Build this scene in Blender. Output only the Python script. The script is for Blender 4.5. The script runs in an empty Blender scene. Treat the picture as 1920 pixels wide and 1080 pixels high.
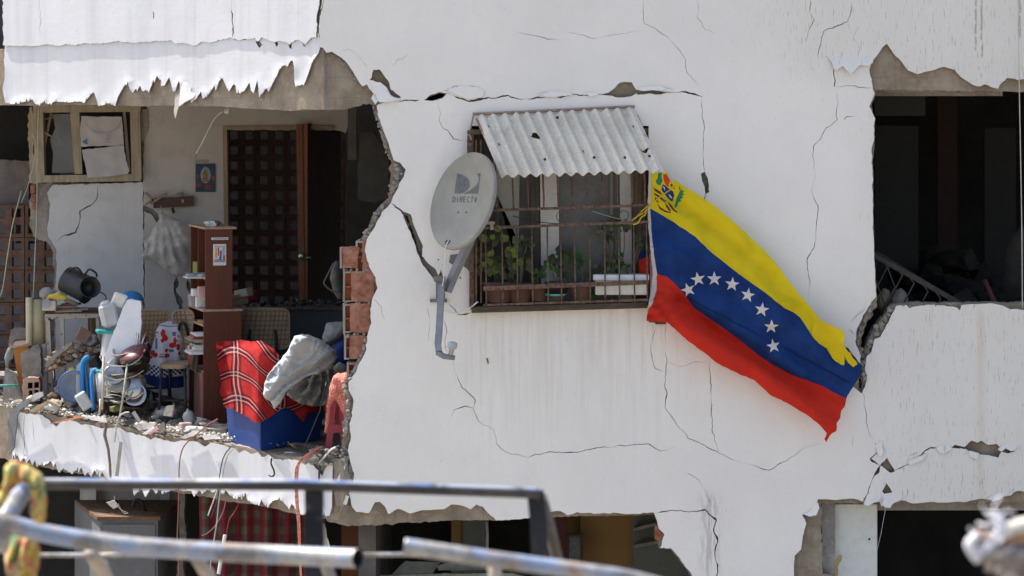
import bpy, bmesh, math, random
import numpy as np
from mathutils import Vector, Matrix, noise
from mathutils.geometry import delaunay_2d_cdt

# ------------------------------------------------------------------ camera, sky, sun, exposure
D, S, ZC, HY = 20.0, 280.0, 5.0, 200.0      # camera distance (m), px per m on the facade, eye height, horizon row
sc = bpy.context.scene
cam_data = bpy.data.cameras.new('camera')
cam = bpy.data.objects.new('camera', cam_data)
sc.collection.objects.link(cam)
sc.camera = cam
cam.location = (0, -D, ZC)
cam.rotation_euler = (math.radians(90), 0, 0)
cam_data.sensor_width = 36.0
cam_data.lens = 36.0 * D / (1920 / S)
cam_data.shift_y = -(540 - HY) / 1920
cam_data.clip_start = 0.1
cam_data.clip_end = 2000
cam_data.dof.use_dof = True
cam_data.dof.focus_distance = D
cam_data.dof.aperture_fstop = 7.5

SUN = Vector((-0.45, 0.264, 0.85)).normalized()
world = bpy.data.worlds.new('World')
sc.world = world
world.use_nodes = True
wn = world.node_tree
wn.nodes.clear()
sky = wn.nodes.new('ShaderNodeTexSky')
sky.sky_type = 'NISHITA'
sky.sun_disc = False
sky.sun_elevation = math.asin(SUN.z)
sky.sun_rotation = math.atan2(SUN.x, SUN.y)
sky.air_density = 1.0
sky.dust_density = 3.0
sky.ozone_density = 1.0
bg = wn.nodes.new('ShaderNodeBackground')
bg.inputs['Strength'].default_value = 0.14
wo = wn.nodes.new('ShaderNodeOutputWorld')
wn.links.new(sky.outputs[0], bg.inputs[0])
wn.links.new(bg.outputs[0], wo.inputs[0])
sl = bpy.data.lights.new('sun', 'SUN')
sl.energy = 4.4
sl.angle = math.radians(0.55)
sl.color = (1.0, 0.95, 0.87)
so = bpy.data.objects.new('sun', sl)
sc.collection.objects.link(so)
so.location = (0, 0, 30)
so.rotation_euler = SUN.to_track_quat('Z', 'Y').to_euler()
sc.view_settings.view_transform = 'Standard'
sc.view_settings.look = 'None'
sc.view_settings.exposure = 1.03
sc.view_settings.gamma = 1.0
sc.view_settings.use_curve_mapping = False

# ------------------------------------------------------------------ helpers: space
def P(px, py, Y=0.0):
    """a point read off the photograph (1920 px wide) at the depth Y behind the main facade"""
    k = (D + Y) / D
    return Vector(((px - 960) / S * k, Y, ZC + (HY - py) / S * k))

def W(px, Y): return (px - 960) / S * (D + Y) / D
def H(py, Y): return ZC + (HY - py) / S * (D + Y) / D
R = random.Random(7)

# ------------------------------------------------------------------ helpers: meshes
class MB:
    def __init__(s):
        s.v = []; s.f = []; s.m = []; s.s = []; s.uv = {}
    def add(s, v, f, mi=0, smooth=False):
        o = len(s.v)
        s.v += [Vector(p) for p in v]
        for i, q in enumerate(f):
            s.f.append(tuple(o + a for a in q))
            s.m.append(mi if isinstance(mi, int) else mi[i]); s.s.append(smooth)
        return s
    def merge(s, o, mi=None):
        b = len(s.v)
        s.v += o.v
        s.f += [tuple(b + a for a in q) for q in o.f]
        s.m += o.m if mi is None else [mi] * len(o.m)
        s.s += o.s
        for k, u in o.uv.items(): s.uv[b + k] = u
        return s
    def xf(s, M):
        s.v = [M @ p for p in s.v]
        return s
    def box(s, a, b, mi=0, jit=0, bev=0):
        (x0, y0, z0), (x1, y1, z1) = a, b
        x0, x1 = min(x0, x1), max(x0, x1); y0, y1 = min(y0, y1), max(y0, y1); z0, z1 = min(z0, z1), max(z0, z1)
        v = [Vector((x, y, z)) for z in (z0, z1) for y in (y0, y1) for x in (x0, x1)]
        if jit: v = [p + Vector((R.uniform(-jit, jit), R.uniform(-jit, jit), R.uniform(-jit, jit))) for p in v]
        if bev:
            c = [Vector((x, y, z)) for z in (z0, z1) for y in (y0, y1) for x in (x0, x1)]
            ce = sum(c, Vector()) / 8
            pts = []
            for p in c:
                sg = [1 if p[i] < ce[i] else -1 for i in range(3)]
                for ax in range(3):
                    q = p.copy()
                    for i in range(3):
                        if i != ax: q[i] += sg[i] * bev
                    pts.append(q)
            if jit: pts = [p + Vector((R.uniform(-jit, jit),) * 3) for p in pts]
            return s.merge(hull(pts), mi)
        f = [(0, 2, 3, 1), (4, 5, 7, 6), (0, 1, 5, 4), (2, 6, 7, 3), (0, 4, 6, 2), (1, 3, 7, 5)]
        return s.add(v, f, mi)
    def prism(s, pts, z0, z1, mi=0):
        """vertical prism over the plan polygon pts (x, y), CCW seen from above; z may be a function"""
        n = len(pts)
        g0 = z0 if callable(z0) else (lambda x, y: z0)
        g1 = z1 if callable(z1) else (lambda x, y: z1)
        v = [Vector((x, y, g0(x, y))) for x, y in pts] + [Vector((x, y, g1(x, y))) for x, y in pts]
        f = [tuple(range(n))[::-1], tuple(range(n, 2 * n))] + [(i, (i + 1) % n, n + (i + 1) % n, n + i) for i in range(n)]
        return s.add(v, f, mi)
    def tube(s, pts, r, n=8, mi=0, caps=True, smooth=True, sq=False):
        pts = [Vector(p) for p in pts]
        rs = r if isinstance(r, (list, tuple)) else [r] * len(pts)
        t0 = (pts[1] - pts[0]).normalized()
        u = t0.orthogonal().normalized()
        if sq:
            u = Vector((0, 0, 1)).cross(t0)
            u = u.normalized() if u.length > .1 else Vector((1, 0, 0))
        vs = []; prev = t0
        for i, p in enumerate(pts):
            a = pts[max(i - 1, 0)]; b = pts[min(i + 1, len(pts) - 1)]
            t = (b - a).normalized() if (b - a).length > 1e-9 else prev
            ax = prev.cross(t)
            if ax.length > 1e-6:
                u = Matrix.Rotation(prev.angle(t), 3, ax.normalized()) @ u
            u = (u - t * u.dot(t)).normalized(); w = t.cross(u); prev = t
            off = math.pi / n if sq else 0
            rr = rs[i] * (1.414 if sq else 1)
            vs += [p + (u * math.cos(2 * math.pi * k / n + off) + w * math.sin(2 * math.pi * k / n + off)) * rr for k in range(n)]
        f = [(i * n + k, i * n + (k + 1) % n, (i + 1) * n + (k + 1) % n, (i + 1) * n + k) for i in range(len(pts) - 1) for k in range(n)]
        if caps: f += [tuple(range(n))[::-1], tuple(range((len(pts) - 1) * n, len(pts) * n))]
        return s.add(vs, f, mi, smooth and not sq)
    def lathe(s, prof, M=None, n=24, mi=0, smooth=True):
        """prof: (r, z) pairs, turned about Z, then placed by the matrix M"""
        M = M or Matrix()
        vs = [M @ Vector((r * math.cos(2 * math.pi * k / n), r * math.sin(2 * math.pi * k / n), z)) for r, z in prof for k in range(n)]
        f = [(i * n + k, i * n + (k + 1) % n, (i + 1) * n + (k + 1) % n, (i + 1) * n + k) for i in range(len(prof) - 1) for k in range(n)]
        return s.add(vs, f, mi, smooth)
    def disc(s, r, M, n=20, mi=0):
        return s.add([M @ Vector((r * math.cos(2 * math.pi * k / n), r * math.sin(2 * math.pi * k / n), 0)) for k in range(n)], [tuple(range(n))], mi)
    def rock(s, c, size, seed=0, sub=1, rough=.35, mi=0, smooth=False):
        v, f = ICO[sub]
        c = Vector(c); sz = Vector(size) if hasattr(size, '__len__') else Vector((size,) * 3)
        rot = Matrix.Rotation(seed * 1.7, 3, 'Z') @ Matrix.Rotation(seed * 2.9, 3, 'X')
        out = []
        for p in v:
            q = p * (1 + rough * noise.noise(p * 1.3 + Vector((seed * 3.1, seed * 1.3, 7))) * 1.6)
            q = rot @ q
            out.append(c + Vector((q.x * sz.x, q.y * sz.y, q.z * sz.z)))
        return s.add(out, f, mi, smooth)

def ico(sub):
    b = bmesh.new(); bmesh.ops.create_icosphere(b, subdivisions=sub, radius=1)
    r = ([v.co.copy() for v in b.verts], [tuple(v.index for v in f.verts) for f in b.faces]); b.free(); return r
ICO = {k: ico(k) for k in (1, 2, 3)}

def hull(pts):
    b = bmesh.new()
    for p in pts: b.verts.new(p)
    bmesh.ops.convex_hull(b, input=b.verts)
    b.verts.index_update()
    m = MB(); m.add([v.co.copy() for v in b.verts], [tuple(v.index for v in f.verts) for f in b.faces]); b.free()
    return m

def place(M, pts): return [M @ Vector(p) for p in pts]
def TR(x, y, z, rz=0, rx=0, ry=0):
    return Matrix.Translation((x, y, z)) @ Matrix.Rotation(math.radians(rz), 4, 'Z') @ Matrix.Rotation(math.radians(ry), 4, 'Y') @ Matrix.Rotation(math.radians(rx), 4, 'X')

def worldloc(o):
    l = Vector((0, 0, 0))
    while o is not None:
        l += o.location; o = o.parent
    return l

LABELS = []
def tag(o, label=None, cat=None, group=None, kind=None):
    if label: o['label'] = label
    if cat: o['category'] = cat
    if group: o['group'] = group
    if kind: o['kind'] = kind
    return o

def obj(name, mb, mats, parent=None, label=None, cat=None, group=None, kind=None):
    """links one mesh object; coordinates in mb are world coordinates"""
    if not isinstance(mats, (list, tuple)): mats = [mats]
    me = bpy.data.meshes.new(name)
    if parent is None:
        xs = [p.x for p in mb.v]; ys = [p.y for p in mb.v]; zs = [p.z for p in mb.v]
        base = Vector(((min(xs) + max(xs)) / 2, (min(ys) + max(ys)) / 2, min(zs)))
        if kind == 'structure': base = Vector((0, 0, 0))
    else: base = worldloc(parent)
    me.from_pydata([tuple(p - base) for p in mb.v], [], mb.f)
    me.polygons.foreach_set('material_index', mb.m)
    me.polygons.foreach_set('use_smooth', mb.s)
    if mb.uv:
        ul = me.uv_layers.new(name='UVMap')
        idx = np.zeros(len(me.loops), dtype=np.int32); me.loops.foreach_get('vertex_index', idx)
        arr = np.zeros((len(mb.v), 2), dtype=np.float32)
        for k, u in mb.uv.items(): arr[k] = u
        ul.data.foreach_set('uv', arr[idx].ravel())
    for m in mats: me.materials.append(m)
    me.update()
    o = bpy.data.objects.new(name, me)
    sc.collection.objects.link(o)
    if parent is None: o.location = base
    else: o.parent = parent
    tag(o, label, cat, group, kind)
    return o

def thing(name, loc, label, cat, group=None):
    o = bpy.data.objects.new(name, None)
    o.empty_display_size = .1
    sc.collection.objects.link(o); o.location = loc
    return tag(o, label, cat, group)

# ------------------------------------------------------------------ helpers: ragged sheets cut by polygons
def frac(poly, seg=7, amp=1.4, closed=True, seed=0, spike=0):
    """subdivides a polygon and roughens it"""
    r = random.Random(seed + len(poly)); out = []
    n = len(poly)
    for i in range(n if closed else n - 1):
        a = poly[i]; b = poly[(i + 1) % n]
        L = math.hypot(b[0] - a[0], b[1] - a[1])
        k = max(1, int(L / seg))
        out.append((a[0], a[1]))
        if k < 2: continue
        nx, ny = -(b[1] - a[1]) / L, (b[0] - a[0]) / L
        for j in range(1, k):
            t = j / k
            x = a[0] + (b[0] - a[0]) * t; y = a[1] + (b[1] - a[1]) * t
            d = noise.noise(Vector((x * .09, y * .09, seed))) * amp * 1.6 + r.uniform(-amp, amp) * .6
            out.append((x + nx * d, y + ny * d))
    if not closed: out.append(poly[-1])
    return out

def crack(pts, w, seed=0, jit=2.0, seg=7):
    """a thin ragged gap following a polyline, kinked, of uneven width with chipped spots; w = width in px"""
    r = random.Random(seed * 13 + len(pts))
    p = frac(frac(pts, 11, jit * 1.1, False, seed), 3.2, min(1.0, jit * .5), False, seed + 1)
    L = []; Rr = []
    n = len(p); wl = wr = 0; chips = {}
    for _ in range(max(1, n // 14)): chips[r.randrange(n)] = (r.uniform(1.0, 2.2), r.choice((0, 1)))
    for i, (x, y) in enumerate(p):
        a = p[max(0, i - 1)]; b = p[min(n - 1, i + 1)]
        dx, dy = b[0] - a[0], b[1] - a[1]; l = math.hypot(dx, dy) or 1
        t = i / (n - 1); e = min(1, 7 * t + .12, 7 * (1 - t) + .12)
        m_ = .95 + 1.3 * noise.noise(Vector((i * .13, seed * 3.7, 1)))
        ww = w * .5 * e * max(.22, m_) * r.uniform(.7, 1.3); a_ = b_ = ww
        for k, (c, sd) in chips.items():
            if abs(k - i) <= 1 and w > 1.2:
                g = c * (1 if k == i else .45) * min(1.3, w / 2) * e
                if sd: a_ += g
                else: b_ += g
        L.append((x - dy / l * a_, y + dx / l * a_)); Rr.append((x + dy / l * b_, y - dx / l * b_))
    return L + Rr[::-1]

def spiky(poly, seed=0, gap=9, hmin=2.5, hmax=9, skip=()):
    """adds fine splintered teeth along a torn edge"""
    r = random.Random(seed); out = []
    for (a, b) in zip(poly, poly[1:]):
        out.append(a); L = math.hypot(b[0] - a[0], b[1] - a[1])
        if L < 5 or abs(b[0] - a[0]) < abs(b[1] - a[1]) * .6: continue
        n = max(1, int(L / gap * r.uniform(.6, 1.5)))
        for k in range(n):
            t = (k + r.uniform(.3, .7)) / n; h = r.uniform(hmin, hmax) * (1 if r.random() < .6 else .4); w = r.uniform(.8, 2.0) / L
            sg = -1
            x = a[0] + (b[0] - a[0]) * t; y = a[1] + (b[1] - a[1]) * t
            out += [(a[0] + (b[0] - a[0]) * (t - w), a[1] + (b[1] - a[1]) * (t - w)), (x + r.uniform(-1, 1), y + sg * h), (a[0] + (b[0] - a[0]) * (t + w), a[1] + (b[1] - a[1]) * (t + w))]
    out.append(poly[-1]); return out

def pip(pts, loop):
    lp = np.asarray(loop, dtype=float)
    x0, y0 = lp.min(0); x1, y1 = lp.max(0)
    res = np.zeros(len(pts), bool)
    sel = np.where((pts[:, 0] >= x0) & (pts[:, 0] <= x1) & (pts[:, 1] >= y0) & (pts[:, 1] <= y1))[0]
    if len(sel) == 0: return res
    q = pts[sel]; ins = np.zeros(len(q), bool)
    xa, ya = lp[-1]
    for xb, yb in lp:
        c = ((yb > q[:, 1]) != (ya > q[:, 1]))
        if c.any():
            with np.errstate(divide='ignore', invalid='ignore'):
                xi = (xa - xb) * (q[:, 1] - yb) / (ya - yb) + xb
            ins ^= c & (q[:, 0] < xi)
        xa, ya = xb, yb
    res[sel] = ins
    return res

def edge_dist(pts, loop):
    lp = np.asarray(loop, dtype=float); nx = np.roll(lp, -1, 0)
    best = np.full(len(pts), 1e9)
    for a, b in zip(lp, nx):
        d = b - a; L = (d * d).sum() or 1e-9
        t = np.clip(((pts - a) @ d) / L, 0, 1)
        best = np.minimum(best, np.hypot(*(pts - (a + t[:, None] * d)).T))
    return best

def sheet(outers, holes=(), grid=None, gbox=None, to3d=None, thick=.02, regions=(), base_mi=0, side_mi=1,
          need_dist=False, jit=.3, smooth=True, back=True, seed=0, uvs=.01, hide=()):
    """triangulates outers minus holes in photo pixels and lifts it with to3d(x, y, d, o) -> Vector;
    d = distance from the outline, o = 0 front / 1 back."""
    rr = np.random.RandomState(seed + 3)
    loops = list(outers) + list(holes) + [g[0] for g in regions]
    pts = []; edges = []
    for lp in loops:
        o = len(pts); pts += [tuple(p) for p in lp]
        edges += [(o + i, o + (i + 1) % len(lp)) for i in range(len(lp))]
    if grid:
        al = np.array([p for lp in outers for p in lp])
        x0, y0 = al.min(0); x1, y1 = al.max(0)
        if gbox: x0, y0, x1, y1 = max(x0, gbox[0]), max(y0, gbox[1]), min(x1, gbox[2]), min(y1, gbox[3])
        gx, gy = grid if isinstance(grid, tuple) else (grid, grid)
        X, Y = np.meshgrid(np.arange(x0 + gx * .5, x1, gx), np.arange(y0 + gy * .5, y1, gy))
        g = np.stack([X.ravel(), Y.ravel()], 1)
        g += rr.uniform(-jit, jit, g.shape) * (gx, gy)
        ok = np.zeros(len(g), bool)
        for lp in outers: ok |= pip(g, lp)
        for lp in holes: ok &= ~pip(g, lp)
        pts += [tuple(p) for p in g[ok]]
    v2, _, tris, *_r = delaunay_2d_cdt([Vector(p) for p in pts], edges, [], 1, 1e-4)
    V = np.array([(p.x, p.y) for p in v2])
    T = np.array([t for t in tris if len(t) == 3])
    C = V[T].mean(1)
    ar = np.abs(np.cross(V[T[:, 1]] - V[T[:, 0]], V[T[:, 2]] - V[T[:, 0]]))
    ok = np.zeros(len(C), bool)
    for lp in outers: ok |= pip(C, lp)
    for lp in holes: ok &= ~pip(C, lp)
    ok &= ar > 1e-5
    T = T[ok]; C = C[ok]
    mi = np.full(len(T), base_mi)
    for lp, m in regions: mi[pip(C, lp)] = m
    used = np.unique(T); remap = {int(a): i for i, a in enumerate(used)}
    Vu = V[used]
    if need_dist:
        dist = np.full(len(Vu), 1e9)
        for lp in outers: dist = np.minimum(dist, edge_dist(Vu, lp))
    else: dist = np.full(len(Vu), 99.)
    mb = MB()
    F = [to3d(x, y, d, 0) for (x, y), d in zip(Vu, dist)]
    B = [to3d(x, y, d, 1) for (x, y), d in zip(Vu, dist)] if thick is not None else None
    tl = [tuple(remap[int(a)] for a in t)[::-1] for t in T]
    mb.add(F, tl, [int(a) for a in mi], smooth)
    for i, (x, y) in enumerate(Vu): mb.uv[i] = (x * uvs, -y * uvs)
    if B is not None:
        if back: 
            o = len(mb.v); mb.add(B, [t[::-1] for t in tl], side_mi, smooth)
            for i, (x, y) in enumerate(Vu): mb.uv[o + i] = (x * uvs, -y * uvs)
        cnt = {}
        for t in tl:
            for i in range(3):
                e = (t[i], t[(i + 1) % 3])
                if (e[1], e[0]) in cnt: del cnt[(e[1], e[0])]
                else: cnt[e] = 1
        sv = []; sf = []
        for a, b in cnt:
            k = len(sv); sv += [F[a], F[b], B[b], B[a]]; sf.append((k + 1, k, k + 3, k + 2))
        mb.add(sv, sf, side_mi, False)
    return mb

def blob(outline, Y, depth, grid=5, amp=.3, nscale=.03, seg=5, jit=1.0, seed=0, front=1.0, backf=.7, R0=None, fold=None, uvs=.01):
    """a soft lump with a traced outline: domed at the front and the back"""
    o = frac(outline, seg, jit, True, seed)
    lp = np.array(o); R_ = R0 or min(lp.max(0) - lp.min(0)) * .45
    Yf = Y if callable(Y) else (lambda x, y: Y)
    def to3d(x, y, d, k):
        t = min(d / R_, 1); h = math.sqrt(max(0, 1 - (1 - t) ** 2))
        n = noise.noise(Vector((x * nscale, y * nscale, seed * 5.3)))
        n2 = abs(noise.noise(Vector((x * nscale * 2.3, y * nscale * 2.3, seed * 3.3 + 9))))
        f = fold(x, y) if fold else 0
        if k == 0: off = -depth * front * h * (1 + amp * n * 2) - depth * amp * .8 * n2 * h - f * min(1, d / 3)
        else: off = depth * backf * h + .001
        p = P(x, y, Yf(x, y)); p.y += off
        return p
    return sheet([o], (), grid, None, to3d, 1, need_dist=True, side_mi=0, seed=seed, uvs=uvs)

def crs(x, y, seed, f=1.0, dirs=((.9, .5), (.2, 1.0), (-.7, .7)), amp=.016):
    """cloth creases: sharp ridges in a few warped directions"""
    wx = x + 22 * noise.noise(Vector((x * .018, y * .018, seed))); wy = y + 22 * noise.noise(Vector((x * .018, y * .018, seed + 7)))
    s_ = 0
    for i, (a, b) in enumerate(dirs):
        m_ = max(0, noise.noise(Vector((x * .016, y * .016, seed * 2 + i * 5))) + .35)
        ph = (a * wx + b * wy) * .085 * f * (1 + .23 * i) + i * 2 + seed
        s_ += m_ * (1 - abs(math.sin(ph))) ** 2.2 * (1.3 - .2 * i)
    return amp * s_
def vlines(x, y, lst):
    """valleys (positive) and ridges (negative) along given fold lines: (polyline, depth, width)"""
    s_ = 0
    for pl_, a_, w_ in lst:
        best = 1e9
        for p, q in zip(pl_, pl_[1:]):
            dx, dy = q[0] - p[0], q[1] - p[1]; t_ = max(0, min(1, ((x - p[0]) * dx + (y - p[1]) * dy) / (dx * dx + dy * dy)))
            best = min(best, math.hypot(x - p[0] - t_ * dx, y - p[1] - t_ * dy))
        s_ -= a_ * math.exp(-(best / w_) ** 2)
    return s_
# ------------------------------------------------------------------ helpers: materials
class Nt:
    def __init__(s, name):
        s.m = bpy.data.materials.new(name); s.m.use_nodes = True
        s.t = s.m.node_tree; s.t.nodes.clear()
        s.out = s.t.nodes.new('ShaderNodeOutputMaterial'); s.b = s.t.nodes.new('ShaderNodeBsdfPrincipled')
        s.t.links.new(s.b.outputs[0], s.out.inputs[0])
        s.tc = s.t.nodes.new('ShaderNodeTexCoord')
    def n(s, typ, **k):
        nd = s.t.nodes.new('ShaderNode' + typ)
        for a, v in k.items():
            if a.startswith('i_'): s.set(nd.inputs[a[2:].replace('_', ' ')], v)
            else: setattr(nd, a, v)
        return nd
    def set(s, inp, v):
        if hasattr(v, 'is_linked') or hasattr(v, 'links'): s.t.links.new(v, inp)
        elif hasattr(v, 'outputs'): s.t.links.new(v.outputs[0], inp)
        else:
            if inp.type == 'RGBA' and not hasattr(v, '__len__'): v = (v, v, v, 1)
            elif inp.type == 'RGBA' and len(v) == 3: v = (*v, 1)
            inp.default_value = v
    def math(s, op, a, b=0.0, c=None, clamp=False):
        nd = s.t.nodes.new('ShaderNodeMath'); nd.operation = op; nd.use_clamp = clamp
        s.set(nd.inputs[0], a); s.set(nd.inputs[1], b)
        if c is not None: s.set(nd.inputs[2], c)
        return nd.outputs[0]
    def mix(s, fac, a, b, mode='MIX'):
        nd = s.t.nodes.new('ShaderNodeMix'); nd.data_type = 'RGBA'; nd.blend_type = mode
        s.set(nd.inputs[0], fac); s.set(nd.inputs[6], a); s.set(nd.inputs[7], b)
        return nd.outputs[2]
    def ramp(s, v, lo, hi, a=0.0, b=1.0):
        nd = s.t.nodes.new('ShaderNodeMapRange'); nd.clamp = True; nd.interpolation_type = 'SMOOTHSTEP'
        s.set(nd.inputs[0], v)
        for i, q in enumerate((lo, hi, a, b)): nd.inputs[i + 1].default_value = q
        return nd.outputs[0]
    def noise(s, scale, detail=4, rough=.55, vec=None, sv=None, dist=0):
        v = vec or s.tc.outputs['Object']
        if sv:
            mp = s.n('Mapping'); s.t.links.new(v, mp.inputs[0]); mp.inputs['Scale'].default_value = sv; v = mp.outputs[0]
        nd = s.t.nodes.new('ShaderNodeTexNoise'); s.t.links.new(v, nd.inputs['Vector'])
        nd.inputs['Scale'].default_value = scale; nd.inputs['Detail'].default_value = detail
        nd.inputs['Roughness'].default_value = rough; nd.inputs['Distortion'].default_value = dist
        return nd.outputs['Fac']
    def sep(s, v=None):
        nd = s.n('SeparateXYZ'); s.t.links.new(v or s.tc.outputs['Object'], nd.inputs[0]); return nd.outputs
    def bump(s, h, strength=.3, dist=.01, prev=None):
        nd = s.t.nodes.new('ShaderNodeBump'); nd.inputs['Strength'].default_value = strength
        nd.inputs['Distance'].default_value = dist; s.set(nd.inputs['Height'], h)
        if prev is not None: s.t.links.new(prev, nd.inputs['Normal'])
        return nd.outputs[0]
    def done(s, color, rough=.7, normal=None, metal=0, spec=.4, **k):
        s.set(s.b.inputs['Base Color'], color); s.set(s.b.inputs['Roughness'], rough)
        s.set(s.b.inputs['Metallic'], metal); s.b.inputs['Specular IOR Level'].default_value = spec
        if normal is not None: s.t.links.new(normal, s.b.inputs['Normal'])
        for a, v in k.items(): s.set(s.b.inputs[a.replace('_', ' ')], v)
        return s.m

def M(name, c, rough=.7, var=.18, scale=9, bump=.25, bs=70, metal=0, spec=.35, dust=.0, dustc=(.36, .32, .27), c2=None, grain=None, trans=0, alpha=None, streak=0):
    """a general worn material: two-tone noise, fine relief, dust lying in patches"""
    t = Nt(name)
    a = tuple(x * (1 - var) for x in c); b = c2 or tuple(min(.9, x * (1 + var)) for x in c)
    f = t.noise(scale, 5, .6, sv=grain)
    col = t.mix(t.ramp(f, .3, .7), a, b)
    f2 = t.noise(scale * 6, 3, .6, sv=grain)
    col = t.mix(t.math('MULTIPLY', t.ramp(f2, .45, .75), .35), col, tuple(x * .7 for x in c))
    if streak:
        f4 = t.noise(6, 4, .6, sv=(7, 7, .5))
        col = t.mix(t.math('MULTIPLY', t.ramp(f4, .5, .75), streak), col, tuple(x * .45 for x in c))
    if dust:
        ge = t.n('NewGeometry'); z = t.sep(ge.outputs['Normal'])[2]
        up = t.ramp(z, .1, .9, .25, 1)
        f3 = t.ramp(t.noise(scale * 1.7 + 3, 5, .65), .62 - dust * .45, .75)
        col = t.mix(t.math('MULTIPLY', t.math('MULTIPLY', f3, up), min(1, dust * 1.6)), col, dustc)
    h = t.noise(bs, 4, .6, sv=grain)
    nm = t.bump(h, bump, .006) if bump else None
    rg = t.math('ADD', rough - .08, t.math('MULTIPLY', f, .16))
    m = t.done(col, rg, nm, metal, spec)
    if trans: t.b.inputs['Transmission Weight'].default_value = trans
    if alpha is not None: t.b.inputs['Alpha'].default_value = alpha
    return m

def cloth(name, c, trans=.25, var=.06, bump=.15, bs=300, c2=None, dust=0, wr=0):
    """thin cloth that lets some light through"""
    t = Nt(name)
    col = t.mix(t.ramp(t.noise(5, 4), .3, .7), tuple(x * (1 - var) for x in c), c2 or tuple(x * (1 + var) for x in c))
    if dust: col = t.mix(t.math('MULTIPLY', t.ramp(t.noise(14, 5, .65), .5, .75), dust), col, (.3, .27, .22))
    nm = t.bump(t.noise(bs, 2), bump, .002)
    nm = t.bump(t.noise(18, 3), .25, .01, nm)
    if wr:
        w1 = t.math('ABSOLUTE', t.math('SUBTRACT', t.noise(7, 4, .55, dist=1.2), .5)); w2 = t.math('ABSOLUTE', t.math('SUBTRACT', t.noise(15, 3, .5, dist=.8), .5))
        nm = t.bump(w1, wr, .09, nm); nm = t.bump(w2, wr, .04, nm)
    m = t.done(col, .85, nm, 0, .15)
    if trans:
        tr = t.n('BsdfTranslucent'); t.set(tr.inputs[0], col)
        mx = t.n('MixShader'); mx.inputs[0].default_value = trans
        t.t.links.new(t.b.outputs[0], mx.inputs[1]); t.t.links.new(tr.outputs[0], mx.inputs[2]); t.t.links.new(mx.outputs[0], t.out.inputs[0])
    return m
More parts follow.
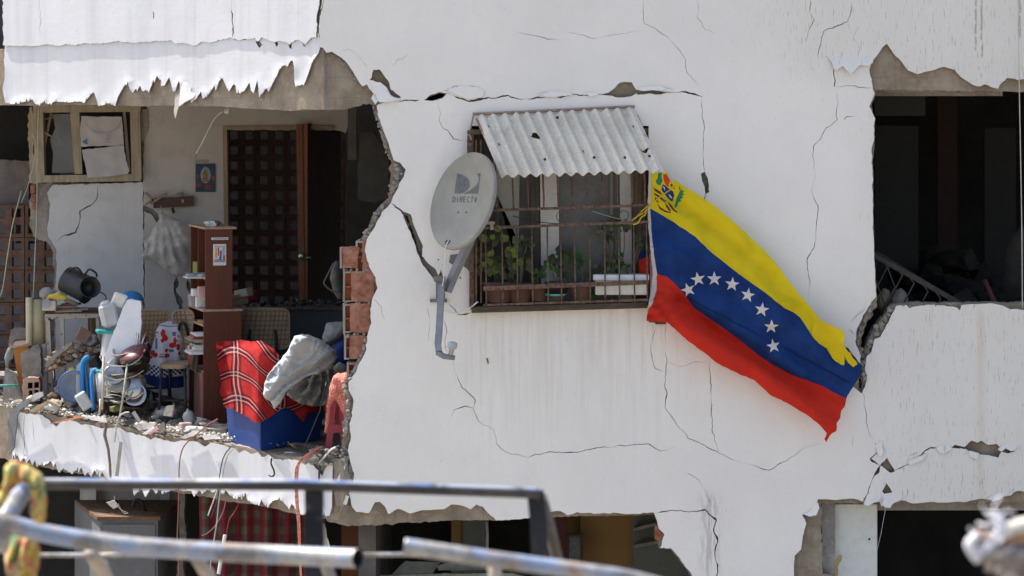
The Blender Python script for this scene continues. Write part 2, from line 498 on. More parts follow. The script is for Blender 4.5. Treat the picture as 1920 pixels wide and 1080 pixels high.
# ------------------------------------------------------------------ materials of the building
def plaster(name, base=(.70, .71, .73), left=False):
    t = Nt(name)
    x, y, z = t.sep()
    a = t.ramp(t.noise(1.3, 5, .6), .3, .7)
    col = t.mix(a, tuple(c * .955 for c in base), tuple(min(.86, c * 1.03) for c in base))
    a = t.ramp(t.noise(2.6, 6, .7, sv=(1, 1, .6)), .5, .72)
    col = t.mix(t.math('MULTIPLY', a, .30), col, tuple(c * k_ for c, k_ in zip(base, (.93, .90, .84))))
    a = t.ramp(t.noise(7, 5, .65), .5, .8)
    col = t.mix(t.math('MULTIPLY', a, .28), col, tuple(c * .88 for c in base))
    if not left:
        # rusty and green streaks that ran down from the window sill
        xm = t.math('MULTIPLY', t.ramp(x, -.38, -.25), t.ramp(x, 1.35, .95))
        zm = t.math('MULTIPLY', t.ramp(z, 2.2, 3.62), t.ramp(z, 3.72, 3.64))
        st = t.ramp(t.noise(5, 5, .62, sv=(5, 1, .22)), .40, .68)
        col = t.mix(t.math('MULTIPLY', t.math('MULTIPLY', xm, zm), t.math('MULTIPLY', st, .5)), col, (.55, .49, .39))
        # grime dashes on the right-hand side and high up
        xm = t.math('MAXIMUM', t.ramp(x, 2.15, 2.75), t.math('MULTIPLY', t.ramp(x, 1.2, 2.4), t.ramp(z, 5.0, 5.5)))
        col = t.mix(t.math('MULTIPLY', xm, .7), col, (.625, .60, .545))
        d1 = t.ramp(t.noise(30, 5, .65, sv=(3.4, 1, .34)), .575, .66)
        col = t.mix(t.math('MULTIPLY', t.math('MULTIPLY', d1, xm), .8), col, (.27, .25, .20))
        d2 = t.ramp(t.noise(9, 5, .6, sv=(5, 1, .18)), .58, .78)
        col = t.mix(t.math('MULTIPLY', t.math('MULTIPLY', d2, xm), .45), col, (.42, .38, .31))
        # brown run on the right parapet
        r1 = t.math('MULTIPLY', t.ramp(t.math('ABSOLUTE', t.math('SUBTRACT', t.math('ADD', x, t.math('MULTIPLY', t.noise(3), .05)), 3.165)), .045, .0), t.ramp(z, 3.70, 3.55))
        r1 = t.math('MULTIPLY', r1, t.ramp(z, 1.9, 3.3, .25, 1))
        col = t.mix(t.math('MULTIPLY', r1, .42), col, (.50, .36, .22))
        # grey smears beside the low crack
        g1 = t.math('MULTIPLY', t.ramp(t.math('ABSOLUTE', t.math('SUBTRACT', x, 1.325)), .10, .02), t.math('MULTIPLY', t.ramp(z, 1.75, 1.95), t.ramp(z, 2.46, 2.36)))
        g2 = t.ramp(t.noise(10, 5, .65, sv=(3, 1, .45)), .44, .58)
        col = t.mix(t.math('MULTIPLY', t.math('MULTIPLY', g1, g2), .6), col, (.36, .34, .31))
        # dark drips high at the right
        for (dx_, zl) in ((3.145, 5.32), (3.105, 5.36), (3.40, 5.45)):
            dm = t.ramp(t.math('ABSOLUTE', t.math('SUBTRACT', t.math('ADD', x, t.math('MULTIPLY', t.noise(9), .03)), dx_ + .015)), .011, .004)
            dm = t.math('MULTIPLY', t.math('MULTIPLY', dm, t.ramp(z, zl, zl + .03)), t.ramp(t.noise(20, 3), .38, .5))
            col = t.mix(t.math('MULTIPLY', dm, .75), col, (.26, .22, .16))
        # sparse thin marks all over
        d3 = t.ramp(t.noise(30, 2, .5, sv=(2.2, 1, .5)), .735, .76)
        col = t.mix(t.math('MULTIPLY', d3, .4), col, (.35, .33, .30))
    else:
        st = t.ramp(t.noise(2.2, 6, .6, sv=(4, 4, .22)), .46, .7)
        col = t.mix(t.math('MULTIPLY', st, .42), col, (.50, .51, .53))
        blot = t.ramp(t.noise(5, 6, .7), .48, .70)
        col = t.mix(t.math('MULTIPLY', blot, .28), col, (.55, .53, .49))
        st = t.ramp(t.noise(13, 4, .6, sv=(3, 3, .2)), .60, .72)
        col = t.mix(t.math('MULTIPLY', st, .22), col, (.45, .42, .38))
        d1 = t.ramp(t.noise(3.1, 3, .5, sv=(5, 5, .08)), .62, .66)
        col = t.mix(t.math('MULTIPLY', d1, .22), col, (.45, .46, .49))
    w_ = t.ramp(t.noise(.9, 5, .6), .35, .65)
    col = t.mix(t.math('MULTIPLY', w_, .35), col, tuple(c * q_ for c, q_ in zip(base, (.975, .985, 1.0))))
    tr_ = t.ramp(t.noise(11, 6, .72, sv=(1, 1, .45)), .56, .72)
    col = t.mix(t.math('MULTIPLY', tr_, .22), col, tuple(c * q_ for c, q_ in zip(base, (.80, .77, .72))))
    sp = t.ramp(t.noise(95, 2, .5), .68, .75)
    col = t.mix(t.math('MULTIPLY', sp, .35), col, (.33, .31, .28))
    h1 = t.noise(150, 3, .7); h2 = t.noise(26, 4, .6); h3 = t.noise(5, 4, .5)
    nm = t.bump(h3, .35 if not left else .10, .03)
    nm = t.bump(h2, .22 if not left else .14, .008, nm)
    nm = t.bump(h1, .30 if not left else .65, .003, nm)
    return t.done(col, .85, nm, 0, .25)

MAT = {}
MAT['plaster'] = plaster('white_plaster', (.76, .732, .685))
MAT['plaster_left'] = plaster('stippled_white_plaster', (.675, .68, .695), True)

def rough_conc(name, c1, c2, c3, seams=True, bs=40):
    t = Nt(name); x, y, z = t.sep()
    col = t.mix(t.ramp(t.noise(5, 5, .65), .35, .68), c1, c2)
    col = t.mix(t.math('MULTIPLY', t.ramp(t.noise(17, 5, .7), .5, .72), .6), col, c3)
    col = t.mix(t.math('MULTIPLY', t.ramp(t.noise(6, 4, .6, sv=(6, 6, .6)), .55, .75), .35), col, tuple(a * .6 for a in c1))
    if seams:
        w = t.math('ADD', z, t.math('MULTIPLY', t.noise(4), .02))
        f = t.math('FRACT', t.math('MULTIPLY', w, 7.3))
        ln = t.math('MULTIPLY', t.ramp(f, .05, .0), t.ramp(t.noise(3, 2), .45, .55))
        col = t.mix(t.math('MULTIPLY', ln, .45), col, tuple(a * .45 for a in c1))
    nm = t.bump(t.noise(bs, 6, .75), .9, .012)
    nm = t.bump(t.noise(bs * 4, 3, .7), .5, .003, nm)
    return t.done(col, .93, nm, 0, .15)
MAT['concrete'] = rough_conc('stripped_brown_concrete', (.25, .20, .145), (.365, .305, .235), (.43, .38, .31))
MAT['mortar'] = rough_conc('broken_mortar', (.27, .24, .20), (.40, .36, .31), (.50, .46, .41), False, 55)
MAT['mortar_grey'] = rough_conc('grey_broken_mortar', (.20, .185, .165), (.30, .28, .255), (.40, .38, .35), False, 55)
MAT['clay'] = M('red_clay_brick', (.31, .085, .040), .9, .35, 16, .8, 50, c2=(.36, .17, .11), dust=.55, dustc=(.42, .35, .30))
MAT['clay_core'] = M('inner_orange_clay', (.42, .13, .05), .9, .2, 14, .4, 60)
MAT['lattice'] = M('brown_lattice_clay', (.125, .072, .048), .9, .25, 7, .4, 60, dust=.35)
MAT['lattice_dark'] = M('doorway_lattice_clay', (.17, .10, .08), .9, .25, 7, .4, 60)  # brown clay tone of the doorway screen
MAT['inner_white'] = M('dusty_inner_wall_paint', (.40, .37, .34), .85, .07, 1.6, .2, 40, dust=.12, streak=.12)
MAT['inner_white2'] = M('greyed_inner_wall_paint', (.50, .50, .495), .85, .05, 1.6, .2, 40, streak=.10)
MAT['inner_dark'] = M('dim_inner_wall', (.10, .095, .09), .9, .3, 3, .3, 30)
MAT['inner_black'] = M('shade_dark_wall', (.028, .027, .026), .95, .3, 3, .3, 30)  # darkness of the unlit rooms put into the wall colour
MAT['inner_green'] = M('dim_greenish_wall', (.17, .18, .165), .9, .1, 3, .2, 30)
MAT['inner_ochre'] = M('ochre_wall_paint', (.30, .185, .07), .85, .1, 3, .2, 30)
MAT['slab'] = rough_conc('slab_concrete', (.22, .20, .18), (.34, .31, .28), (.42, .39, .35), False, 30)
MAT['wood_pale'] = M('weathered_beige_timber', (.31, .265, .19), .8, .2, 5, .4, 40, grain=(6, 6, 1), dust=.25, dustc=(.42, .39, .33), streak=.35)
MAT['wood_frame'] = M('old_ochre_timber', (.25, .185, .115), .8, .2, 5, .4, 40, grain=(6, 6, 1), streak=.3)
MAT['wood_red'] = M('reddish_brown_veneer', (.105, .026, .010), .5, .18, 5, .12, 60, grain=(9, 9, .5), spec=.35, dust=.03)
MAT['wood_orange'] = M('orange_brown_timber', (.165, .062, .022), .6, .2, 5, .2, 60, grain=(8, 8, .6))
MAT['wood_dark'] = M('dark_brown_timber', (.055, .035, .026), .7, .25, 6, .3, 50, grain=(5, 5, 1))
MAT['board_dark'] = M('weathered_sill_board', (.075, .055, .042), .85, .3, 8, .6, 60, grain=(1, 5, 8), dust=.25)
MAT['glass'] = M('dusty_window_glass', (.10, .105, .11), .25, .2, 6, .05, 30, spec=.5)
MAT['ground'] = rough_conc('dusty_ground', (.24, .21, .17), (.34, .30, .25), (.42, .38, .33), False, 12)
MAT['asphalt'] = M('worn_asphalt', (.055, .054, .052), .9, .2, 3, .4, 60, dust=.3)

# ------------------------------------------------------------------ ground
g = MB()
g.add([(-400, -400, 0), (400, -400, 0), (400, 400, 0), (-400, 400, 0)], [(0, 1, 2, 3)])
obj('ground', g, MAT['ground'], kind='structure')
g = MB(); g.add([(-400, -34, .004), (400, -34, .004), (400, -27, .004), (-400, -27, .004)], [(0, 1, 2, 3)])
obj('road', g, MAT['asphalt'], kind='structure')

# ------------------------------------------------------------------ the building
ANG = math.radians(40); CA, SA = math.cos(ANG), math.sin(ANG)
NL = Vector((-SA, -CA, 0))                       # outward normal of the angled balcony front
BLD = thing('apartment_building', (0, 0, 0), 'white cracked apartment block with broken balcony and torn plaster', 'building')

class LP:
    """the angled plane of the balcony front, hinged at the photo column cx"""
    def __init__(s, cx): s.x0 = W(cx, 0)
    def t(s, px):
        a = (px - 960) / S
        return (s.x0 - a) / (CA + a * SA / D)
    def Y(s, px): return s.t(px) * SA
    def p(s, px, py, off=0):
        t = s.t(px); Y = t * SA; k = (D + Y) / D
        return Vector((s.x0 - t * CA, Y, ZC + (HY - py) / S * k)) - NL * off
LU, LL = LP(605), LP(628)

def front(wave=.004, thick=.022, y0=0.0, curl=0, seed=0, ws=.8):
    def f(x, y, d, o):
        p = P(x, y, 0); n = noise.noise(Vector((p.x * ws, seed * 3.1, p.z * ws))) * wave * 2.2
        c = -curl * math.exp(-d / 7) * (.5 + noise.noise(Vector((x * .04, y * .04, seed)))) if curl else 0
        p.y = y0 + n + c + o * thick
        return p
    return f
def leftp(pl, wave=.004, thick=.02, off=0.0, curl=0, seed=0, edge=lambda x: 95):
    def f(x, y, d, o):
        n = noise.noise(Vector((x * .006, y * .006, seed * 3.1))) * wave * 2
        n += noise.noise(Vector((x * .03, y * .004, seed * 3.1 + 5))) * wave
        c = 0
        if curl: c = max(0, min(1, (y - edge(x)) / 25)) * curl * math.exp(-d / 5.5) * (.35 + 1.3 * abs(noise.noise(Vector((x * .06, y * .02, seed)))))
        return pl.p(x, y, off + n - c + o * thick)
    return f

# --- cracks and holes of the main plaster (photo pixels)
CR = []
def ck(pts, w, jit=2.2, seg=6): CR.append(crack(pts, w * (.7 if w > 2.3 else .52), len(CR) + 1, jit, seg))
ck([(608, -4), (604, 15), (597, 34), (597, 60), (600, 74)], 3.5, 1)
ck([(745, 190), (765, 188), (790, 188)], 2.5)
ck([(836, 174), (860, 184), (880, 190), (905, 185), (940, 181), (985, 185)], 3.2)
ck([(985, 185), (1022, 182), (1060, 180), (1100, 179), (1130, 176)], 3)
ck([(830, 172), (850, 162), (882, 161), (906, 170)], 1.2)
ck([(1195, 173), (1225, 172), (1255, 174), (1285, 172), (1318, 182)], 3.2)
ck([(1315, 183), (1320, 230), (1318, 290), (1323, 325)], 1.8)
ck([(1324, 360), (1321, 390)], 1.5)
ck([(820, 190), (827, 212), (823, 226), (830, 240), (850, 260), (877, 264)], 1.7)
ck([(1207, -4), (1206, 20), (1209, 45), (1240, 62), (1262, 80), (1285, 110), (1287, 135), (1310, 160)], 1.5)
ck([(1305, -4), (1310, 15), (1307, 33), (1322, 55), (1340, 62)], 1.1)
ck([(965, 60), (1000, 66), (1025, 73), (1050, 76)], 1.0)
ck([(1060, 60), (1080, 63), (1112, 72), (1160, 64), (1198, 58)], 1.0)
ck([(1520, -4), (1518, 22), (1527, 38), (1515, 62), (1512, 78)], 1.8)
ck([(1600, -4), (1595, 25), (1590, 40), (1565, 50), (1545, 58), (1537, 90), (1536, 115)], 1.7)
ck([(1563, 128), (1566, 150), (1565, 163)], 2.4)
ck([(1565, 163), (1600, 161), (1636, 164)], 1.6)
ck([(1568, 165), (1572, 190), (1570, 224), (1560, 234), (1548, 240), (1538, 262), (1526, 272), (1524, 292), (1530, 328), (1521, 358), (1534, 390), (1530, 430), (1527, 462), (1513, 487), (1514, 505), (1519, 530), (1515, 570)], 1.9, 2)
ck([(1582, 226), (1588, 218), (1602, 219)], 1.6)
ck([(1607, 120), (1612, 90), (1600, 70), (1608, 50)], .9)
ck([(733, 381), (752, 395), (765, 402)], 3)
ck([(838, 564), (850, 578), (860, 590), (872, 590), (884, 586)], 2.5)
ck([(833, 600), (838, 620), (834, 640), (840, 662)], 1.4)
ck([(800, 575), (806, 600), (804, 640)], .9)
ck([(848, 676), (854, 698), (866, 727), (880, 738), (891, 750), (888, 766)], 1.7, 1.6)
ck([(845, 790), (852, 768), (870, 762), (887, 765), (897, 790), (926, 806), (931, 832), (946, 846), (985, 856)], 1.5, 1.6)
ck([(966, 850), (990, 858), (1030, 847), (1068, 848), (1100, 843), (1130, 838), (1170, 836), (1215, 832), (1240, 846), (1268, 838)], 2.2, 2)
ck([(1230, 612), (1220, 650), (1228, 690), (1246, 698)], 1.1)
ck([(1247, 608), (1247, 660), (1249, 700), (1247, 765), (1268, 795), (1290, 822), (1320, 834), (1350, 850), (1390, 868), (1440, 882), (1480, 860), (1510, 838), (1545, 832)], 1.8)
ck([(1330, 670), (1333, 720), (1335, 760), (1335, 808), (1341, 828), (1348, 852)], 2.1, 2)
ck([(1250, 677), (1275, 688), (1300, 679), (1330, 676)], 1.0)
ck([(1619, 735), (1625, 780), (1630, 815), (1641, 829)], 2.0)
ck([(1641, 829), (1646, 848), (1632, 860), (1638, 866), (1650, 872)], 2.4)
ck([(1652, 870), (1636, 898), (1625, 930), (1616, 944)], 4.5, 2)
ck([(1678, 882), (1700, 872), (1722, 856), (1736, 844), (1762, 840)], 2.4)
ck([(1700, 872), (1704, 855), (1722, 848)], 1.0)
ck([(1228, 963), (1260, 957), (1290, 960), (1322, 956), (1334, 968), (1343, 976), (1338, 995), (1346, 1016), (1340, 1040), (1346, 1072), (1342, 1120)], 2.6, 2)
ck([(1284, 885), (1310, 900), (1325, 930), (1335, 948)], 1.2)
ck([(640, 95), (655, 92), (672, 105), (690, 128)], .8)
ck([(765, 100), (745, 112), (735, 125)], .8)
ck([(1545, 640), (1560, 660), (1590, 672)], .7)
ck([(1592, 800), (1600, 820), (1598, 840)], 1.0)
ck([(700, 560), (715, 575), (722, 600)], .8)
HOLES = [frac(h, 5, 1.0, True, i) for i, h in enumerate([
    [(697, 145), (700, 131), (711, 130), (719, 140), (727, 150), (733, 168), (741, 174), (752, 182), (746, 185), (733, 178), (724, 163), (712, 154), (693, 150)],
    [(795, 188), (804, 180), (822, 173), (838, 175), (830, 184), (812, 189)],
    [(1126, 178), (1140, 174), (1153, 165), (1162, 155), (1184, 154), (1192, 167), (1196, 174), (1182, 181), (1160, 183), (1142, 179)],
    [(1192, 168), (1208, 171), (1224, 169), (1252, 173), (1240, 177), (1212, 176), (1195, 178)],
    [(1314, 326), (1321, 322), (1327, 334), (1330, 360), (1323, 364), (1319, 345)],
    [(742, 385), (757, 397), (770, 402), (775, 420), (786, 446), (793, 462), (791, 480), (801, 492), (814, 502), (822, 517), (828, 545), (820, 532), (806, 514), (790, 492), (782, 474), (776, 452), (764, 424), (756, 404)],
    [(826, 505), (829, 512), (828, 560), (822, 562), (818, 540)],
    [(1650, 872), (1663, 858), (1670, 870), (1678, 884), (1668, 886)],
    [(1654, 921), (1662, 906), (1668, 914), (1673, 923), (1658, 926)],
    [(1782, 840), (1790, 834), (1808, 838), (1822, 826), (1832, 830), (1840, 826), (1852, 834), (1868, 832), (1880, 842), (1872, 858), (1848, 853), (1822, 851), (1812, 842)],
    [(1876, 846), (1890, 840), (1903, 846), (1890, 850)],
    [(1230, 598), (1238, 600), (1250, 600), (1249, 606), (1226, 606)],
])]
WIN = [(882, 236), (1216, 236), (1218, 400), (1219, 574), (1090, 578), (884, 584), (886, 560), (880, 535), (884, 505), (878, 480), (880, 300)]
PL_OUT = [(607, -1500), (604, -4), (601, 20), (596, 60), (599, 88), (606, 90), (612, 99), (622, 97), (632, 103), (640, 108), (652, 120), (665, 140), (672, 152), (680, 162), (688, 158), (692, 166),
          (700, 176), (712, 188), (720, 192), (707, 197), (708, 215), (714, 232), (722, 252), (730, 275), (738, 300), (750, 305), (761, 318), (757, 332), (748, 345), (741, 362), (733, 380),
          (716, 398), (703, 425), (688, 448), (684, 470), (692, 500), (704, 520), (708, 540), (700, 556), (694, 580), (696, 606), (688, 632), (687, 655), (674, 680), (664, 702), (653, 718), (654, 732),
          (663, 752), (660, 780), (655, 795), (658, 820), (652, 845), (658, 870), (664, 888), (662, 908), (654, 925), (660, 950), (668, 960), (692, 962), (703, 942), (712, 941), (722, 950), (728, 964), (746, 954), (758, 958), (768, 963), (790, 957), (832, 955),
          (846, 946), (866, 948), (882, 955), (893, 946), (905, 950), (915, 962), (930, 976), (960, 974), (990, 972), (1020, 962), (1050, 958), (1064, 966), (1082, 960), (1120, 963), (1150, 961), (1180, 964), (1226, 961),
          (1230, 972), (1236, 992), (1246, 1002), (1238, 1028), (1258, 1028), (1270, 1042), (1290, 1068), (1310, 1100), (1320, 1500), (1470, 1500), (1488, 1084), (1490, 1042), (1502, 1030), (1507, 1000), (1512, 982), (1504, 966), (1520, 958), (1534, 936),
          (1560, 937), (1600, 935), (1622, 942), (1630, 946), (1650, 941), (1652, 950), (1664, 947), (1678, 940), (1690, 938), (1712, 944), (1745, 941), (1770, 942), (1812, 941), (1840, 935), (1862, 938), (1888, 930), (1908, 920), (1930, 924),
          (2600, 920), (2600, 572), (1960, 574), (1940, 580), (1895, 580), (1880, 573), (1862, 569), (1820, 570), (1803, 572), (1800, 582), (1788, 575), (1740, 571), (1720, 574), (1705, 578), (1700, 572), (1680, 574), (1672, 590), (1662, 610), (1651, 632), (1640, 636), (1634, 660), (1625, 668), (1622, 690), (1626, 712), (1616, 738),
          (1598, 724), (1600, 700), (1612, 688), (1614, 668), (1604, 640), (1606, 622), (1618, 592), (1634, 566), (1643, 556), (1640, 500), (1637, 420), (1636, 330), (1634, 280), (1639, 262), (1638, 236), (1641, 222), (1630, 200), (1640, 175), (1636, 160), (1630, 130), (1634, 118), (1646, 102), (1655, 88), (1663, 82), (1675, 100),
          (1690, 115), (1702, 132), (1720, 139), (1738, 134), (1752, 131), (1768, 125), (1790, 131), (1802, 145), (1822, 158), (1838, 162), (1846, 158), (1858, 163), (1872, 166), (1878, 155), (1888, 146), (1908, 150), (1940, 143), (2600, 146), (2600, -1500)]
pl_out = frac(PL_OUT, 6, 1.2, True, 3)
GB = (560, -80, 2060, 1200)
pm = sheet([pl_out], [WIN] + HOLES + CR, 13, GB, front(.005, .022), regions=(), need_dist=False, seed=1)
obj('facade_plaster', pm, [MAT['plaster'], MAT['mortar']], BLD)

# --- backing of beams, brickwork and parapets behind the plaster
BACK = [(605, -1500), (605, 204), (640, 206), (690, 194), (704, 198), (705, 215), (711, 236), (718, 255), (726, 278), (734, 306), (728, 316), (732, 325), (730, 360), (728, 372), (712, 385), (700, 402), (690, 428), (676, 448),
        (700, 470), (702, 540), (694, 600), (686, 650), (668, 680), (656, 700), (649, 720), (650, 760), (644, 790), (648, 820), (640, 850), (652, 862), (658, 900), (648, 935), (628, 948), (612, 962), (612, 978), (650, 988), (730, 985), (830, 978), (930, 977),
        (1060, 970), (1232, 967), (1234, 985), (1242, 1000), (1236, 1030), (1256, 1030), (1288, 1070), (1308, 1100), (1316, 1500), (1558, 1500), (1560, 1080), (1543, 1078), (1541, 945), (1640, 945), (1920, 943), (2600, 940), (2600, 570),
        (1700, 569), (1672, 574), (1662, 594), (1650, 604), (1640, 618), (1628, 640), (1620, 660), (1618, 690), (1621, 712), (1616, 732), (1612, 728), (1611, 700), (1612, 676), (1616, 655), (1614, 640), (1622, 616), (1630, 596), (1644, 572), (1646, 556), (1641, 500), (1639, 420), (1638, 300), (1641, 262), (1642, 232), (1636, 200), (1642, 178), (1646, 168),
        (1920, 172), (2600, 172), (2600, -1500)]
BH = [WIN, [(797, 187), (806, 181), (824, 175), (834, 177), (828, 183), (812, 188)], [(758, 402), (764, 406), (770, 424), (778, 446), (784, 468), (798, 492), (790, 484), (779, 463), (770, 436), (762, 414)]]
def backf(x, y, d, o):
    p = P(x, y, 0)
    n = abs(noise.noise(Vector((x * .03, y * .03, 3)))) * .018 + noise.noise(Vector((x * .12, y * .12, 8))) * .006
    p.y = .026 + .012 + n + o * .17
    return p
pb = sheet([frac(BACK, 5, 1.5, True, 9)], BH, 11, GB, backf, seed=2)
obj('wall_core', pb, [MAT['concrete'], MAT['mortar']], BLD)

# --- flaps of loose plaster
def flap(outline, lift=.03, tilt=(0, 0), Y=-.004, thick=.007, seed=0, mat='plaster', pl=None):
    cx = sum(p[0] for p in outline) / len(outline); cy = sum(p[1] for p in outline) / len(outline)
    def f(x, y, d, o):
        off = -lift * .4 - (x - cx) / S * tilt[0] - (y - cy) / S * tilt[1] + noise.noise(Vector((x * .05, y * .05, seed))) * .006
        if pl: return pl.p(x, y, off + o * thick)
        p = P(x, y, 0); p.y = Y + off + o * thick; return p
    m = sheet([frac(outline, 5, .9, True, seed)], (), 9, None, f, seed=seed)
    return obj('plaster_flake', m, [MAT[mat], MAT['mortar']], BLD)
flap([(693, 152), (706, 155), (722, 166), (732, 179), (746, 187), (735, 190), (712, 192), (702, 176)], .02, (0, .2), seed=1)
flap([(836, 168), (860, 161), (895, 163), (908, 170), (905, 182), (880, 186), (860, 179)], .012, (0, .1), seed=2)
flap([(1196, 164), (1225, 160), (1262, 168), (1255, 171), (1222, 169), (1200, 170)], .02, (0, .2), seed=3)
flap([(1545, 101), (1570, 104), (1600, 98), (1640, 104), (1636, 118), (1628, 124), (1612, 122), (1593, 139), (1580, 124), (1564, 133), (1556, 112)], .02, (0, .35), seed=4)
flap([(1588, 612), (1604, 596), (1622, 580), (1614, 600), (1604, 620), (1602, 628), (1598, 620)], .02, (.3, .1), seed=5)
flap([(1506, 964), (1520, 956), (1532, 938), (1536, 952), (1530, 965), (1518, 968)], .02, (.2, .4), seed=6)
flap([(1652, 944), (1660, 930), (1680, 926), (1694, 930), (1688, 938), (1676, 942), (1668, 951), (1658, 950)], .025, (0, .5), seed=7)
flap([(1618, 944), (1628, 925), (1640, 918), (1652, 930), (1648, 938), (1634, 944), (1626, 948)], .02, (0, .3), seed=8)
flap([(1870, 842), (1882, 832), (1902, 830), (1908, 838), (1896, 846), (1884, 840), (1876, 846)], .02, (0, .3), seed=9)
flap([(1850, 934), (1866, 926), (1892, 918), (1890, 926), (1872, 936), (1862, 939)], .02, (0, .4), seed=10)
flap([(700, 176), (712, 188), (704, 196), (696, 184)], .02, (0, .3), seed=11)
flap([(1010, 176), (1035, 170), (1060, 172), (1076, 178), (1050, 181), (1022, 182)], .014, (0, .2), seed=21)
flap([(1098, 174), (1112, 172), (1124, 177), (1108, 182)], .014, (0, .2), seed=22)
flap([(1222, 164), (1236, 160), (1250, 166), (1240, 170)], .02, (0, .3), seed=23)
flap([(724, 186), (738, 182), (752, 186), (742, 191)], .012, (0, .2), seed=24)
flap([(1700, 866), (1716, 858), (1738, 850), (1730, 862), (1708, 872)], .016, (.1, .2), seed=25)
flap([(1640, 836), (1652, 826), (1656, 848), (1648, 858)], .016, (.2, .2), seed=26)
flap([(1755, 838), (1775, 832), (1786, 840), (1770, 850), (1758, 846)], .018, (0, .3), seed=27)
flap([(1816, 845), (1836, 850), (1832, 862), (1818, 856)], .012, (0, .3), seed=28)

# --- the angled balcony front above: two layers of stippled plaster over a stripped beam
TEETH_U = [(8, 62), (9, 85), (8, 110), (10, 130), (9, 150), (6, 166), (8, 175), (12, 193), (25, 195), (35, 195), (45, 191), (55, 190), (62, 186), (66, 194), (75, 198), (82, 191), (88, 194), (97, 196), (103, 190), (115, 191), (130, 192), (150, 190), (160, 193), (166, 184), (172, 176), (177, 174),
           (182, 185), (185, 199), (195, 197), (205, 193), (210, 196), (217, 199), (222, 182), (228, 170), (233, 161), (238, 160), (241, 152), (245, 168), (250, 174), (255, 166), (258, 171), (264, 160), (268, 171), (276, 170), (280, 174), (285, 160), (288, 150), (291, 155), (296, 142), (300, 150), (304, 150),
           (303, 162), (310, 160), (318, 145), (322, 158), (326, 172), (330, 170), (334, 156), (338, 152), (341, 170), (342, 199), (350, 190), (355, 178), (361, 162), (358, 185), (360, 193), (368, 186), (378, 171), (381, 185), (388, 182), (393, 175), (400, 165), (403, 157), (405, 170), (412, 152), (418, 146), (425, 160), (431, 172), (437, 160), (443, 160), (444, 174), (452, 175), (460, 170), (468, 155), (472, 170), (477, 175), (483, 150), (486, 165),
           (487, 183), (500, 165), (505, 172), (515, 150), (520, 143), (525, 130), (533, 122), (540, 125), (545, 115), (549, 113), (553, 125), (553, 150), (556, 163), (562, 160), (570, 160), (575, 150), (580, 135), (586, 118), (592, 108), (597, 100), (600, 88), (600, 62)]
smallh = [frac(h, 3, .8, True, 5 + i) for i, h in enumerate([[(479, 78), (486, 76), (492, 84), (486, 90), (482, 84)], [(515, 80), (520, 78), (522, 84), (518, 88)], [(541, 80), (547, 82), (547, 92), (543, 90)], [(565, 76), (570, 80), (574, 88), (569, 86)], [(436, 71), (448, 73), (446, 76), (438, 74)], [(455, 72), (462, 71), (461, 75), (456, 75)]])]
lo = sheet([frac(TEETH_U[:5] + spiky(TEETH_U[5:-3], 3) + TEETH_U[-3:], 4, .6, True, 4)], smallh, 9, None, leftp(LU, .001, .012, 0.0, .011, 1), need_dist=True, seed=3)
obj('lower_plaster_layer', lo, [MAT['plaster_left'], MAT['mortar']], BLD)
TORN = [(-20, -1500), (7, -4), (8, 40), (8, 85), (30, 86), (60, 87), (90, 83), (110, 86), (130, 83), (145, 85), (160, 81), (200, 81), (225, 76), (229, 79), (255, 80), (300, 77), (325, 76), (332, 82), (345, 80), (355, 82), (370, 85), (378, 79), (400, 79), (420, 73), (434, 70), (440, 73), (450, 76), (460, 73), (480, 71), (485, 78), (492, 70), (505, 75), (517, 79), (525, 77), (540, 79), (545, 84), (548, 80), (556, 75), (567, 77), (573, 83), (580, 77), (586, 71), (596, 70), (596, 34), (600, 12), (603, -4), (603, -1500)]
UCK = [crack([(436, -4), (437, 30), (437, 70)], 1.6, 3), crack([(289, 20), (290, 36)], 1.2, 4), crack([(76, -3), (77, 30), (78, 70)], .8, 6)]
up = sheet([frac(TORN, 4, 1.3, True, 6)], UCK, 12, (-60, -80, 620, 120), leftp(LU, .0015, .010, -.011, .006, 2), need_dist=False, seed=4)
obj('upper_plaster_layer', up, [MAT['plaster_left'], MAT['mortar']], BLD)
def leftback(pl, th):
    def f(x, y, d, o):
        n = noise.noise(Vector((x * .02, y * .02, 3))) * .004 + noise.noise(Vector((x * .1, y * .1, 8))) * .003
        return pl.p(x, y, .016 + abs(n) + o * th)
    return f
BU = [(-700, 95), (7, 92), (7, -1500), (604.5, -1500), (604.5, 206), (575, 205), (540, 208), (500, 205), (460, 203), (430, 201), (400, 199), (330, 198), (256, 199), (200, 197), (100, 196), (60, 199), (20, 197), (-700, 200)]
ub = sheet([frac(BU, 6, .8, True, 12)], (), 12, (-60, 60, 620, 220), leftback(LU, .22), seed=5)
obj('balcony_beam', ub, [MAT['concrete'], MAT['mortar']], BLD)
# dangling splinter of plaster
flap([(329, 168), (334, 158), (341, 156), (342, 180), (340, 208), (337, 223), (333, 214), (329, 192)], .03, (.3, .25), seed=13, pl=LU, mat='mortar')
flap([(345, 142), (352, 150), (361, 158), (372, 168), (364, 184), (352, 192), (344, 200), (341, 170)], .025, (-.2, .25), seed=14, pl=LU, mat='plaster_left')

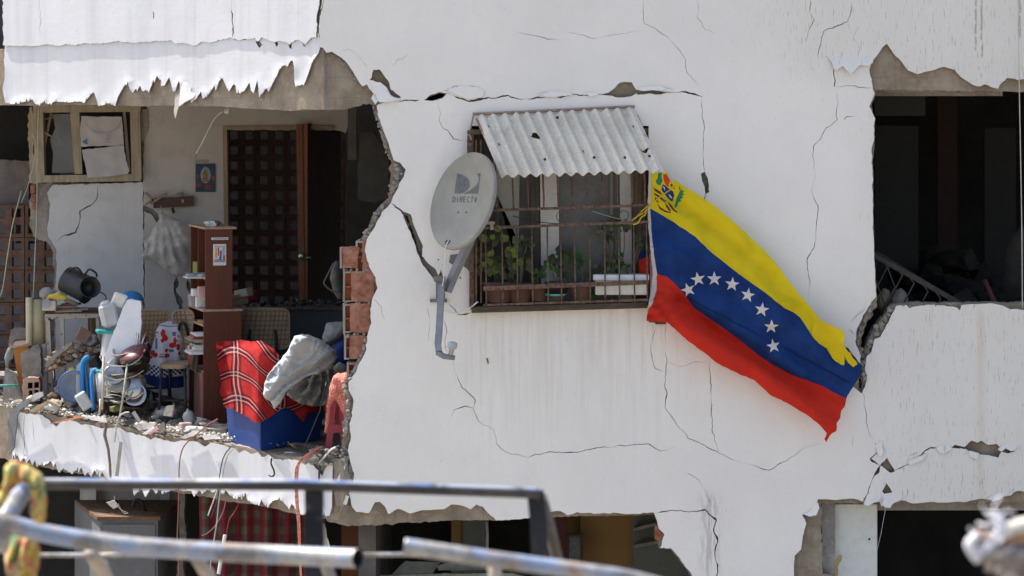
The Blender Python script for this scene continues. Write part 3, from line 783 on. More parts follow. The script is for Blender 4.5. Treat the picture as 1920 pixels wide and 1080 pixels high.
# --- the slab edge below: plaster band with ragged teeth
TOPB = [(22, 768), (40, 774), (60, 777), (80, 779), (93, 788), (105, 800), (112, 792), (122, 786), (140, 790), (152, 797), (165, 796), (180, 801), (200, 804), (225, 801), (232, 808), (245, 811), (270, 818), (282, 825), (290, 820), (310, 826), (325, 829), (345, 826), (370, 829), (384, 838), (395, 830), (420, 836), (440, 842),
        (448, 850), (456, 845), (468, 851), (482, 848), (490, 857), (502, 852), (515, 861), (530, 863), (546, 862), (560, 864), (572, 872), (584, 866), (594, 880), (604, 892), (608, 882), (614, 872), (624, 868)]
BOTB = [(624, 950), (620, 966), (612, 968), (600, 962), (590, 964), (582, 960), (570, 965), (560, 962), (555, 954), (548, 944), (543, 955), (536, 945), (528, 938), (518, 937), (508, 944), (503, 952), (497, 946), (492, 935), (487, 948), (478, 945), (466, 939), (463, 932), (458, 930), (454, 936), (450, 931), (446, 936), (440, 934), (432, 928), (426, 919), (420, 927), (410, 920), (400, 923), (392, 918), (380, 926), (376, 919), (366, 931), (361, 920), (345, 921),
        (330, 918), (318, 921), (306, 926), (300, 918), (293, 926), (289, 918), (283, 917), (275, 932), (268, 917), (260, 922), (254, 929), (250, 912), (240, 910), (232, 914), (226, 906), (216, 908), (206, 902), (198, 893), (194, 884), (190, 894), (184, 890), (178, 881), (172, 894), (166, 885), (160, 892), (154, 876), (150, 886), (144, 881), (136, 889), (130, 884), (124, 881), (118, 879), (112, 886), (108, 880), (106, 868), (101, 876), (96, 864), (91, 869), (84, 873), (76, 871), (70, 876), (67, 862), (62, 873), (58, 860), (52, 869), (47, 858), (40, 866), (34, 853), (29, 860), (24, 862)]
BCK = [crack([(46, 778), (45, 820), (46, 862)], .9, 21), crack([(62, 780), (64, 830)], .7, 22)]
lb = sheet([frac(TOPB, 5, 1.6, False, 14) + frac(spiky(BOTB, 8, 8, 3, 10), 4, .6, False, 15)], BCK, 9, None, leftp(LL, .0007, .014, 0, .012, 5, lambda x: 805 + .165 * (x - 22)), need_dist=True, seed=6)
obj('slab_edge_plaster', lb, [MAT['plaster_left'], MAT['mortar']], BLD)
BL = [(-700, 690), (0, 752), (22, 764), (80, 776), (160, 792), (225, 798), (290, 816), (370, 824), (440, 836), (530, 856), (600, 862), (636, 860), (642, 900), (640, 950), (628, 976), (600, 972), (560, 966), (500, 952), (450, 944), (375, 931), (330, 923), (200, 899), (75, 876), (0, 860), (-700, 770)]
bb = sheet([frac(BL, 5, 1.8, True, 16)], (), 11, (-60, 700, 660, 1000), leftback(LL, .30), seed=7)
obj('balcony_slab_edge', bb, [MAT['concrete'], MAT['mortar']], BLD)
# broken corner below: peeling column between slab edge and main wall
COL = [(627, 866), (640, 858), (650, 868), (657, 905), (650, 930), (642, 944), (632, 960), (628, 930)]
cf = sheet([frac(COL, 5, 1.5, True, 17)], (), 9, None, front(.01, .03, -.004), seed=8)
obj('corner_stub', cf, [MAT['concrete'], MAT['mortar']], BLD)
flap([(631, 900), (642, 876), (648, 872), (646, 888), (636, 916)], .01, seed=18); flap([(640, 946), (648, 928), (655, 930), (650, 946)], .01, seed=19)
flap([(735, 862), (745, 874), (741, 910), (736, 930), (732, 900)], .002, seed=20, mat='mortar_grey') if False else None

# --- slabs, inner walls
def fz(X): return 2.65 + .0475 * max(0, (-1.186 - X))
def lpt(pl, t): return (pl.x0 - t * CA, t * SA)
plan = [lpt(LL, 0), (3.9 * 2.2, .20), (3.9 * 2.2, 8), (-9, 8), lpt(LL, 7.5)]
plan = [(lpt(LL, .02)[0], .22), (8.5, .22), (8.5, 8), lpt(LL, 0.0)[:1] + (8,), (-9, 8), (lpt(LL, 7)[0] + .15, lpt(LL, 7)[1] + .2), (LL.x0 + .15, .2)]
ZB = 2.27
m = MB(); m.prism([(LL.x0, .2), (8.5, .2), (8.5, 8), (LL.x0, 8)], ZB, 2.60)
a7 = lpt(LL, 7); o7 = (a7[0] - NL.x * .3, a7[1] - NL.y * .3)
m.prism([(LL.x0 - NL.x * .33 - .03, -NL.y * .33), (LL.x0, .3), (LL.x0, 8), (-9, 8), o7], lambda x, y: fz(x) - .36, lambda x, y: fz(x))
obj('floor_slab', m, MAT['slab'], BLD)
m = MB(); m.prism([(LU.x0, .2), (8.5, .2), (8.5, 8), (-.6, 8), (-.6, 5.0), (LU.x0, 5.0)], 5.14, 5.34)
a7 = lpt(LU, 7)
m.prism([(LU.x0 - NL.x * .2, -NL.y * .2 + .0), (LU.x0, .3), (LU.x0, 5.0), (-7.0, 5.0)], 5.02, 5.34)
obj('ceiling_slab', m, MAT['inner_white'], BLD)
m = MB(); m.prism([(LU.x0 + .1, .3), (8.5, .3), (8.5, 8), (-.6, 8), (-.6, 5.0), (-6.8, 5.0)], 9.9, 10.1)
obj('roof', m, MAT['inner_dark'], BLD)
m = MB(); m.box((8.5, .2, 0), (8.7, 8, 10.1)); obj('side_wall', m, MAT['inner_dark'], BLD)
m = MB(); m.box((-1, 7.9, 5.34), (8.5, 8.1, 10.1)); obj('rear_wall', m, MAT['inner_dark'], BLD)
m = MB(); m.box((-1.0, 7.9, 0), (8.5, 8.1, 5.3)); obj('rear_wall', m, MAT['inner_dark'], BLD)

BY = 3.1
def flat(Y, thick=.08, wave=.004, seed=0):
    def f(x, y, d, o):
        p = P(x, y, Y); p.y = Y + noise.noise(Vector((p.x, p.z, seed))) * wave + o * thick; return p
    return f
# back wall, left part, with its window above
W1 = [(100, 347), (268, 342), (270, 792), (104, 792), (104, 545), (106, 500), (105, 466), (92, 447), (88, 430), (92, 405), (94, 385), (88, 362), (96, 350)]
o = sheet([frac(W1, 5, 1.2, True, 30)], [crack([(184, 347), (182, 372), (172, 384), (150, 396), (148, 420), (142, 436), (118, 442), (108, 452)], 1.9, 31)], 14, None, flat(BY, .02), seed=9)
obj('back_wall_plaster', o, [MAT['inner_white2'], MAT['mortar']], BLD)
W1b = [(60, 344), (270, 342), (272, 792), (106, 792), (100, 548), (102, 512), (98, 470), (86, 452), (62, 444), (55, 420), (57, 395), (54, 378), (60, 360)]
o = sheet([frac(W1b, 4, 1.6, True, 32)], (), 10, None, flat(BY + .03, .14, .02), seed=10)
obj('back_wall_core', o, [MAT['mortar'], MAT['mortar']], BLD)
for a, b in (((57, 346), (66, 362)), ((58, 364), (67, 378)), ((60, 380), (68, 394))):
    m = MB(); m.box(P(a[0], a[1], BY + .0), P(b[0], b[1], BY + .0) + Vector((0, .09, 0)), jit=.004)
    obj('brick', m, MAT['clay'], BLD)
# back wall, right part, with the doorway
W2 = [(274, 196), (654, 196), (654, 226), (642, 240), (640, 792), (638, 800), (637, 300), (625, 243), (422, 243), (426, 792), (280, 792), (306, 700), (310, 600), (338, 530), (330, 470), (300, 420), (282, 398), (268, 385), (266, 330), (268, 268), (276, 236), (275, 210)]
W2 = [(274, 196), (655, 196), (654, 226), (648, 250), (640, 246), (623, 243), (422, 243), (426, 800), (272, 800), (270, 384), (268, 330), (270, 268), (277, 236), (276, 210)]
wc = [crack([(330, 520), (328, 545), (338, 570), (345, 600)], 7, 33, 3), crack([(352, 524), (356, 560), (358, 590)], 4, 34, 3), crack([(266, 384), (278, 398), (292, 400), (298, 420)], 6, 35, 3),
      frac([(268, 384), (288, 392), (297, 404), (298, 422), (292, 414), (284, 402), (270, 396)], 4, 1, True, 3)]
o = sheet([frac(W2, 6, 1.3, True, 36)], wc, 14, None, flat(BY + .0, .02), seed=11)
obj('doorway_wall_plaster', o, [MAT['inner_white'], MAT['mortar']], BLD)
W2b = [(272, 190), (654, 190), (656, 226), (648, 244), (622, 244), (423, 244), (427, 800), (273, 800), (272, 384), (270, 330), (262, 290), (264, 230), (266, 200)]
o = sheet([frac(W2b, 4, 1.2, True, 37)], (), 12, None, flat(BY + .035, .12, .015), seed=12)
obj('doorway_wall_core', o, [MAT['mortar_grey'], MAT['mortar_grey']], BLD)

# window of the back wall: timber frame, mullion, leaning sash
wy = BY - .05
WND = thing('timber_window', P(165, 345, wy), None, None); WND.parent = BLD; WND['label'] = 'beige timber window frame with missing panes'
def bar(name, a, b, Y, w, dpt, mat, parent, jit=.002):
    """a straight bar between two photo points, w px wide, dpt metres deep"""
    A = P(*a, Y); B = P(*b, Y); k = (D + Y) / D; hw = w / S * k / 2
    t = (B - A).normalized(); n = Vector((-t.z, 0, t.x)) * hw
    m = MB(); v = [A - n, A + n, B + n, B - n]
    v = v + [p + Vector((0, dpt, 0)) for p in v]
    v = [p + Vector((R.uniform(-jit, jit), 0, R.uniform(-jit, jit))) for p in v]
    m.add(v, [(0, 1, 2, 3), (7, 6, 5, 4), (0, 4, 5, 1), (1, 5, 6, 2), (2, 6, 7, 3), (3, 7, 4, 0)])
    return m if name is None else obj(name, m, mat, parent)
wp = MAT['wood_pale']
bar('frame_rail', (62, 205), (264, 203), wy, 13, .09, wp, WND)
bar('frame_rail', (70, 336), (264, 333), wy - .004, 13, .09, wp, WND)
bar('frame_stile', (74, 204), (77, 336), wy - .002, 13, .09, wp, WND)
bar('frame_stile', (66, 200), (69, 342), wy + .02, 8, .09, wp, WND)
bar('frame_stile', (253, 204), (256, 336), wy - .003, 19, .09, wp, WND)
bar('mullion', (142, 210), (148, 326), wy + .004, 13, .07, wp, WND)
bar('sash_stile', (134, 211), (142, 326), wy + .012, 6, .04, wp, WND)
bar('sash_stile', (232, 208), (242, 322), wy + .03, 5, .04, wp, WND)
bar('sash_stile', (96, 212), (82, 280), wy + .07, 4, .02, MAT['wood_frame'], WND)
bar('glazing_bar', (83, 248), (134, 278), wy + .05, 2, .01, wp, WND)
bar('glazing_bar', (82, 224), (128, 214), wy + .05, 1.6, .01, wp, WND)
gm = sheet([frac([(98, 214), (131, 214), (133, 250), (137, 300), (139, 324), (97, 324), (100, 290), (94, 262), (104, 240)], 6, .7, True, 2)], (), 20, None, flat(wy + .03, .004, 0), seed=1)
obj('pane', gm, [MAT['glass'], MAT['glass']], WND)
# splintered post left of the window
obj('splintered_post', sheet([frac([(54, 202), (60, 200), (64, 240), (62, 280), (66, 330), (68, 345), (54, 343), (55, 300), (52, 250)], 4, 1.4, True, 2)], (), 8, None, flat(BY - .03, .08, .01), seed=1), [wp, MAT['wood_frame']], BLD)
obj('peeled_wall_strip', sheet([frac([(265, 205), (277, 204), (278, 240), (272, 260), (266, 266), (263, 240)], 4, 1.4, True, 2)], (), 8, None, flat(BY - .012, .02, .01), seed=1), [MAT['mortar'], MAT['mortar']], BLD)

# rooms behind: dark boxes
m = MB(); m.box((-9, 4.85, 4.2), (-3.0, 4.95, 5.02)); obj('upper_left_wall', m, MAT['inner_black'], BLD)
m = MB(); m.box((W(30, 4), 4.0, 3.9), (W(290, 4), 4.08, 5.02)); obj('added_dark_panel', m, MAT['inner_black'], BLD)  # black panels added so the openings in front stay dark
m = MB(); m.box((W(-500, 4.1), 4.1, 4.35), (W(50, 4.1), 4.16, 5.02)); obj('added_dark_panel', m, MAT['inner_black'], BLD)
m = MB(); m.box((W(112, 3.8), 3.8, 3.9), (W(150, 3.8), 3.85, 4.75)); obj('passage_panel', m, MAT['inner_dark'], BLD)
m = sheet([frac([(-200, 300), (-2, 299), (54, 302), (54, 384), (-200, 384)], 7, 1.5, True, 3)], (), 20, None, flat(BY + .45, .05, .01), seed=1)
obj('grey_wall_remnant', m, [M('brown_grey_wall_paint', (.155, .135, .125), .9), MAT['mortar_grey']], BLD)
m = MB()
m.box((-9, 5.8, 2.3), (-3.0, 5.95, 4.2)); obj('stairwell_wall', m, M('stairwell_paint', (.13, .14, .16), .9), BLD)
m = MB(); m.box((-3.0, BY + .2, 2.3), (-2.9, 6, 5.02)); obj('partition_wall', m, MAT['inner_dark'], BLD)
m = MB(); m.box((-2.9, 6.6, 2.3), (-.6, 6.7, 9.9)); obj('added_light_well_wall', m, M('added_well_paint', (.055, .055, .055), .9), BLD)  # light well added, open above so daylight reaches lattice and hall
m = MB(); m.box((-.7, 5.0, 5.34), (-.6, 7.9, 9.9)); obj('added_light_well_wall', m, MAT['inner_dark'], BLD)
m = MB(); m.box((-9, 4.9, 5.34), (-.7, 5.0, 9.9)); obj('added_light_well_wall', m, MAT['inner_dark'], BLD)
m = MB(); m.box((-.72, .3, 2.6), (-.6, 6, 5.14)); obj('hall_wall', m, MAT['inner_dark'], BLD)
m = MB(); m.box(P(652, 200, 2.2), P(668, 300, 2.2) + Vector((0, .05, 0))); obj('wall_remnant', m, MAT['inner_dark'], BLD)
m = sheet([frac([(676, 250), (700, 246), (712, 262), (728, 300), (730, 370), (700, 380), (672, 372), (670, 320)], 6, 2, True, 3)], (), 12, None, flat(1.6, .1, .01), seed=3); obj('dim_wall_remnant', m, [M('blackish_remnant', (.05, .048, .042), .95)] * 2, BLD)  # remnant in one even blackish tone
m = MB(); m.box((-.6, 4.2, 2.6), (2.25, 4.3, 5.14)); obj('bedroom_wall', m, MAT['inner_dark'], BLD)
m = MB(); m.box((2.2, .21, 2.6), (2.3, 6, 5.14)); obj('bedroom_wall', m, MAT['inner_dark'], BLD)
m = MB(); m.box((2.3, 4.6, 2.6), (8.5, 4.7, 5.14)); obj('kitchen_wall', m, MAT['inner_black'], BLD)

# clay lattice screens: blocks of two by two square holes
def lattice_block(c, s_, dep, t, mi=0):
    """one block centred at c, s_ metres wide, with four square holes"""
    m = MB(); h = s_ / 2; b = .0
    x0, z0 = c[0] - h, c[2] - h; y0 = c[1]
    st = [(0, t / 2), (h - t / 2, h + t / 2), (s_ - t / 2, s_)]
    g = .0025
    for i, (a, b2) in enumerate(st):
        a2 = a + (g if i == 0 else 0); b3 = b2 - (g if i == 2 else 0)
        m.box((x0 + a2, y0, z0 + g), (x0 + b3, y0 + dep, z0 + s_ - g))
    for i, (a, b2) in enumerate(st):
        a2 = a + (g if i == 0 else 0); b3 = b2 - (g if i == 2 else 0)
        for (u0, u1) in ((t / 2, h - t / 2), (h + t / 2, s_ - t / 2)):
            m.box((x0 + u0, y0 + .002, z0 + a2), (x0 + u1, y0 + dep - .002, z0 + b3))
    return m
def lattice(name, px0, py0, nx, nz, Y, s_, t, mat, label, skip=()):
    T = thing(name, P(px0, py0, Y), None, None); T.parent = BLD; T['label'] = label
    p0 = P(px0, py0, Y); me = None
    for i in range(nx):
        for j in range(nz):
            if (i, j) in skip: continue
            c = p0 + Vector(((i + .5) * s_, 0, -(j + .5) * s_))
            if me is None:
                o = obj('lattice_block', lattice_block(p0 + Vector((.5 * s_, 0, -.5 * s_)), s_, .09, t), mat, T); me = o; base = Vector((.5 * s_, 0, -.5 * s_))
                if (i, j) != (0, 0): pass
            else:
                o = me.copy(); sc.collection.objects.link(o); o.parent = T
                o.location = Vector((i * s_ + R.uniform(-.002, .002), R.uniform(-.006, .006), -j * s_))
    return T
k3 = (D + 3.45) / D / S
lattice('clay_lattice_screen', -76, 384, 3, 6, BY + .35, 61 * k3, 13.5 * k3, MAT['lattice'], 'brown clay lattice screen on the left')
lattice('clay_lattice_screen', 424, 240, 4, 7, 4.4, .245, .056, MAT['lattice_dark'], 'dark clay lattice screen seen through the doorway')

# door frame and the open leaf
DR = thing('doorway', P(520, 780, BY), None, None); DR.parent = BLD; DR['label'] = 'timber door frame with the leaf swung open'
wf = MAT['wood_frame']
bar('door_frame_rail', (418, 240), (626, 239), BY - .02, 7, .12, wf, DR)
bar('door_frame_stile', (422, 240), (428, 790), BY - .018, 8, .12, wf, DR)
A = P(566, 232, BY - .10); Bp = P(629, 244, BY + .75)
m = MB(); z0 = H(790, BY); 
def leaf(m, A, B, z0, z1a, z1b, th):
    d = Vector((B.x - A.x, B.y - A.y, 0)).normalized(); n = Vector((-d.y, d.x, 0)) * th
    v = [Vector((A.x, A.y, z0)), Vector((B.x, B.y, z0)), Vector((B.x, B.y, z1b)), Vector((A.x, A.y, z1a))]
    v += [p + n for p in v]
    m.add(v, [(0, 1, 2, 3), (7, 6, 5, 4), (0, 4, 5, 1), (1, 5, 6, 2), (2, 6, 7, 3), (3, 7, 4, 0)], [1, 1, 0, 1, 0, 0])
leaf(m, A, Bp, z0, A.z, Bp.z + .06, -.045)
obj('door_leaf', m, [MAT['wood_orange'], MAT['wood_dark']], DR)
m = MB(); bar_ = bar(None, (561, 233), (569, 790), BY - .115, 11, .012, None, None); m.merge(bar_)
obj('door_edge', m, MAT['wood_orange'], DR)
chrome = M('tarnished_metal', (.5, .5, .48), .35, .2, 20, .05, 60, metal=1)
m = MB(); q = P(566, 480, BY - .12)
m.lathe([(0, 0), (.022, 0), (.022, .006), (.01, .008), (.01, .03), (.026, .038), (.028, .05), (.02, .06), (0, .062)], Matrix.Translation(q) @ Matrix.Rotation(math.radians(90), 4, 'X'), 14)
m.tube([q + Vector((.02, .005, -.01)), q + Vector((.07, .0, -.012))], .008)
obj('door_knob', m, chrome, DR)

# hollow bricks along the broken edge
def hollow(x0, y0, x1, y1, Y=.035, fr=.3, seed=0, parent=BLD, cap=True, mat='clay'):
    a = P(x0, y0, Y); b = P(x1, y1, Y); w = b.x - a.x; h = a.z - b.z
    r = random.Random(seed); m = MB()
    xs = a.x + w * fr
    pts = frac([(x0 + (x1 - x0) * fr, y0), (x1, y0), (x1 + r.uniform(-4, 3), (y0 + y1) / 2), (x1 - r.uniform(0, 5), y1), (x0 + (x1 - x0) * fr, y1)], 5, 1, True, seed)
    m.merge(sheet([pts], (), 9, None, front(.006, .13, Y, 0, seed), side_mi=0, seed=seed))
    m.box((a.x, Y + .0, b.z), (a.x + .014, Y + .13, a.z), jit=.002, mi=2)
    m.box((a.x + .014, Y + .05, b.z + .012), (xs, Y + .12, a.z - .012), 1)
    m.box((a.x, Y, a.z - .012), (xs, Y + .13, a.z), mi=2); m.box((a.x, Y, b.z), (xs, Y + .13, b.z + .01), mi=2)
    m.box((a.x + .014, Y + .012, (a.z + b.z) / 2 - .005), (xs, Y + .05, (a.z + b.z) / 2 + .003), 1)
    return obj('brick', m, [MAT[mat], MAT['clay_core'], MAT['mortar']], parent)
hollow(637, 464, 674, 503, .02, .12, 1); hollow(667, 452, 699, 512, .03, .38, 2); hollow(643, 509, 704, 566, .03, .24, 3)
hollow(643, 570, 696, 624, .03, .24, 4); hollow(645, 630, 690, 674, .03, .22, 5); hollow(650, 680, 676, 712, .035, .5, 6)
# rough mortar lumps lining the broken edges
m = MB(); rr = random.Random(5)
def line_lumps(m, pts, n, s0, s1, Y0, Y1, sp=4):
    seg = [(pts[i], pts[i + 1]) for i in range(len(pts) - 1)]
    L = [math.hypot(b[0] - a[0], b[1] - a[1]) for a, b in seg]; tot = sum(L)
    for i in range(n):
        t = rr.random() * tot; j = 0
        while t > L[j] and j < len(L) - 1: t -= L[j]; j += 1
        a, b = seg[j]; u = t / L[j]
        x = a[0] + (b[0] - a[0]) * u + rr.uniform(-sp, sp); y = a[1] + (b[1] - a[1]) * u + rr.uniform(-sp, sp)
        s_ = rr.uniform(s0, s1)
        m.rock(P(x, y, rr.uniform(Y0, Y1)), (s_, s_ * .8, s_ * rr.uniform(.6, 1.3)), rr.random() * 50, 1, .5)
line_lumps(m, [(702, 200), (712, 240), (733, 300)], 70, .004, .013, .02, .16, 2)
line_lumps(m, [(738, 305), (750, 318), (742, 345), (734, 378), (714, 396), (696, 430), (684, 448)], 190, .008, .026, .015, .15, 5)
line_lumps(m, [(676, 450), (684, 505)], 26, .006, .016, .02, .12, 3)
line_lumps(m, [(645, 506), (700, 507), (700, 568), (648, 568)], 60, .005, .012, .012, .1, 2)
line_lumps(m, [(648, 627), (690, 626)], 26, .005, .012, .012, .1, 2)
line_lumps(m, [(690, 640), (676, 678), (656, 712), (648, 722)], 110, .007, .018, .012, .14, 4)
line_lumps(m, [(648, 722), (656, 758), (650, 790), (650, 830), (645, 850), (655, 880), (658, 905)], 240, .007, .022, .005, .2, 5)
line_lumps(m, [(1672, 580), (1656, 606), (1640, 622), (1628, 650), (1620, 680), (1620, 720)], 150, .007, .022, .012, .12, 4)
line_lumps(m, [(1640, 566), (1626, 592), (1612, 618), (1608, 640), (1616, 668), (1606, 700), (1604, 722)], 130, .007, .02, .015, .12, 4)
line_lumps(m, [(742, 388), (764, 402), (776, 440), (786, 474), (806, 506), (822, 540)], 60, .004, .012, .03, .1, 3)
line_lumps(m, [(1680, 574), (1800, 573), (1920, 576)], 60, .004, .012, .0, .15, 2)
line_lumps(m, [(616, 98), (640, 112), (662, 142), (680, 166)], 60, .004, .010, .018, .03, 3)
obj('mortar_crumbs', m, MAT['mortar'], BLD, kind='stuff')
# ------------------------------------------------------------------ storey below
m = MB()
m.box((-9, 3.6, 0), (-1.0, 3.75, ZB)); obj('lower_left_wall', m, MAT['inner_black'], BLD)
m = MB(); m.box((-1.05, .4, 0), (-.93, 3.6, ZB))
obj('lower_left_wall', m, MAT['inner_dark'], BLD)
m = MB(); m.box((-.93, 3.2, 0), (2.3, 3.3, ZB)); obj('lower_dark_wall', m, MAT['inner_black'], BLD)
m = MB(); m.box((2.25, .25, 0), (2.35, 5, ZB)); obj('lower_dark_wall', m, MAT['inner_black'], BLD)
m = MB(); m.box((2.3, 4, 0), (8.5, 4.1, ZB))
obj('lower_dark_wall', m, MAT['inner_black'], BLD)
m = MB(); m.box(P(150, 900, 2.6), P(346, 1300, 2.6) + Vector((0, .08, 0))); obj('lower_white_wall', m, MAT['inner_white'], BLD)
m = MB(); m.box(P(157, 905, 2.5), P(180, 1000, 2.5) + Vector((0, .08, 0))); obj('pilaster', m, MAT['inner_white2'], BLD)
m = MB(); m.box(P(300, 905, 2.5), P(318, 1100, 2.5) + Vector((0, .08, 0))); obj('pilaster', m, MAT['inner_white2'], BLD)
o = sheet([frac([(338, 920), (348, 921), (345, 960), (350, 1000), (342, 1040), (346, 1090), (330, 1090), (336, 1000)], 4, 1.4, True, 3)], (), 10, None, flat(1.6, .1, .01), seed=3)
obj('broken_jamb', o, [MAT['mortar_grey']] * 2, BLD)
m = MB(); m.box(P(1088, 940, 2.2), P(1190, 1250, 2.2) + Vector((0, .9, 0))); obj('ochre_wall', m, MAT['inner_ochre'], BLD)
m = MB(); m.box(P(1064, 940, 2.5), P(1092, 1250, 2.5) + Vector((0, .06, 0))); obj('ochre_wall', m, MAT['inner_ochre'], BLD)
m = MB(); m.box(P(846, 960, 2.6), P(868, 1250, 2.6) + Vector((0, .06, 0)))
obj('ochre_wall', m, MAT['inner_ochre'], BLD)
m = MB(); m.box(P(1186, 940, 2.0), P(1380, 1250, 2.0) + Vector((0, .06, 0))); obj('greenish_wall', m, MAT['inner_green'], BLD)
m = MB(); m.box(P(868, 960, 2.55), P(916, 1250, 2.55) + Vector((0, .05, 0))); obj('greenish_wall', m, MAT['inner_green'], BLD)
m = MB(); m.box(P(1030, 950, 2.0), P(1064, 1250, 2.0) + Vector((0, .05, 0))); obj('maroon_panel', m, M('maroon_panel', (.10, .03, .035), .8), BLD)
m = MB(); m.box(P(640, 975, 2.0), P(671, 1250, 2.0) + Vector((0, .1, 0))); obj('timber_post', m, MAT['wood_orange'], BLD)
SH = M('grey_shelf_paint', (.30, .30, .28), .7)
m = MB(); v = [P(1188, 990, 1.9), P(1232, 980, 1.5), P(1232, 985, 1.5), P(1188, 996, 1.9)]; v += [p + Vector((.02, .25, 0)) for p in v]
m.add(v, [(0, 3, 2, 1), (4, 5, 6, 7), (0, 1, 5, 4), (1, 2, 6, 5), (2, 3, 7, 6), (3, 0, 4, 7)]); obj('wall_shelf', m, SH, BLD)
m = MB(); v = [P(1188, 1022, 1.9), P(1242, 1012, 1.4), P(1242, 1018, 1.4), P(1188, 1028, 1.9)]; v += [p + Vector((.02, .25, 0)) for p in v]
m.add(v, [(0, 3, 2, 1), (4, 5, 6, 7), (0, 1, 5, 4), (1, 2, 6, 5), (2, 3, 7, 6), (3, 0, 4, 7)]); obj('wall_shelf', m, SH, BLD)
o = sheet([frac([(1229, 985), (1240, 990), (1247, 1004), (1240, 1014), (1228, 1012)], 4, 1, True, 3)], (), 10, None, flat(.03, .1, .01), seed=3)
obj('brick', o, [MAT['clay']] * 2, BLD)
# exposed pillar, its shaded side and the white board below the right parapet
m = MB(); m.box(P(1541, 944, .10), P(1566, 1300, .10) + Vector((0, .3, 0))); obj('pillar_side', m, MAT['slab'], BLD)
wb = M('stained_white_board', (.60, .61, .57), .6, .05, 3, .1, 50, dust=.15, dustc=(.45, .38, .22))
m = MB(); m.box(P(1563, 945, .16), P(1645, 1300, .16) + Vector((0, .03, 0)), bev=.004); 
br = obj('white_board', m, wb, BLD)
m = MB(); m.disc(.008, Matrix.Translation(P(1630, 1011, .157)) @ Matrix.Rotation(math.radians(90), 4, 'X')); obj('bolt_hole', m, MAT['inner_black'], br)
st_ = sheet([frac([(1562, 1056), (1568, 1048), (1573, 1040), (1580, 1042), (1577, 1052), (1571, 1062), (1572, 1090), (1562, 1092)], 3, 1.2, True, 3)], (), 9, None, flat(.158, .001, 0), seed=3)
obj('ochre_stain', st_, [M('ochre_stain', (.52, .38, .16), .8)] * 2, br)

# things seen below
CB = M('pale_cabinet_paint', (.12, .12, .12), .7, .1, 5, .1, 40, dust=.2)
T = thing('storage_cabinet', P(220, 1100, 1.4), 'pale low cabinet with a brown top under the balcony slab', 'cabinet')
m = MB(); a = P(140, 962, 2.2); b = P(188, 975, 1.3); c = P(296, 974, 1.3)
zb = .3
m.prism([(b.x, b.y), (c.x, c.y), (c.x + .05, 2.2), (a.x, a.y)], zb, b.z); obj('carcass', m, CB, T)
m = MB(); m.prism([(b.x - .02, b.y - .02), (c.x + .02, c.y - .02), (c.x + .07, 2.2), (a.x, a.y)], b.z, b.z + .025); obj('top_board', m, M('brown_board', (.12, .065, .035), .7, dust=.3), T)
m = MB(); m.box((b.x + .02, 1.285, .5), (c.x - .02, 1.30, b.z - .03)); obj('door_panel', m, CB, T)
def tubeobj(name, pts, r, mat, label, cat, parent=None, group=None, n=7):
    m = MB(); m.tube(pts, r, n); return obj(name, m, mat, parent, label, cat, group)
def catmull(pts, k=6):
    pts = [Vector(p) for p in pts]; q = [pts[0]] + pts + [pts[-1]]; out = []
    for i in range(1, len(q) - 2):
        for j in range(k):
            t = j / k; a, b, c, d = q[i - 1], q[i], q[i + 1], q[i + 2]
            out.append(.5 * ((2 * b) + (c - a) * t + (2 * a - 5 * b + 4 * c - d) * t * t + (3 * b - a - 3 * c + d) * t ** 3))
    return out + [pts[-1]]
BLKM = M('black_metal', (.02, .02, .02), .5, .2, 20, .1, 40)
tubeobj('crowbar', catmull([P(250, 950, 1.6), P(252, 940, 1.6), P(262, 938, 1.6), P(272, 955, 1.6), P(284, 968, 1.7), P(290, 980, 1.7)]), .012, BLKM, 'black bent crowbar lying on the pale low cabinet', 'crowbar')
m = MB(); m.box(P(0, 0, 0), P(6, 30, 0) + Vector((0, .02, 0))); M4 = Matrix.Translation(P(208, 962, 1.4)) @ Matrix.Rotation(.6, 4, 'Y') @ Matrix.Translation(-P(0, 0, 0)); m.xf(M4)
obj('brick_shard', m, MAT['clay_core'], None, 'orange brick shard lying on the pale low cabinet', 'shard')
# checkered curtain
t = Nt('red_checkered_curtain'); u = t.sep(t.tc.outputs['UV'])
fx = t.math('FRACT', t.math('MULTIPLY', u[0], 4.2)); fy = t.math('FRACT', t.math('MULTIPLY', u[1], 3.4))
sx = t.math('MULTIPLY', t.ramp(fx, .42, .48), t.ramp(fx, .98, .92)); sy = t.math('MULTIPLY', t.ramp(fy, .42, .48), t.ramp(fy, .98, .92))
col = t.mix(sx, (.10, .105, .085), (.17, .03, .035)); col = t.mix(t.math('MULTIPLY', sy, .6), col, (.13, .02, .025))
col = t.mix(t.math('MULTIPLY', t.ramp(t.noise(20), .4, .7), .35), col, (.05, .045, .04))
CHK = t.done(col, .9, t.bump(t.noise(300, 2), .2, .002), 0, .1)
def curt(x, y, d, o):
    p = P(x, y, 1.25); p.y += .05 * math.sin(x * .16) + .03 * math.sin(x * .07 + 1) + o * .004; return p
obj('checkered_curtain', sheet([frac([(372, 925), (600, 940), (604, 1100), (376, 1100)], 8, .5)], (), 4, None, curt, jit=.1), [CHK] * 2, None, 'red and green checkered curtain hanging under the balcony slab', 'curtain')
def curt2(x, y, d, o):
    p = P(x, y, .5); p.y += .02 * math.sin(x * .5 + y * .01) + o * .004; return p
LCUR = M('dirty_white_cloth', (.60, .59, .56), .85, .08, 9, .2, 90)
obj('torn_white_cloth', sheet([frac([(604, 968), (609, 985), (612, 1002), (618, 1020), (622, 1050), (626, 1100), (611, 1100), (608, 1060), (604, 1020), (606, 1000)], 4, 1.2)], (), 5, None, curt2, jit=.1), [LCUR] * 2, None, 'torn white cloth strip hanging behind the dark square post', 'cloth')
PVC = M('white_pvc', (.66, .67, .67), .45, .05, 9, .05)
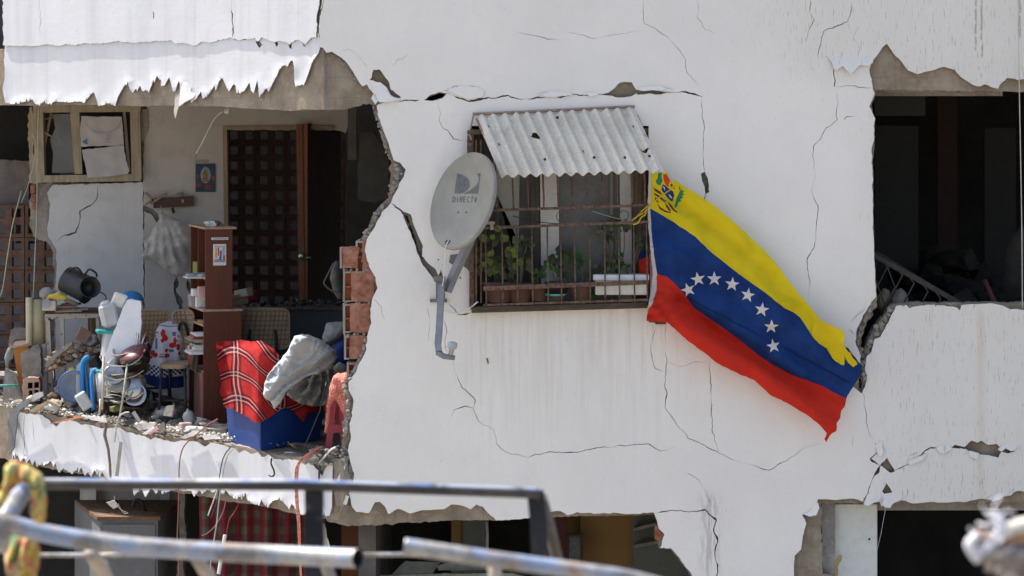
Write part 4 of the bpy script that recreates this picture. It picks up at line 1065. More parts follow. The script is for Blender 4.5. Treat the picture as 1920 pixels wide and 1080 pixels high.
m = MB(); a, b = P(422, 1003, .6), P(410, 1076, .6); m.tube([a, a.lerp(b, .5), b], .013, 12, caps=False); m.tube([a, b], .010, 12)
obj('plastic_tube', m, PVC, None, 'short white plastic tube hanging on a red wire', 'tube')
m = MB(); m.tube([P(912, 978, 1.2), P(914, 1000, 1.2), P(913, 1040, 1.2)], .011, 8); obj('drain_pipe', m, M('pale_pipe', (.3, .31, .3), .6), None, 'thin pale pipe standing in the dark room below the window', 'pipe')
T = thing('picture_frame', P(1077, 1062, 2.0), 'dark framed picture on the ochre wall below', 'picture')
m = MB(); a, b = P(1062, 1000, 2.0), P(1093, 1064, 2.0)
for (x0, z0, x1, z1) in ((a.x, b.z, b.x, b.z + .02), (a.x, a.z - .02, b.x, a.z), (a.x, b.z + .02, a.x + .02, a.z - .02), (b.x - .02, b.z + .02, b.x, a.z - .02)): m.box((x0, 1.97, z0), (x1, 2.0, z1))
obj('frame', m, MAT['wood_dark'], T)
m = MB(); m.box((a.x + .02, 1.985, b.z + .02), (b.x - .02, 1.995, a.z - .02)); obj('print', m, M('dark_print', (.05, .065, .08), .3, .5, 20), T)
GB_ = M('grey_green_board', (.24, .26, .23), .7, .2, 8, .2, 50, dust=.3)
for i, (q, lab) in enumerate([([(722, 1090), (760, 1052), (826, 1054), (800, 1090)], 'greenish plate lying leftmost in the dark room below'),
                              ([(820, 1062), (835, 1056), (960, 1052), (1000, 1060), (930, 1068), (822, 1070)], 'long pale plank lying on the boards in the dark room below'),
                              ([(700, 1080), (800, 1076), (960, 1075), (1000, 1084), (700, 1096)], 'flat grey board lowest in the dark room below')]):
    m = sheet([frac(q, 8, .8, True, i)], (), 20, None, flat(1.2 - .1 * i, .03, .004, i), seed=i); obj('loose_board', m, [GB_] * 2, None, lab, 'board', 'boards lying in the room below')

# ------------------------------------------------------------------ window of the main wall: frame, curtains, plants, cage
WT = thing('barred_window', P(1047, 583, .05), None, None); WT.parent = BLD; WT['label'] = 'window with white posts behind the rusty cage'
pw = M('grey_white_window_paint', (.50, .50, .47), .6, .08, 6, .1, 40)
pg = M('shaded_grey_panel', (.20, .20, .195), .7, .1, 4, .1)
m = MB(); m.box(P(1046, 240, .22), P(1165, 575, .22) + Vector((0, .01, 0))); obj('pane', m, MAT['glass'], WT)
bar('mullion', (1029, 240), (1032, 575), .14, 34, .06, pw, WT); bar('mullion', (1172, 240), (1176, 575), .14, 22, .06, pw, WT)
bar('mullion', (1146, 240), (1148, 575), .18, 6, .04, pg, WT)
bar('window_jamb', (884, 240), (887, 580), .06, 8, .12, MAT['wood_frame'], WT)
bar('window_head', (880, 246), (1216, 244), .05, 8, .12, MAT['wood_frame'], WT)
m = sheet([[(923, 250), (975, 250), (972, 575), (966, 440), (925, 350)]], (), 30, None, flat(.30, .01, 0), side_mi=0)
obj('white_panel', m, pw, WT)
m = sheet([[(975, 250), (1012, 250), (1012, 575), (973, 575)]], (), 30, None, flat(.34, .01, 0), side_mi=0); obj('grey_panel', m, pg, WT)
CD = cloth('grey_brown_curtain', (.085, .08, .075), .1, .15)
def cf1(Y, f, a):
    def g(x, y, d, o):
        p = P(x, y, Y); p.y += a * math.sin(x * f + y * .01) + o * .004; return p
    return g
obj('curtain', sheet([[(886, 250), (925, 250), (925, 340), (945, 410), (962, 470), (985, 580), (886, 580)]], (), 5, None, cf1(.17, .5, .015), jit=.1), [CD] * 2, None, 'grey curtain gathered at the left side of the barred window', 'curtain', 'curtains of the barred window')
obj('curtain', sheet([[(998, 250), (1012, 250), (1014, 420), (1022, 575), (990, 575), (996, 400)]], (), 4, None, cf1(.15, .6, .01), jit=.1), [CD] * 2, None, 'narrow dark curtain strip left of the wide white window post', 'curtain', 'curtains of the barred window')
CD2 = cloth('brown_striped_curtain', (.16, .12, .09), .1, .25)
obj('curtain', sheet([[(1183, 250), (1214, 250), (1214, 575), (1186, 575)]], (), 3, None, cf1(.12, .9, .012), jit=.1), [CD2] * 2, None, 'brown pleated curtain at the right end of the barred window', 'curtain', 'curtains of the barred window')
obj('sill_board', (lambda m: m)(MB().merge(bar(None, (884, 581), (1214, 572), -.10, 11, .3, None, None))), MAT['board_dark'], WT)
# rusty cage
RUST = M('flaking_rusty_iron', (.085, .052, .040), .9, .3, 40, .6, 120, c2=(.19, .12, .09), dust=.15, dustc=(.4, .36, .34))
T = thing('window_cage', P(1047, 578, -.2), 'rusty iron cage of upright bars over the window', 'window cage')
YF = -.17
def lerpx(x, a, b): return a + (b - a) * (x - 900) / 316
def bp(x, ya, yb): return lerpx(x, ya, yb)
up_x = [930, 962, 990, 1019, 1046, 1073, 1101, 1129, 1157, 1185, 1209]
lo_x = [911, 942, 970, 998, 1027, 1052, 1078, 1106, 1134, 1161, 1189, 1213]
def rustbar(name, a, b, r, n=6):
    m = MB(); pts = [Vector(a).lerp(Vector(b), i / 6) + Vector((R.uniform(-.0015, .0015), 0, R.uniform(-.001, .001))) for i in range(7)]
    m.tube(pts, [r * R.uniform(.85, 1.2) for _ in pts], n); return obj(name, m, RUST, T)
for x in up_x: rustbar('upright_bar', P(x - 3, 260, YF), P(x + 1, bp(x, 397, 386), YF), .0062)
for i, x in enumerate(lo_x):
    m = MB(); yb = bp(x, 574, 566); yt = bp(x, 426, 416)
    pts = [P(x - 1, yt, YF), P(x, (yt + yb) / 2, YF), P(x + 1, yb - 12, YF), P(x + 1, yb - 4, YF + .015), P(x + 1, yb - 1, YF + .05), P(x + 1, yb, -.02)]
    m.tube(pts, .0056, 6); obj('upright_bar', m, RUST, T)
for ya, yb, w, dp in ((395, 385, 5, .006), (428, 416, 5, .006), (541, 529, 8, .008), (572, 562, 4, .006)):
    m = bar(None, (892 if ya < 500 else 906, ya), (1216, yb), YF - .012, w, dp, None, None, .001); obj('cross_bar', m, RUST, T)
for x in (893, 902):
    m = MB(); m.tube([P(x, 262, YF + .05), P(x, 420, YF + .05), P(x, 568, YF + .06)], .006, 6); obj('upright_bar', m, RUST, T)
m = MB(); m.box(P(876, 253, -.02), P(888, 330, -.02) + Vector((0, -.05, 0)), bev=.004); obj('cage_frame', m, RUST, T)
m = MB(); m.box(P(876, 244, -.02), P(912, 252, -.02) + Vector((0, -.05, 0)), bev=.003); obj('cage_frame', m, RUST, T)
m = MB(); m.box(P(880, 420, -.02), P(889, 578, -.02) + Vector((0, -.04, 0)), bev=.003)
obj('cage_frame', m, RUST, T)
for (cx, cy) in ((1052, 406), (1071, 401), (1170, 404)):
    m = MB(); pts = [P(cx + 9 * math.cos(a), cy + 9 * math.sin(a), YF) for a in [i * math.pi / 6 for i in range(13)]]
    m.tube(pts, .0028, 5, caps=False); obj('ring', m, RUST, T)
m = MB(); pts = catmull([P(896, 566, YF + .02), P(893, 568, YF), P(880, 578, -.05), P(860, 586, -.04), P(838, 584, -.04), P(826, 572, -.05)])
m.tube(pts, .0045, 6); obj('white_cable', m, PVC, None, 'white cable sagging from the cage to the dish bracket', 'cable')
tubeobj('sagging_wire', catmull([P(962, 405, -.1), P(1000, 415, -.1), P(1050, 420, -.1)]), .003, BLKM, 'thin black wire sagging behind the left cage bars', 'wire')
tubeobj('sagging_wire', catmull([P(1110, 396, -.1), P(1140, 405, -.1), P(1175, 414, -.1)]), .0035, M('pale_wire', (.3, .28, .24), .7), 'thin pale wire behind the right cage bars', 'wire')
m = MB(); m.box(P(908, 415, YF - .02), P(928, 421, YF - .02) + Vector((0, .02, 0)), bev=.003); m.box(P(919, 421, YF - .018), P(925, 431, YF - .018) + Vector((0, .015, 0)), bev=.003)
obj('peg', m, wp, None, 'pale peg clipped on the cage beside the dish', 'peg')

# plants behind the cage
def leafmb(m, c, size, rnd, mi=0):
    a = rnd.uniform(0, 6.28); tilt = rnd.uniform(-.9, .6)
    Mx = Matrix.Translation(c) @ Matrix.Rotation(rnd.uniform(-.9, .9), 4, 'Z') @ Matrix.Rotation(tilt, 4, 'X') @ Matrix.Rotation(a, 4, 'Y')
    s_ = size; w = size * rnd.uniform(.38, .5)
    pts = [(0, 0, 0), (w * .8, -.15 * s_, s_ * .35), (w, -.1 * s_, s_ * .62), (w * .45, .02 * s_, s_ * .9), (0, .1 * s_, s_ * 1.08), (-w * .45, .02 * s_, s_ * .9), (-w, -.1 * s_, s_ * .62), (-w * .8, -.15 * s_, s_ * .35), (0, .04 * s_, s_ * .55)]
    m.add([Mx @ Vector(p) for p in pts], [(8, i, i + 1) for i in range(7)] + [(8, 7, 0)], mi, True)
G1 = cloth('dull_green_leaf', (.060, .078, .042), .2, .35, c2=(.13, .14, .085)); G2 = cloth('fresh_green_leaf', (.05, .12, .04), .25, .25); G3 = cloth('yellow_green_leaf', (.16, .22, .05), .3, .2)
STEM = M('woody_stem', (.12, .10, .06), .8)
POT = M('brown_plastic_pot', (.085, .045, .035), .6, .15, 8, .1); 
def plant(px, pot_y0, pot_y1, pw_, heads, n, lab, mats=(0,), sz=.045, seed=0, Y=-.04, potmat=None, saucer=False):
    r = random.Random(seed); base = P(px, pot_y1, Y)
    T = thing('potted_plant', base, lab, 'plant', 'potted plants behind the window bars')
    ht = (pot_y1 - pot_y0) / S; hw = pw_ / 2 / S
    m = MB(); m.lathe([(0, 0), (hw * .72, 0), (hw * .95, ht * .85), (hw * 1.05, ht * .86), (hw * 1.05, ht), (hw * .92, ht), (hw * .9, ht * .8), (0, ht * .8)], Matrix.Translation(base), 16)
    obj('pot', m, potmat or POT, T)
    ms = MB(); ml = MB(); top = base + Vector((0, 0, ht * .8))
    for (hx, hy, rad) in heads:
        hp = P(hx, hy, Y); ms.tube(catmull([top, top.lerp(hp, .5) + Vector((r.uniform(-.03, .03), 0, .01)), hp]), .004, 5)
        for i in range(int(n * .6)):
            d = Vector((r.gauss(0, 1), r.gauss(0, .6), r.gauss(0, 1))).normalized() * rad / S * r.uniform(.2, 1)
            leafmb(ml, hp + d, sz * r.uniform(.8, 1.5), r, r.choice(mats))
    obj('stem', ms, STEM, T); obj('foliage', ml, [G1, G2, G3], T, kind='stuff')
plant(935, 528, 566, 60, [(925, 450, 20), (915, 480, 20), (932, 510, 22), (945, 500, 18), (905, 500, 14)], 16, 'bushy plant at the left end of the barred window', (0, 0, 2), .05, 1)
plant(975, 530, 566, 52, [(962, 470, 18), (970, 455, 14), (988, 460, 16), (978, 490, 18), (955, 515, 14)], 14, 'tall plant with upright stem, second from the left behind the bars', (0, 0, 0, 2), .05, 2)
plant(1010, 535, 564, 40, [(1015, 505, 16), (1005, 520, 14)], 12, 'small low plant before the wide white window post', (1, 1, 0), .04, 3)
plant(1045, 528, 560, 46, [(1036, 495, 14), (1050, 510, 14), (1060, 475, 14), (1064, 500, 18)], 12, 'plant in the middle of the barred window above the teal saucer', (0, 1), .045, 4)
plant(1090, 532, 562, 44, [(1090, 505, 18), (1105, 525, 14), (1100, 548, 14), (1085, 490, 12)], 12, 'low plant trailing over the sill left of the white planter', (0, 1, 1), .045, 5, Y=-.1)
def planter():
    T = thing('planter_box', P(1163, 556, -.1), 'white rectangular planter box on the window sill', 'planter')
    m = MB(); m.box(P(1116, 526, -.14), P(1214, 553, -.14) + Vector((0, .16, 0)), bev=.006); obj('trough', m, M('dirty_white_plastic', (.58, .56, .50), .5, .08, 7, .1, dust=.35, dustc=(.35, .30, .22)), T)
    m = MB(); m.box(P(1112, 515, -.15), P(1217, 526, -.15) + Vector((0, .18, 0)), bev=.004); obj('rim', m, M('white_plastic', (.62, .63, .63), .4, .05), T)
    ms = MB(); ml = MB(); r = random.Random(9)
    for (hx, hy, rad, n) in ((1130, 430, 18, 18), (1150, 420, 18, 16), (1142, 445, 14, 12), (1170, 425, 14, 10), (1198, 450, 12, 12), (1200, 465, 12, 10), (1140, 500, 18, 14), (1160, 490, 20, 14), (1170, 505, 14, 10), (1125, 505, 12, 8)):
        hp = P(hx, hy, -.07); tp = P(1150 + (hx - 1150) * .4, 522, -.06)
        ms.tube(catmull([tp, tp.lerp(hp, .5) + Vector((.02, 0, 0)), hp]), .0035, 5)
        for i in range(n):
            d = Vector((r.gauss(0, 1), r.gauss(0, .6), r.gauss(0, 1))).normalized() * rad / S * r.uniform(.2, 1)
            leafmb(ml, hp + d, .042 * r.uniform(.7, 1.2), r, r.choice((0, 0, 0, 1)))
    obj('stem', ms, STEM, T); obj('foliage', ml, [G1, G2, G3], T, kind='stuff')
planter()
TEAL = M('teal_plastic', (.05, .32, .30), .4, .1)
m = MB(); m.lathe([(0, 0), (.065, 0), (.075, .012), (.07, .014), (.06, .005), (0, .005)], Matrix.Translation(P(1042, 554, -.1)), 20); obj('saucer', m, TEAL, None, 'small teal saucer between the pots on the sill', 'saucer')
m = MB(); m.rock(P(1078, 548, -.08), (.03, .03, .025), 3, 2); obj('dark_pot_lid', m, BLKM, None, 'small dark lump beside the teal saucer', 'lump')

# ------------------------------------------------------------------ corrugated awning
t = Nt('weathered_corrugated_sheet')
col = t.mix(t.ramp(t.noise(4, 5), .3, .7), (.60, .55, .45), (.72, .67, .57))
col = t.mix(t.math('MULTIPLY', t.ramp(t.noise(105, 5, .8), .51, .64), .8), col, (.33, .31, .27))
col = t.mix(t.math('MULTIPLY', t.ramp(t.noise(9, 5, .7), .50, .72), .5), col, (.38, .35, .29))
col = t.mix(t.math('MULTIPLY', t.ramp(t.noise(160, 2, .5), .68, .76), .4), col, (.14, .13, .11))
CORR = t.done(col, .9, t.bump(t.noise(180, 4, .75), .5, .004), 0, .2)
T = thing('corrugated_awning', P(1065, 330, -.25), 'corrugated grey-white awning with round holes over the barred window', 'awning')
A0, A1, A2, A3 = P(893, 217, -.05), P(1190, 203, -.05), P(1246, 320, -.46), P(940, 330, -.46)
UL, VL = 300., 120.; NW = 14
an = (A1 - A0).cross(A3 - A0).normalized()
if an.y > 0: an = -an
def awf(x, y, d, o):
    u, v = x / UL, y / VL
    p = (A0.lerp(A1, u)).lerp(A3.lerp(A2, u), v)
    w = .0165 * math.cos(2 * math.pi * (u * NW + .5)) + .006 * noise.noise(Vector((u * 3, v * 3, 1)))
    return p + an * (w - o * .006)
ao = [(i * UL / 150, 0) for i in range(151)] + [(UL, VL)] + []
top_e = [(UL * i / 140, (noise.noise(Vector((i * .2, 0, 4))) * 1.5 + .5 if i not in (0, 140) else 0)) for i in range(141)]
rt = [(UL + (noise.noise(Vector((0, j, 2))) * 1.5), VL * j / 24) for j in range(1, 24)]
bot_e = [(UL * i / 140, VL + noise.noise(Vector((i * .15, 3, 4))) * .8) for i in range(140, -1, -1)]
lt_ = [(noise.noise(Vector((3, j, 2))) * 1., VL * j / 24) for j in range(23, 0, -1)]
ah = [frac(h, 2, .3, True, i) for i, h in enumerate([[(86, 42), (91, 38), (97, 42), (100, 50), (98, 57), (92, 52)], [(273, 72), (280, 78), (292, 79), (283, 85), (276, 80)], [(11, 22), (15, 20), (17, 25), (13, 27)], [(18, 54), (22, 52), (24, 56), (20, 58)], [(168, 73), (171, 72), (171, 78), (168, 79)], [(300 * .93, 30), (300 * .95, 32), (300 * .94, 35)], [(297 * .985, 48), (300 * .995, 50), (297, 55), (293, 53)]])]
m = sheet([top_e + rt + bot_e + lt_], ah, (2.0, 5), None, awf, jit=.05, thick=1, seed=3)
obj('corrugated_sheet', m, [CORR, CORR], T)
m = MB(); m.tube([P(886, 214, -.03), P(1000, 209, -.035), P(1190, 200, -.03)], .010, 8); m.tube([P(888, 216, -.05), P(880, 250, -.06), P(884, 262, -.1)], .006, 6); m.tube([P(893, 222, -.05), P(914, 268, -.20), P(934, 314, -.35)], .008, 6)
m.tube([P(1194, 216, -.05), P(1214, 262, -.19), P(1232, 300, -.33)], .008, 6); m.tube([P(940, 306, -.31), P(1225, 296, -.31)], .008, 6)
obj('support_rod', m, M('rusty_pale_rod', (.30, .21, .16), .9, .3, 30, .5), T)
for (u, v) in ((182, 94), (240, 92), (92, 92), (285, 93), (150, 8)):
    m = MB(); q = awf(u, v, 0, 0); mt = Matrix.Translation(q) @ an.to_track_quat('Z', 'Y').to_matrix().to_4x4(); m.lathe([(0, .014), (.004, .012), (.007, .008), (.011, .006), (.011, .002), (0, .002)], mt, 8); obj('nail_cap', m, BLKM, T)

# ------------------------------------------------------------------ satellite dish
t = Nt('grey_dish_paint')
col = t.mix(t.ramp(t.noise(5, 5, .6), .3, .7), (.215, .21, .18), (.265, .26, .225))
col = t.mix(t.math('MULTIPLY', t.ramp(t.noise(9, 5, .65, sv=(1, 1, .5)), .52, .75), .5), col, (.34, .30, .23))
col = t.mix(t.math('MULTIPLY', t.ramp(t.noise(60, 3, .6), .6, .72), .3), col, (.15, .15, .145))
DISH = t.done(col, .55, t.bump(t.noise(60, 3), .1, .003), 0, .4)
INK = M('faded_dark_ink', (.105, .11, .115), .6, .2, 40, .05)
GREYP = M('grey_arm_paint', (.20, .21, .225), .5, .12, 14, .1, 60, dust=.15)
GREYL = M('pale_grey_plastic', (.36, .38, .385), .45, .1, 12, .05, 60)
T = thing('satellite_dish', P(832, 560, -.05), 'grey satellite dish with a black logo and lettering', 'satellite dish')
dc = P(866, 376, -.36)
th = math.radians(19)
A_ = Vector((math.sin(th), .05, math.cos(th))); A_.normalize()          # long axis
Bx = Vector((math.cos(th), 0, -math.sin(th)))
fo = .64; B_ = (Bx * fo + Vector((0, -1, 0)) * math.sqrt(1 - fo * fo)); B_ = (B_ - A_ * B_.dot(A_)).normalized()
N_ = A_.cross(B_); N_ = N_ if N_.y < 0 else -N_                          # towards the viewer and to the left
RA, RB = .318, .290
def dp(a, b, off=0):
    """point on the dish bowl: a along the long axis, b across (unit disc)"""
    r2 = a * a + b * b
    return dc + A_ * (a * RA) + B_ * (b * RB) + N_ * (-.055 * (1 - r2) + off)
m = MB(); NR, NA = 14, 64
vs = [dp(0, 0)]; 
for i in range(1, NR + 1):
    for k in range(NA):
        a = 2 * math.pi * k / NA; vs.append(dp(i / NR * math.cos(a), i / NR * math.sin(a)))
for rr_, of in ((1.02, .004), (1.045, -.004), (1.05, -.022), (1.03, -.028), (.98, -.02)):
    for k in range(NA):
        a = 2 * math.pi * k / NA; p = dc + A_ * (rr_ * RA * math.cos(a)) + B_ * (rr_ * RB * math.sin(a)) + N_ * of; vs.append(p)
for i in range(NR, 0, -1):
    for k in range(NA):
        a = 2 * math.pi * k / NA; vs.append(dp((i - .4) / NR * math.cos(a), (i - .4) / NR * math.sin(a), -.012))
rows = NR + 5 + NR
fs = [(0, 1 + (k + 1) % NA, 1 + k) for k in range(NA)]
for i in range(rows - 1):
    for k in range(NA): fs.append((1 + i * NA + k, 1 + i * NA + (k + 1) % NA, 1 + (i + 1) * NA + (k + 1) % NA, 1 + (i + 1) * NA + k))
sgn = (vs[1] - vs[0]).cross(vs[2] - vs[0]).dot(N_)
m.add(vs, fs, 0, True)
dish = obj('reflector', m, DISH, T)
bmx = bmesh.new(); bmx.from_mesh(dish.data); bmesh.ops.recalc_face_normals(bmx, faces=bmx.faces); bmx.to_mesh(dish.data); bmx.free()
def dishpx(x, y, off=.002):
    """photo pixel -> point on the bowl"""
    ray = P(x, y, 0); o_ = Vector((0, -D, ZC)); dr = (ray - o_)
    a = b = 0
    q = None
    h = off
    for it in range(6):
        pl = dc + N_ * (h)
        tt = (pl - o_).dot(N_) / dr.dot(N_); q = o_ + dr * tt
        a = (q - dc).dot(A_) / RA; b = (q - dc).dot(B_) / RB
        h = -.055 * (1 - a * a - b * b) + off
    return q
def dishsheet(poly, name, mat, seg=3):
    f = lambda x, y, d, o: dishpx(x, y, .0015 if o == 0 else .0005)
    mm = sheet([frac(poly, seg, 0, True, 1)], (), 5, None, f, thick=1, side_mi=0, jit=.1); return obj(name, mm, mat, T)
dishsheet([(857, 325), (866, 327), (875, 332), (880, 340), (881, 349), (877, 356), (869, 361), (860, 363), (852, 362)], 'logo_mark', INK)
dishsheet([(894, 325), (901, 325), (896, 363), (868, 363), (880, 358), (890, 350), (897, 341), (898, 333)], 'logo_mark', INK)
def letters(txt, pts_, h, name='lettering'):
    """straight-stroke capitals laid along the bowl; pts_ = (x0, x1, y) in photo px"""
    G = {'D': [[(0, 0), (0, 1), (.6, .85), (.7, .5), (.6, .15), (0, 0)]], 'I': [[(.3, 0), (.3, 1)]], 'R': [[(0, 0), (0, 1), (.6, .95), (.65, .72), (.5, .52), (0, .5)], [(.35, .5), (.7, 0)]],
         'E': [[(.65, 0), (0, 0), (0, 1), (.65, 1)], [(0, .5), (.55, .5)]], 'C': [[(.7, .85), (.4, 1), (.05, .75), (.05, .25), (.4, 0), (.7, .15)]], 'T': [[(.35, 0), (.35, 1)], [(0, 1), (.72, 1)]], 'V': [[(0, 1), (.35, 0), (.7, 1)]]}
    x0, x1, y = pts_; step = (x1 - x0) / len(txt); m = MB()
    for i, c in enumerate(txt):
        for st in G[c]:
            for (a, b) in zip(st, st[1:]):
                q = [(x0 + (i + .1) * step + p[0] * step * .95 + p[1] * .8, y - p[1] * h) for p in (a, b)]
                m.tube([dishpx(*q[0], .001), dishpx(*q[1], .001)], .0021, 5)
    return obj(name, m, INK, T)
letters('DIRECTV', (848, 895, 379), 10)
for x in (859, 874):
    m = MB(); q = dishpx(x, 398, .001); m.lathe([(0, .004), (.005, .003), (.006, 0)], Matrix.Translation(q) @ N_.to_track_quat('Z', 'Y').to_matrix().to_4x4(), 8); obj('bolt', m, BLKM, T)
m = MB(); q = dishpx(840, 455, .003); m.box(q - Vector((.017, .004, .014)), q + Vector((.017, .004, .014))); obj('cable_slot', m, BLKM, T)
m = MB(); m.tube(catmull([P(884, 440, -.2), P(876, 462, -.17), P(855, 506, -.14), P(838, 546, -.12)]), .024, 4, sq=True); obj('support_arm', m, GREYP, T)
m = MB(); m.tube([P(828, 524, -.17), P(826, 570, -.22), P(823, 625, -.30), P(821, 645, -.33), P(823, 660, -.36)], .0205, 4, sq=True); obj('feed_arm', m, GREYP, T)
m = MB(); m.box(P(813, 519, -.21), P(835, 528, -.21) + Vector((0, .08, 0)), bev=.003); m.box(P(817, 528, -.2), P(834, 560, -.2) + Vector((0, .06, 0)), bev=.004); m.box(P(806, 561, -.03), P(838, 567, -.03) + Vector((0, .03, 0)), bev=.002); m.tube([P(826, 545, -.15), P(828, 550, .01)], .014, 8)
obj('wall_bracket', m, M('dull_bracket_steel', (.15, .145, .135), .6, .25, 20, .2), T)
m = MB(); m.tube([P(819, 660, -.36), P(832, 668, -.36), P(853, 671, -.36)], [.020, .019, .016], 10); obj('feed_foot', m, GREYP, T)
m = MB(); a = P(845, 665, -.36); b = P(849, 642, -.38); d = (b - a).normalized(); mt = Matrix.Translation(a) @ d.to_track_quat('Z', 'Y').to_matrix().to_4x4()
m.lathe([(0, 0), (.016, 0), (.019, .04), (.020, .045), (.031, .048), (.033, .054), (.033, .078), (.028, .084), (.0, .086)], mt, 16); obj('receiver_horn', m, GREYL, T)
tubeobj('dish_cable', catmull([P(841, 452, -.42), P(836, 462, -.40), P(834, 490, -.3), P(832, 522, -.22), P(828, 540, -.20)]), .0035, PVC, 'white cable running from the dish slot to its bracket', 'cable')
for (x, y) in ((822, 487), (861, 505), (863, 521)):
    m = MB(); m.disc(.0055, Matrix.Translation(P(x, y, -.0035)) @ Matrix.Rotation(math.radians(90), 4, 'X'), 8); obj('drill_hole', m, MAT['inner_black'], BLD)
m = MB(); m.tube([P(913, 672, -.002), P(915, 678, -.02), P(915, 682, -.014)], .004, 6); obj('wall_hook', m, BLKM, None, 'small dark hook screwed in the wall below the barred window', 'hook')
flap([(844, 478), (858, 476), (860, 490), (850, 497), (842, 492)], .001, seed=31, mat='mortar_grey')
flap([(868, 470), (882, 462), (884, 500), (882, 512), (876, 504), (868, 498)], .001, seed=32, mat='mortar_grey')

# ------------------------------------------------------------------ the flag
YEL = cloth('faded_yellow_flag_cloth', (.74, .57, .012), .30, .05, c2=(.78, .61, .02)); BLU = cloth('navy_flag_cloth', (.012, .038, .160), .30, .12, c2=(.016, .058, .225)); RED = cloth('red_flag_cloth', (.62, .036, .020), .30, .06)
STR = cloth('white_star_print', (.62, .60, .58), .15, .03)
CR_G = cloth('green_print', (.03, .20, .10), .1, .1); CR_B = cloth('brown_print', (.13, .04, .03), .1, .1); CR_R = cloth('orange_red_print', (.62, .07, .02), .1, .05); CR_N = cloth('navy_print', (.02, .04, .16), .1, .05); CR_C = cloth('cream_print', (.60, .50, .38), .1, .05)
yel = [(1220, 321), (1232, 323), (1248, 322), (1256, 332), (1275, 345), (1300, 360), (1330, 380), (1365, 408), (1400, 440), (1425, 463), (1450, 490), (1475, 525), (1500, 556), (1520, 580), (1536, 598), (1552, 606), (1566, 612), (1575, 616), (1577, 628), (1574, 640), (1580, 650), (1590, 662), (1601, 678), (1594, 684), (1585, 676), (1576, 662), (1577, 680), (1562, 674), (1556, 668), (1544, 648), (1530, 640), (1517, 625), (1508, 610), (1496, 592), (1483, 582), (1466, 574), (1430, 545), (1400, 524), (1365, 498), (1330, 470), (1300, 441), (1260, 414), (1217, 389)]
blu = [(1217, 389), (1260, 414), (1300, 441), (1330, 470), (1365, 498), (1400, 524), (1430, 545), (1466, 574), (1483, 582), (1496, 592), (1508, 610), (1517, 625), (1530, 640), (1544, 648), (1556, 668), (1562, 674), (1577, 680), (1578, 664), (1585, 676), (1594, 684), (1601, 678), (1590, 662), (1580, 650), (1582, 645), (1596, 664), (1612, 682), (1608, 700), (1598, 720), (1584, 745), (1560, 733), (1540, 721), (1515, 712), (1480, 700), (1450, 684), (1420, 664), (1385, 636), (1350, 610), (1320, 590), (1300, 576), (1270, 536), (1248, 516), (1229, 511), (1222, 470), (1218, 430)]
red = [(1229, 511), (1248, 516), (1270, 536), (1300, 576), (1320, 590), (1350, 610), (1385, 636), (1420, 664), (1450, 684), (1480, 700), (1515, 712), (1540, 721), (1560, 733), (1584, 745), (1579, 760), (1573, 768), (1568, 784), (1560, 792), (1562, 804), (1553, 808), (1549, 813), (1545, 823), (1541, 818), (1544, 806), (1530, 790), (1515, 778), (1500, 768), (1470, 750), (1440, 736), (1410, 708), (1380, 696), (1340, 676), (1310, 652), (1285, 634), (1262, 612), (1248, 600), (1228, 599), (1210, 598), (1212, 580), (1222, 560), (1228, 540)]
outline = yel[:23] + [(1590, 658), (1600, 668), (1612, 682)] + blu[24 + 2:29] + red[14:]
outline = [(1220, 321), (1232, 323), (1248, 322), (1256, 332), (1275, 345), (1300, 360), (1330, 380), (1365, 408), (1400, 440), (1425, 463), (1450, 490), (1475, 525), (1500, 556), (1520, 580), (1536, 598), (1552, 606), (1566, 612), (1575, 616), (1577, 628), (1574, 640), (1584, 648), (1596, 664), (1612, 682), (1608, 700), (1598, 720), (1584, 745),
           (1579, 760), (1574, 766), (1571, 780), (1563, 788), (1562, 802), (1553, 806), (1549, 813), (1545, 825), (1541, 818), (1544, 806), (1530, 790), (1515, 778), (1500, 768), (1470, 750), (1440, 736), (1410, 708), (1380, 696), (1340, 676), (1310, 652), (1285, 634), (1262, 612), (1248, 600), (1228, 599), (1210, 598), (1212, 580), (1222, 560), (1228, 540), (1229, 511), (1222, 470), (1218, 430), (1217, 389)]
def star(cx, cy, r, rot):
    return [(cx + (r if i % 2 == 0 else r * .40) * math.sin(rot + i * math.pi / 5), cy - (r if i % 2 == 0 else r * .40) * math.cos(rot + i * math.pi / 5)) for i in range(10)]
stars = [star(1288, 541, 14, -.35), star(1306, 521, 14, -.2), star(1336, 520, 14, 0), star(1369, 530, 14, .1), star(1398, 550, 14, .2), star(1424, 577, 14, .15), star(1442, 609, 14, .0), star(1446, 645, 13.5, -.15)]
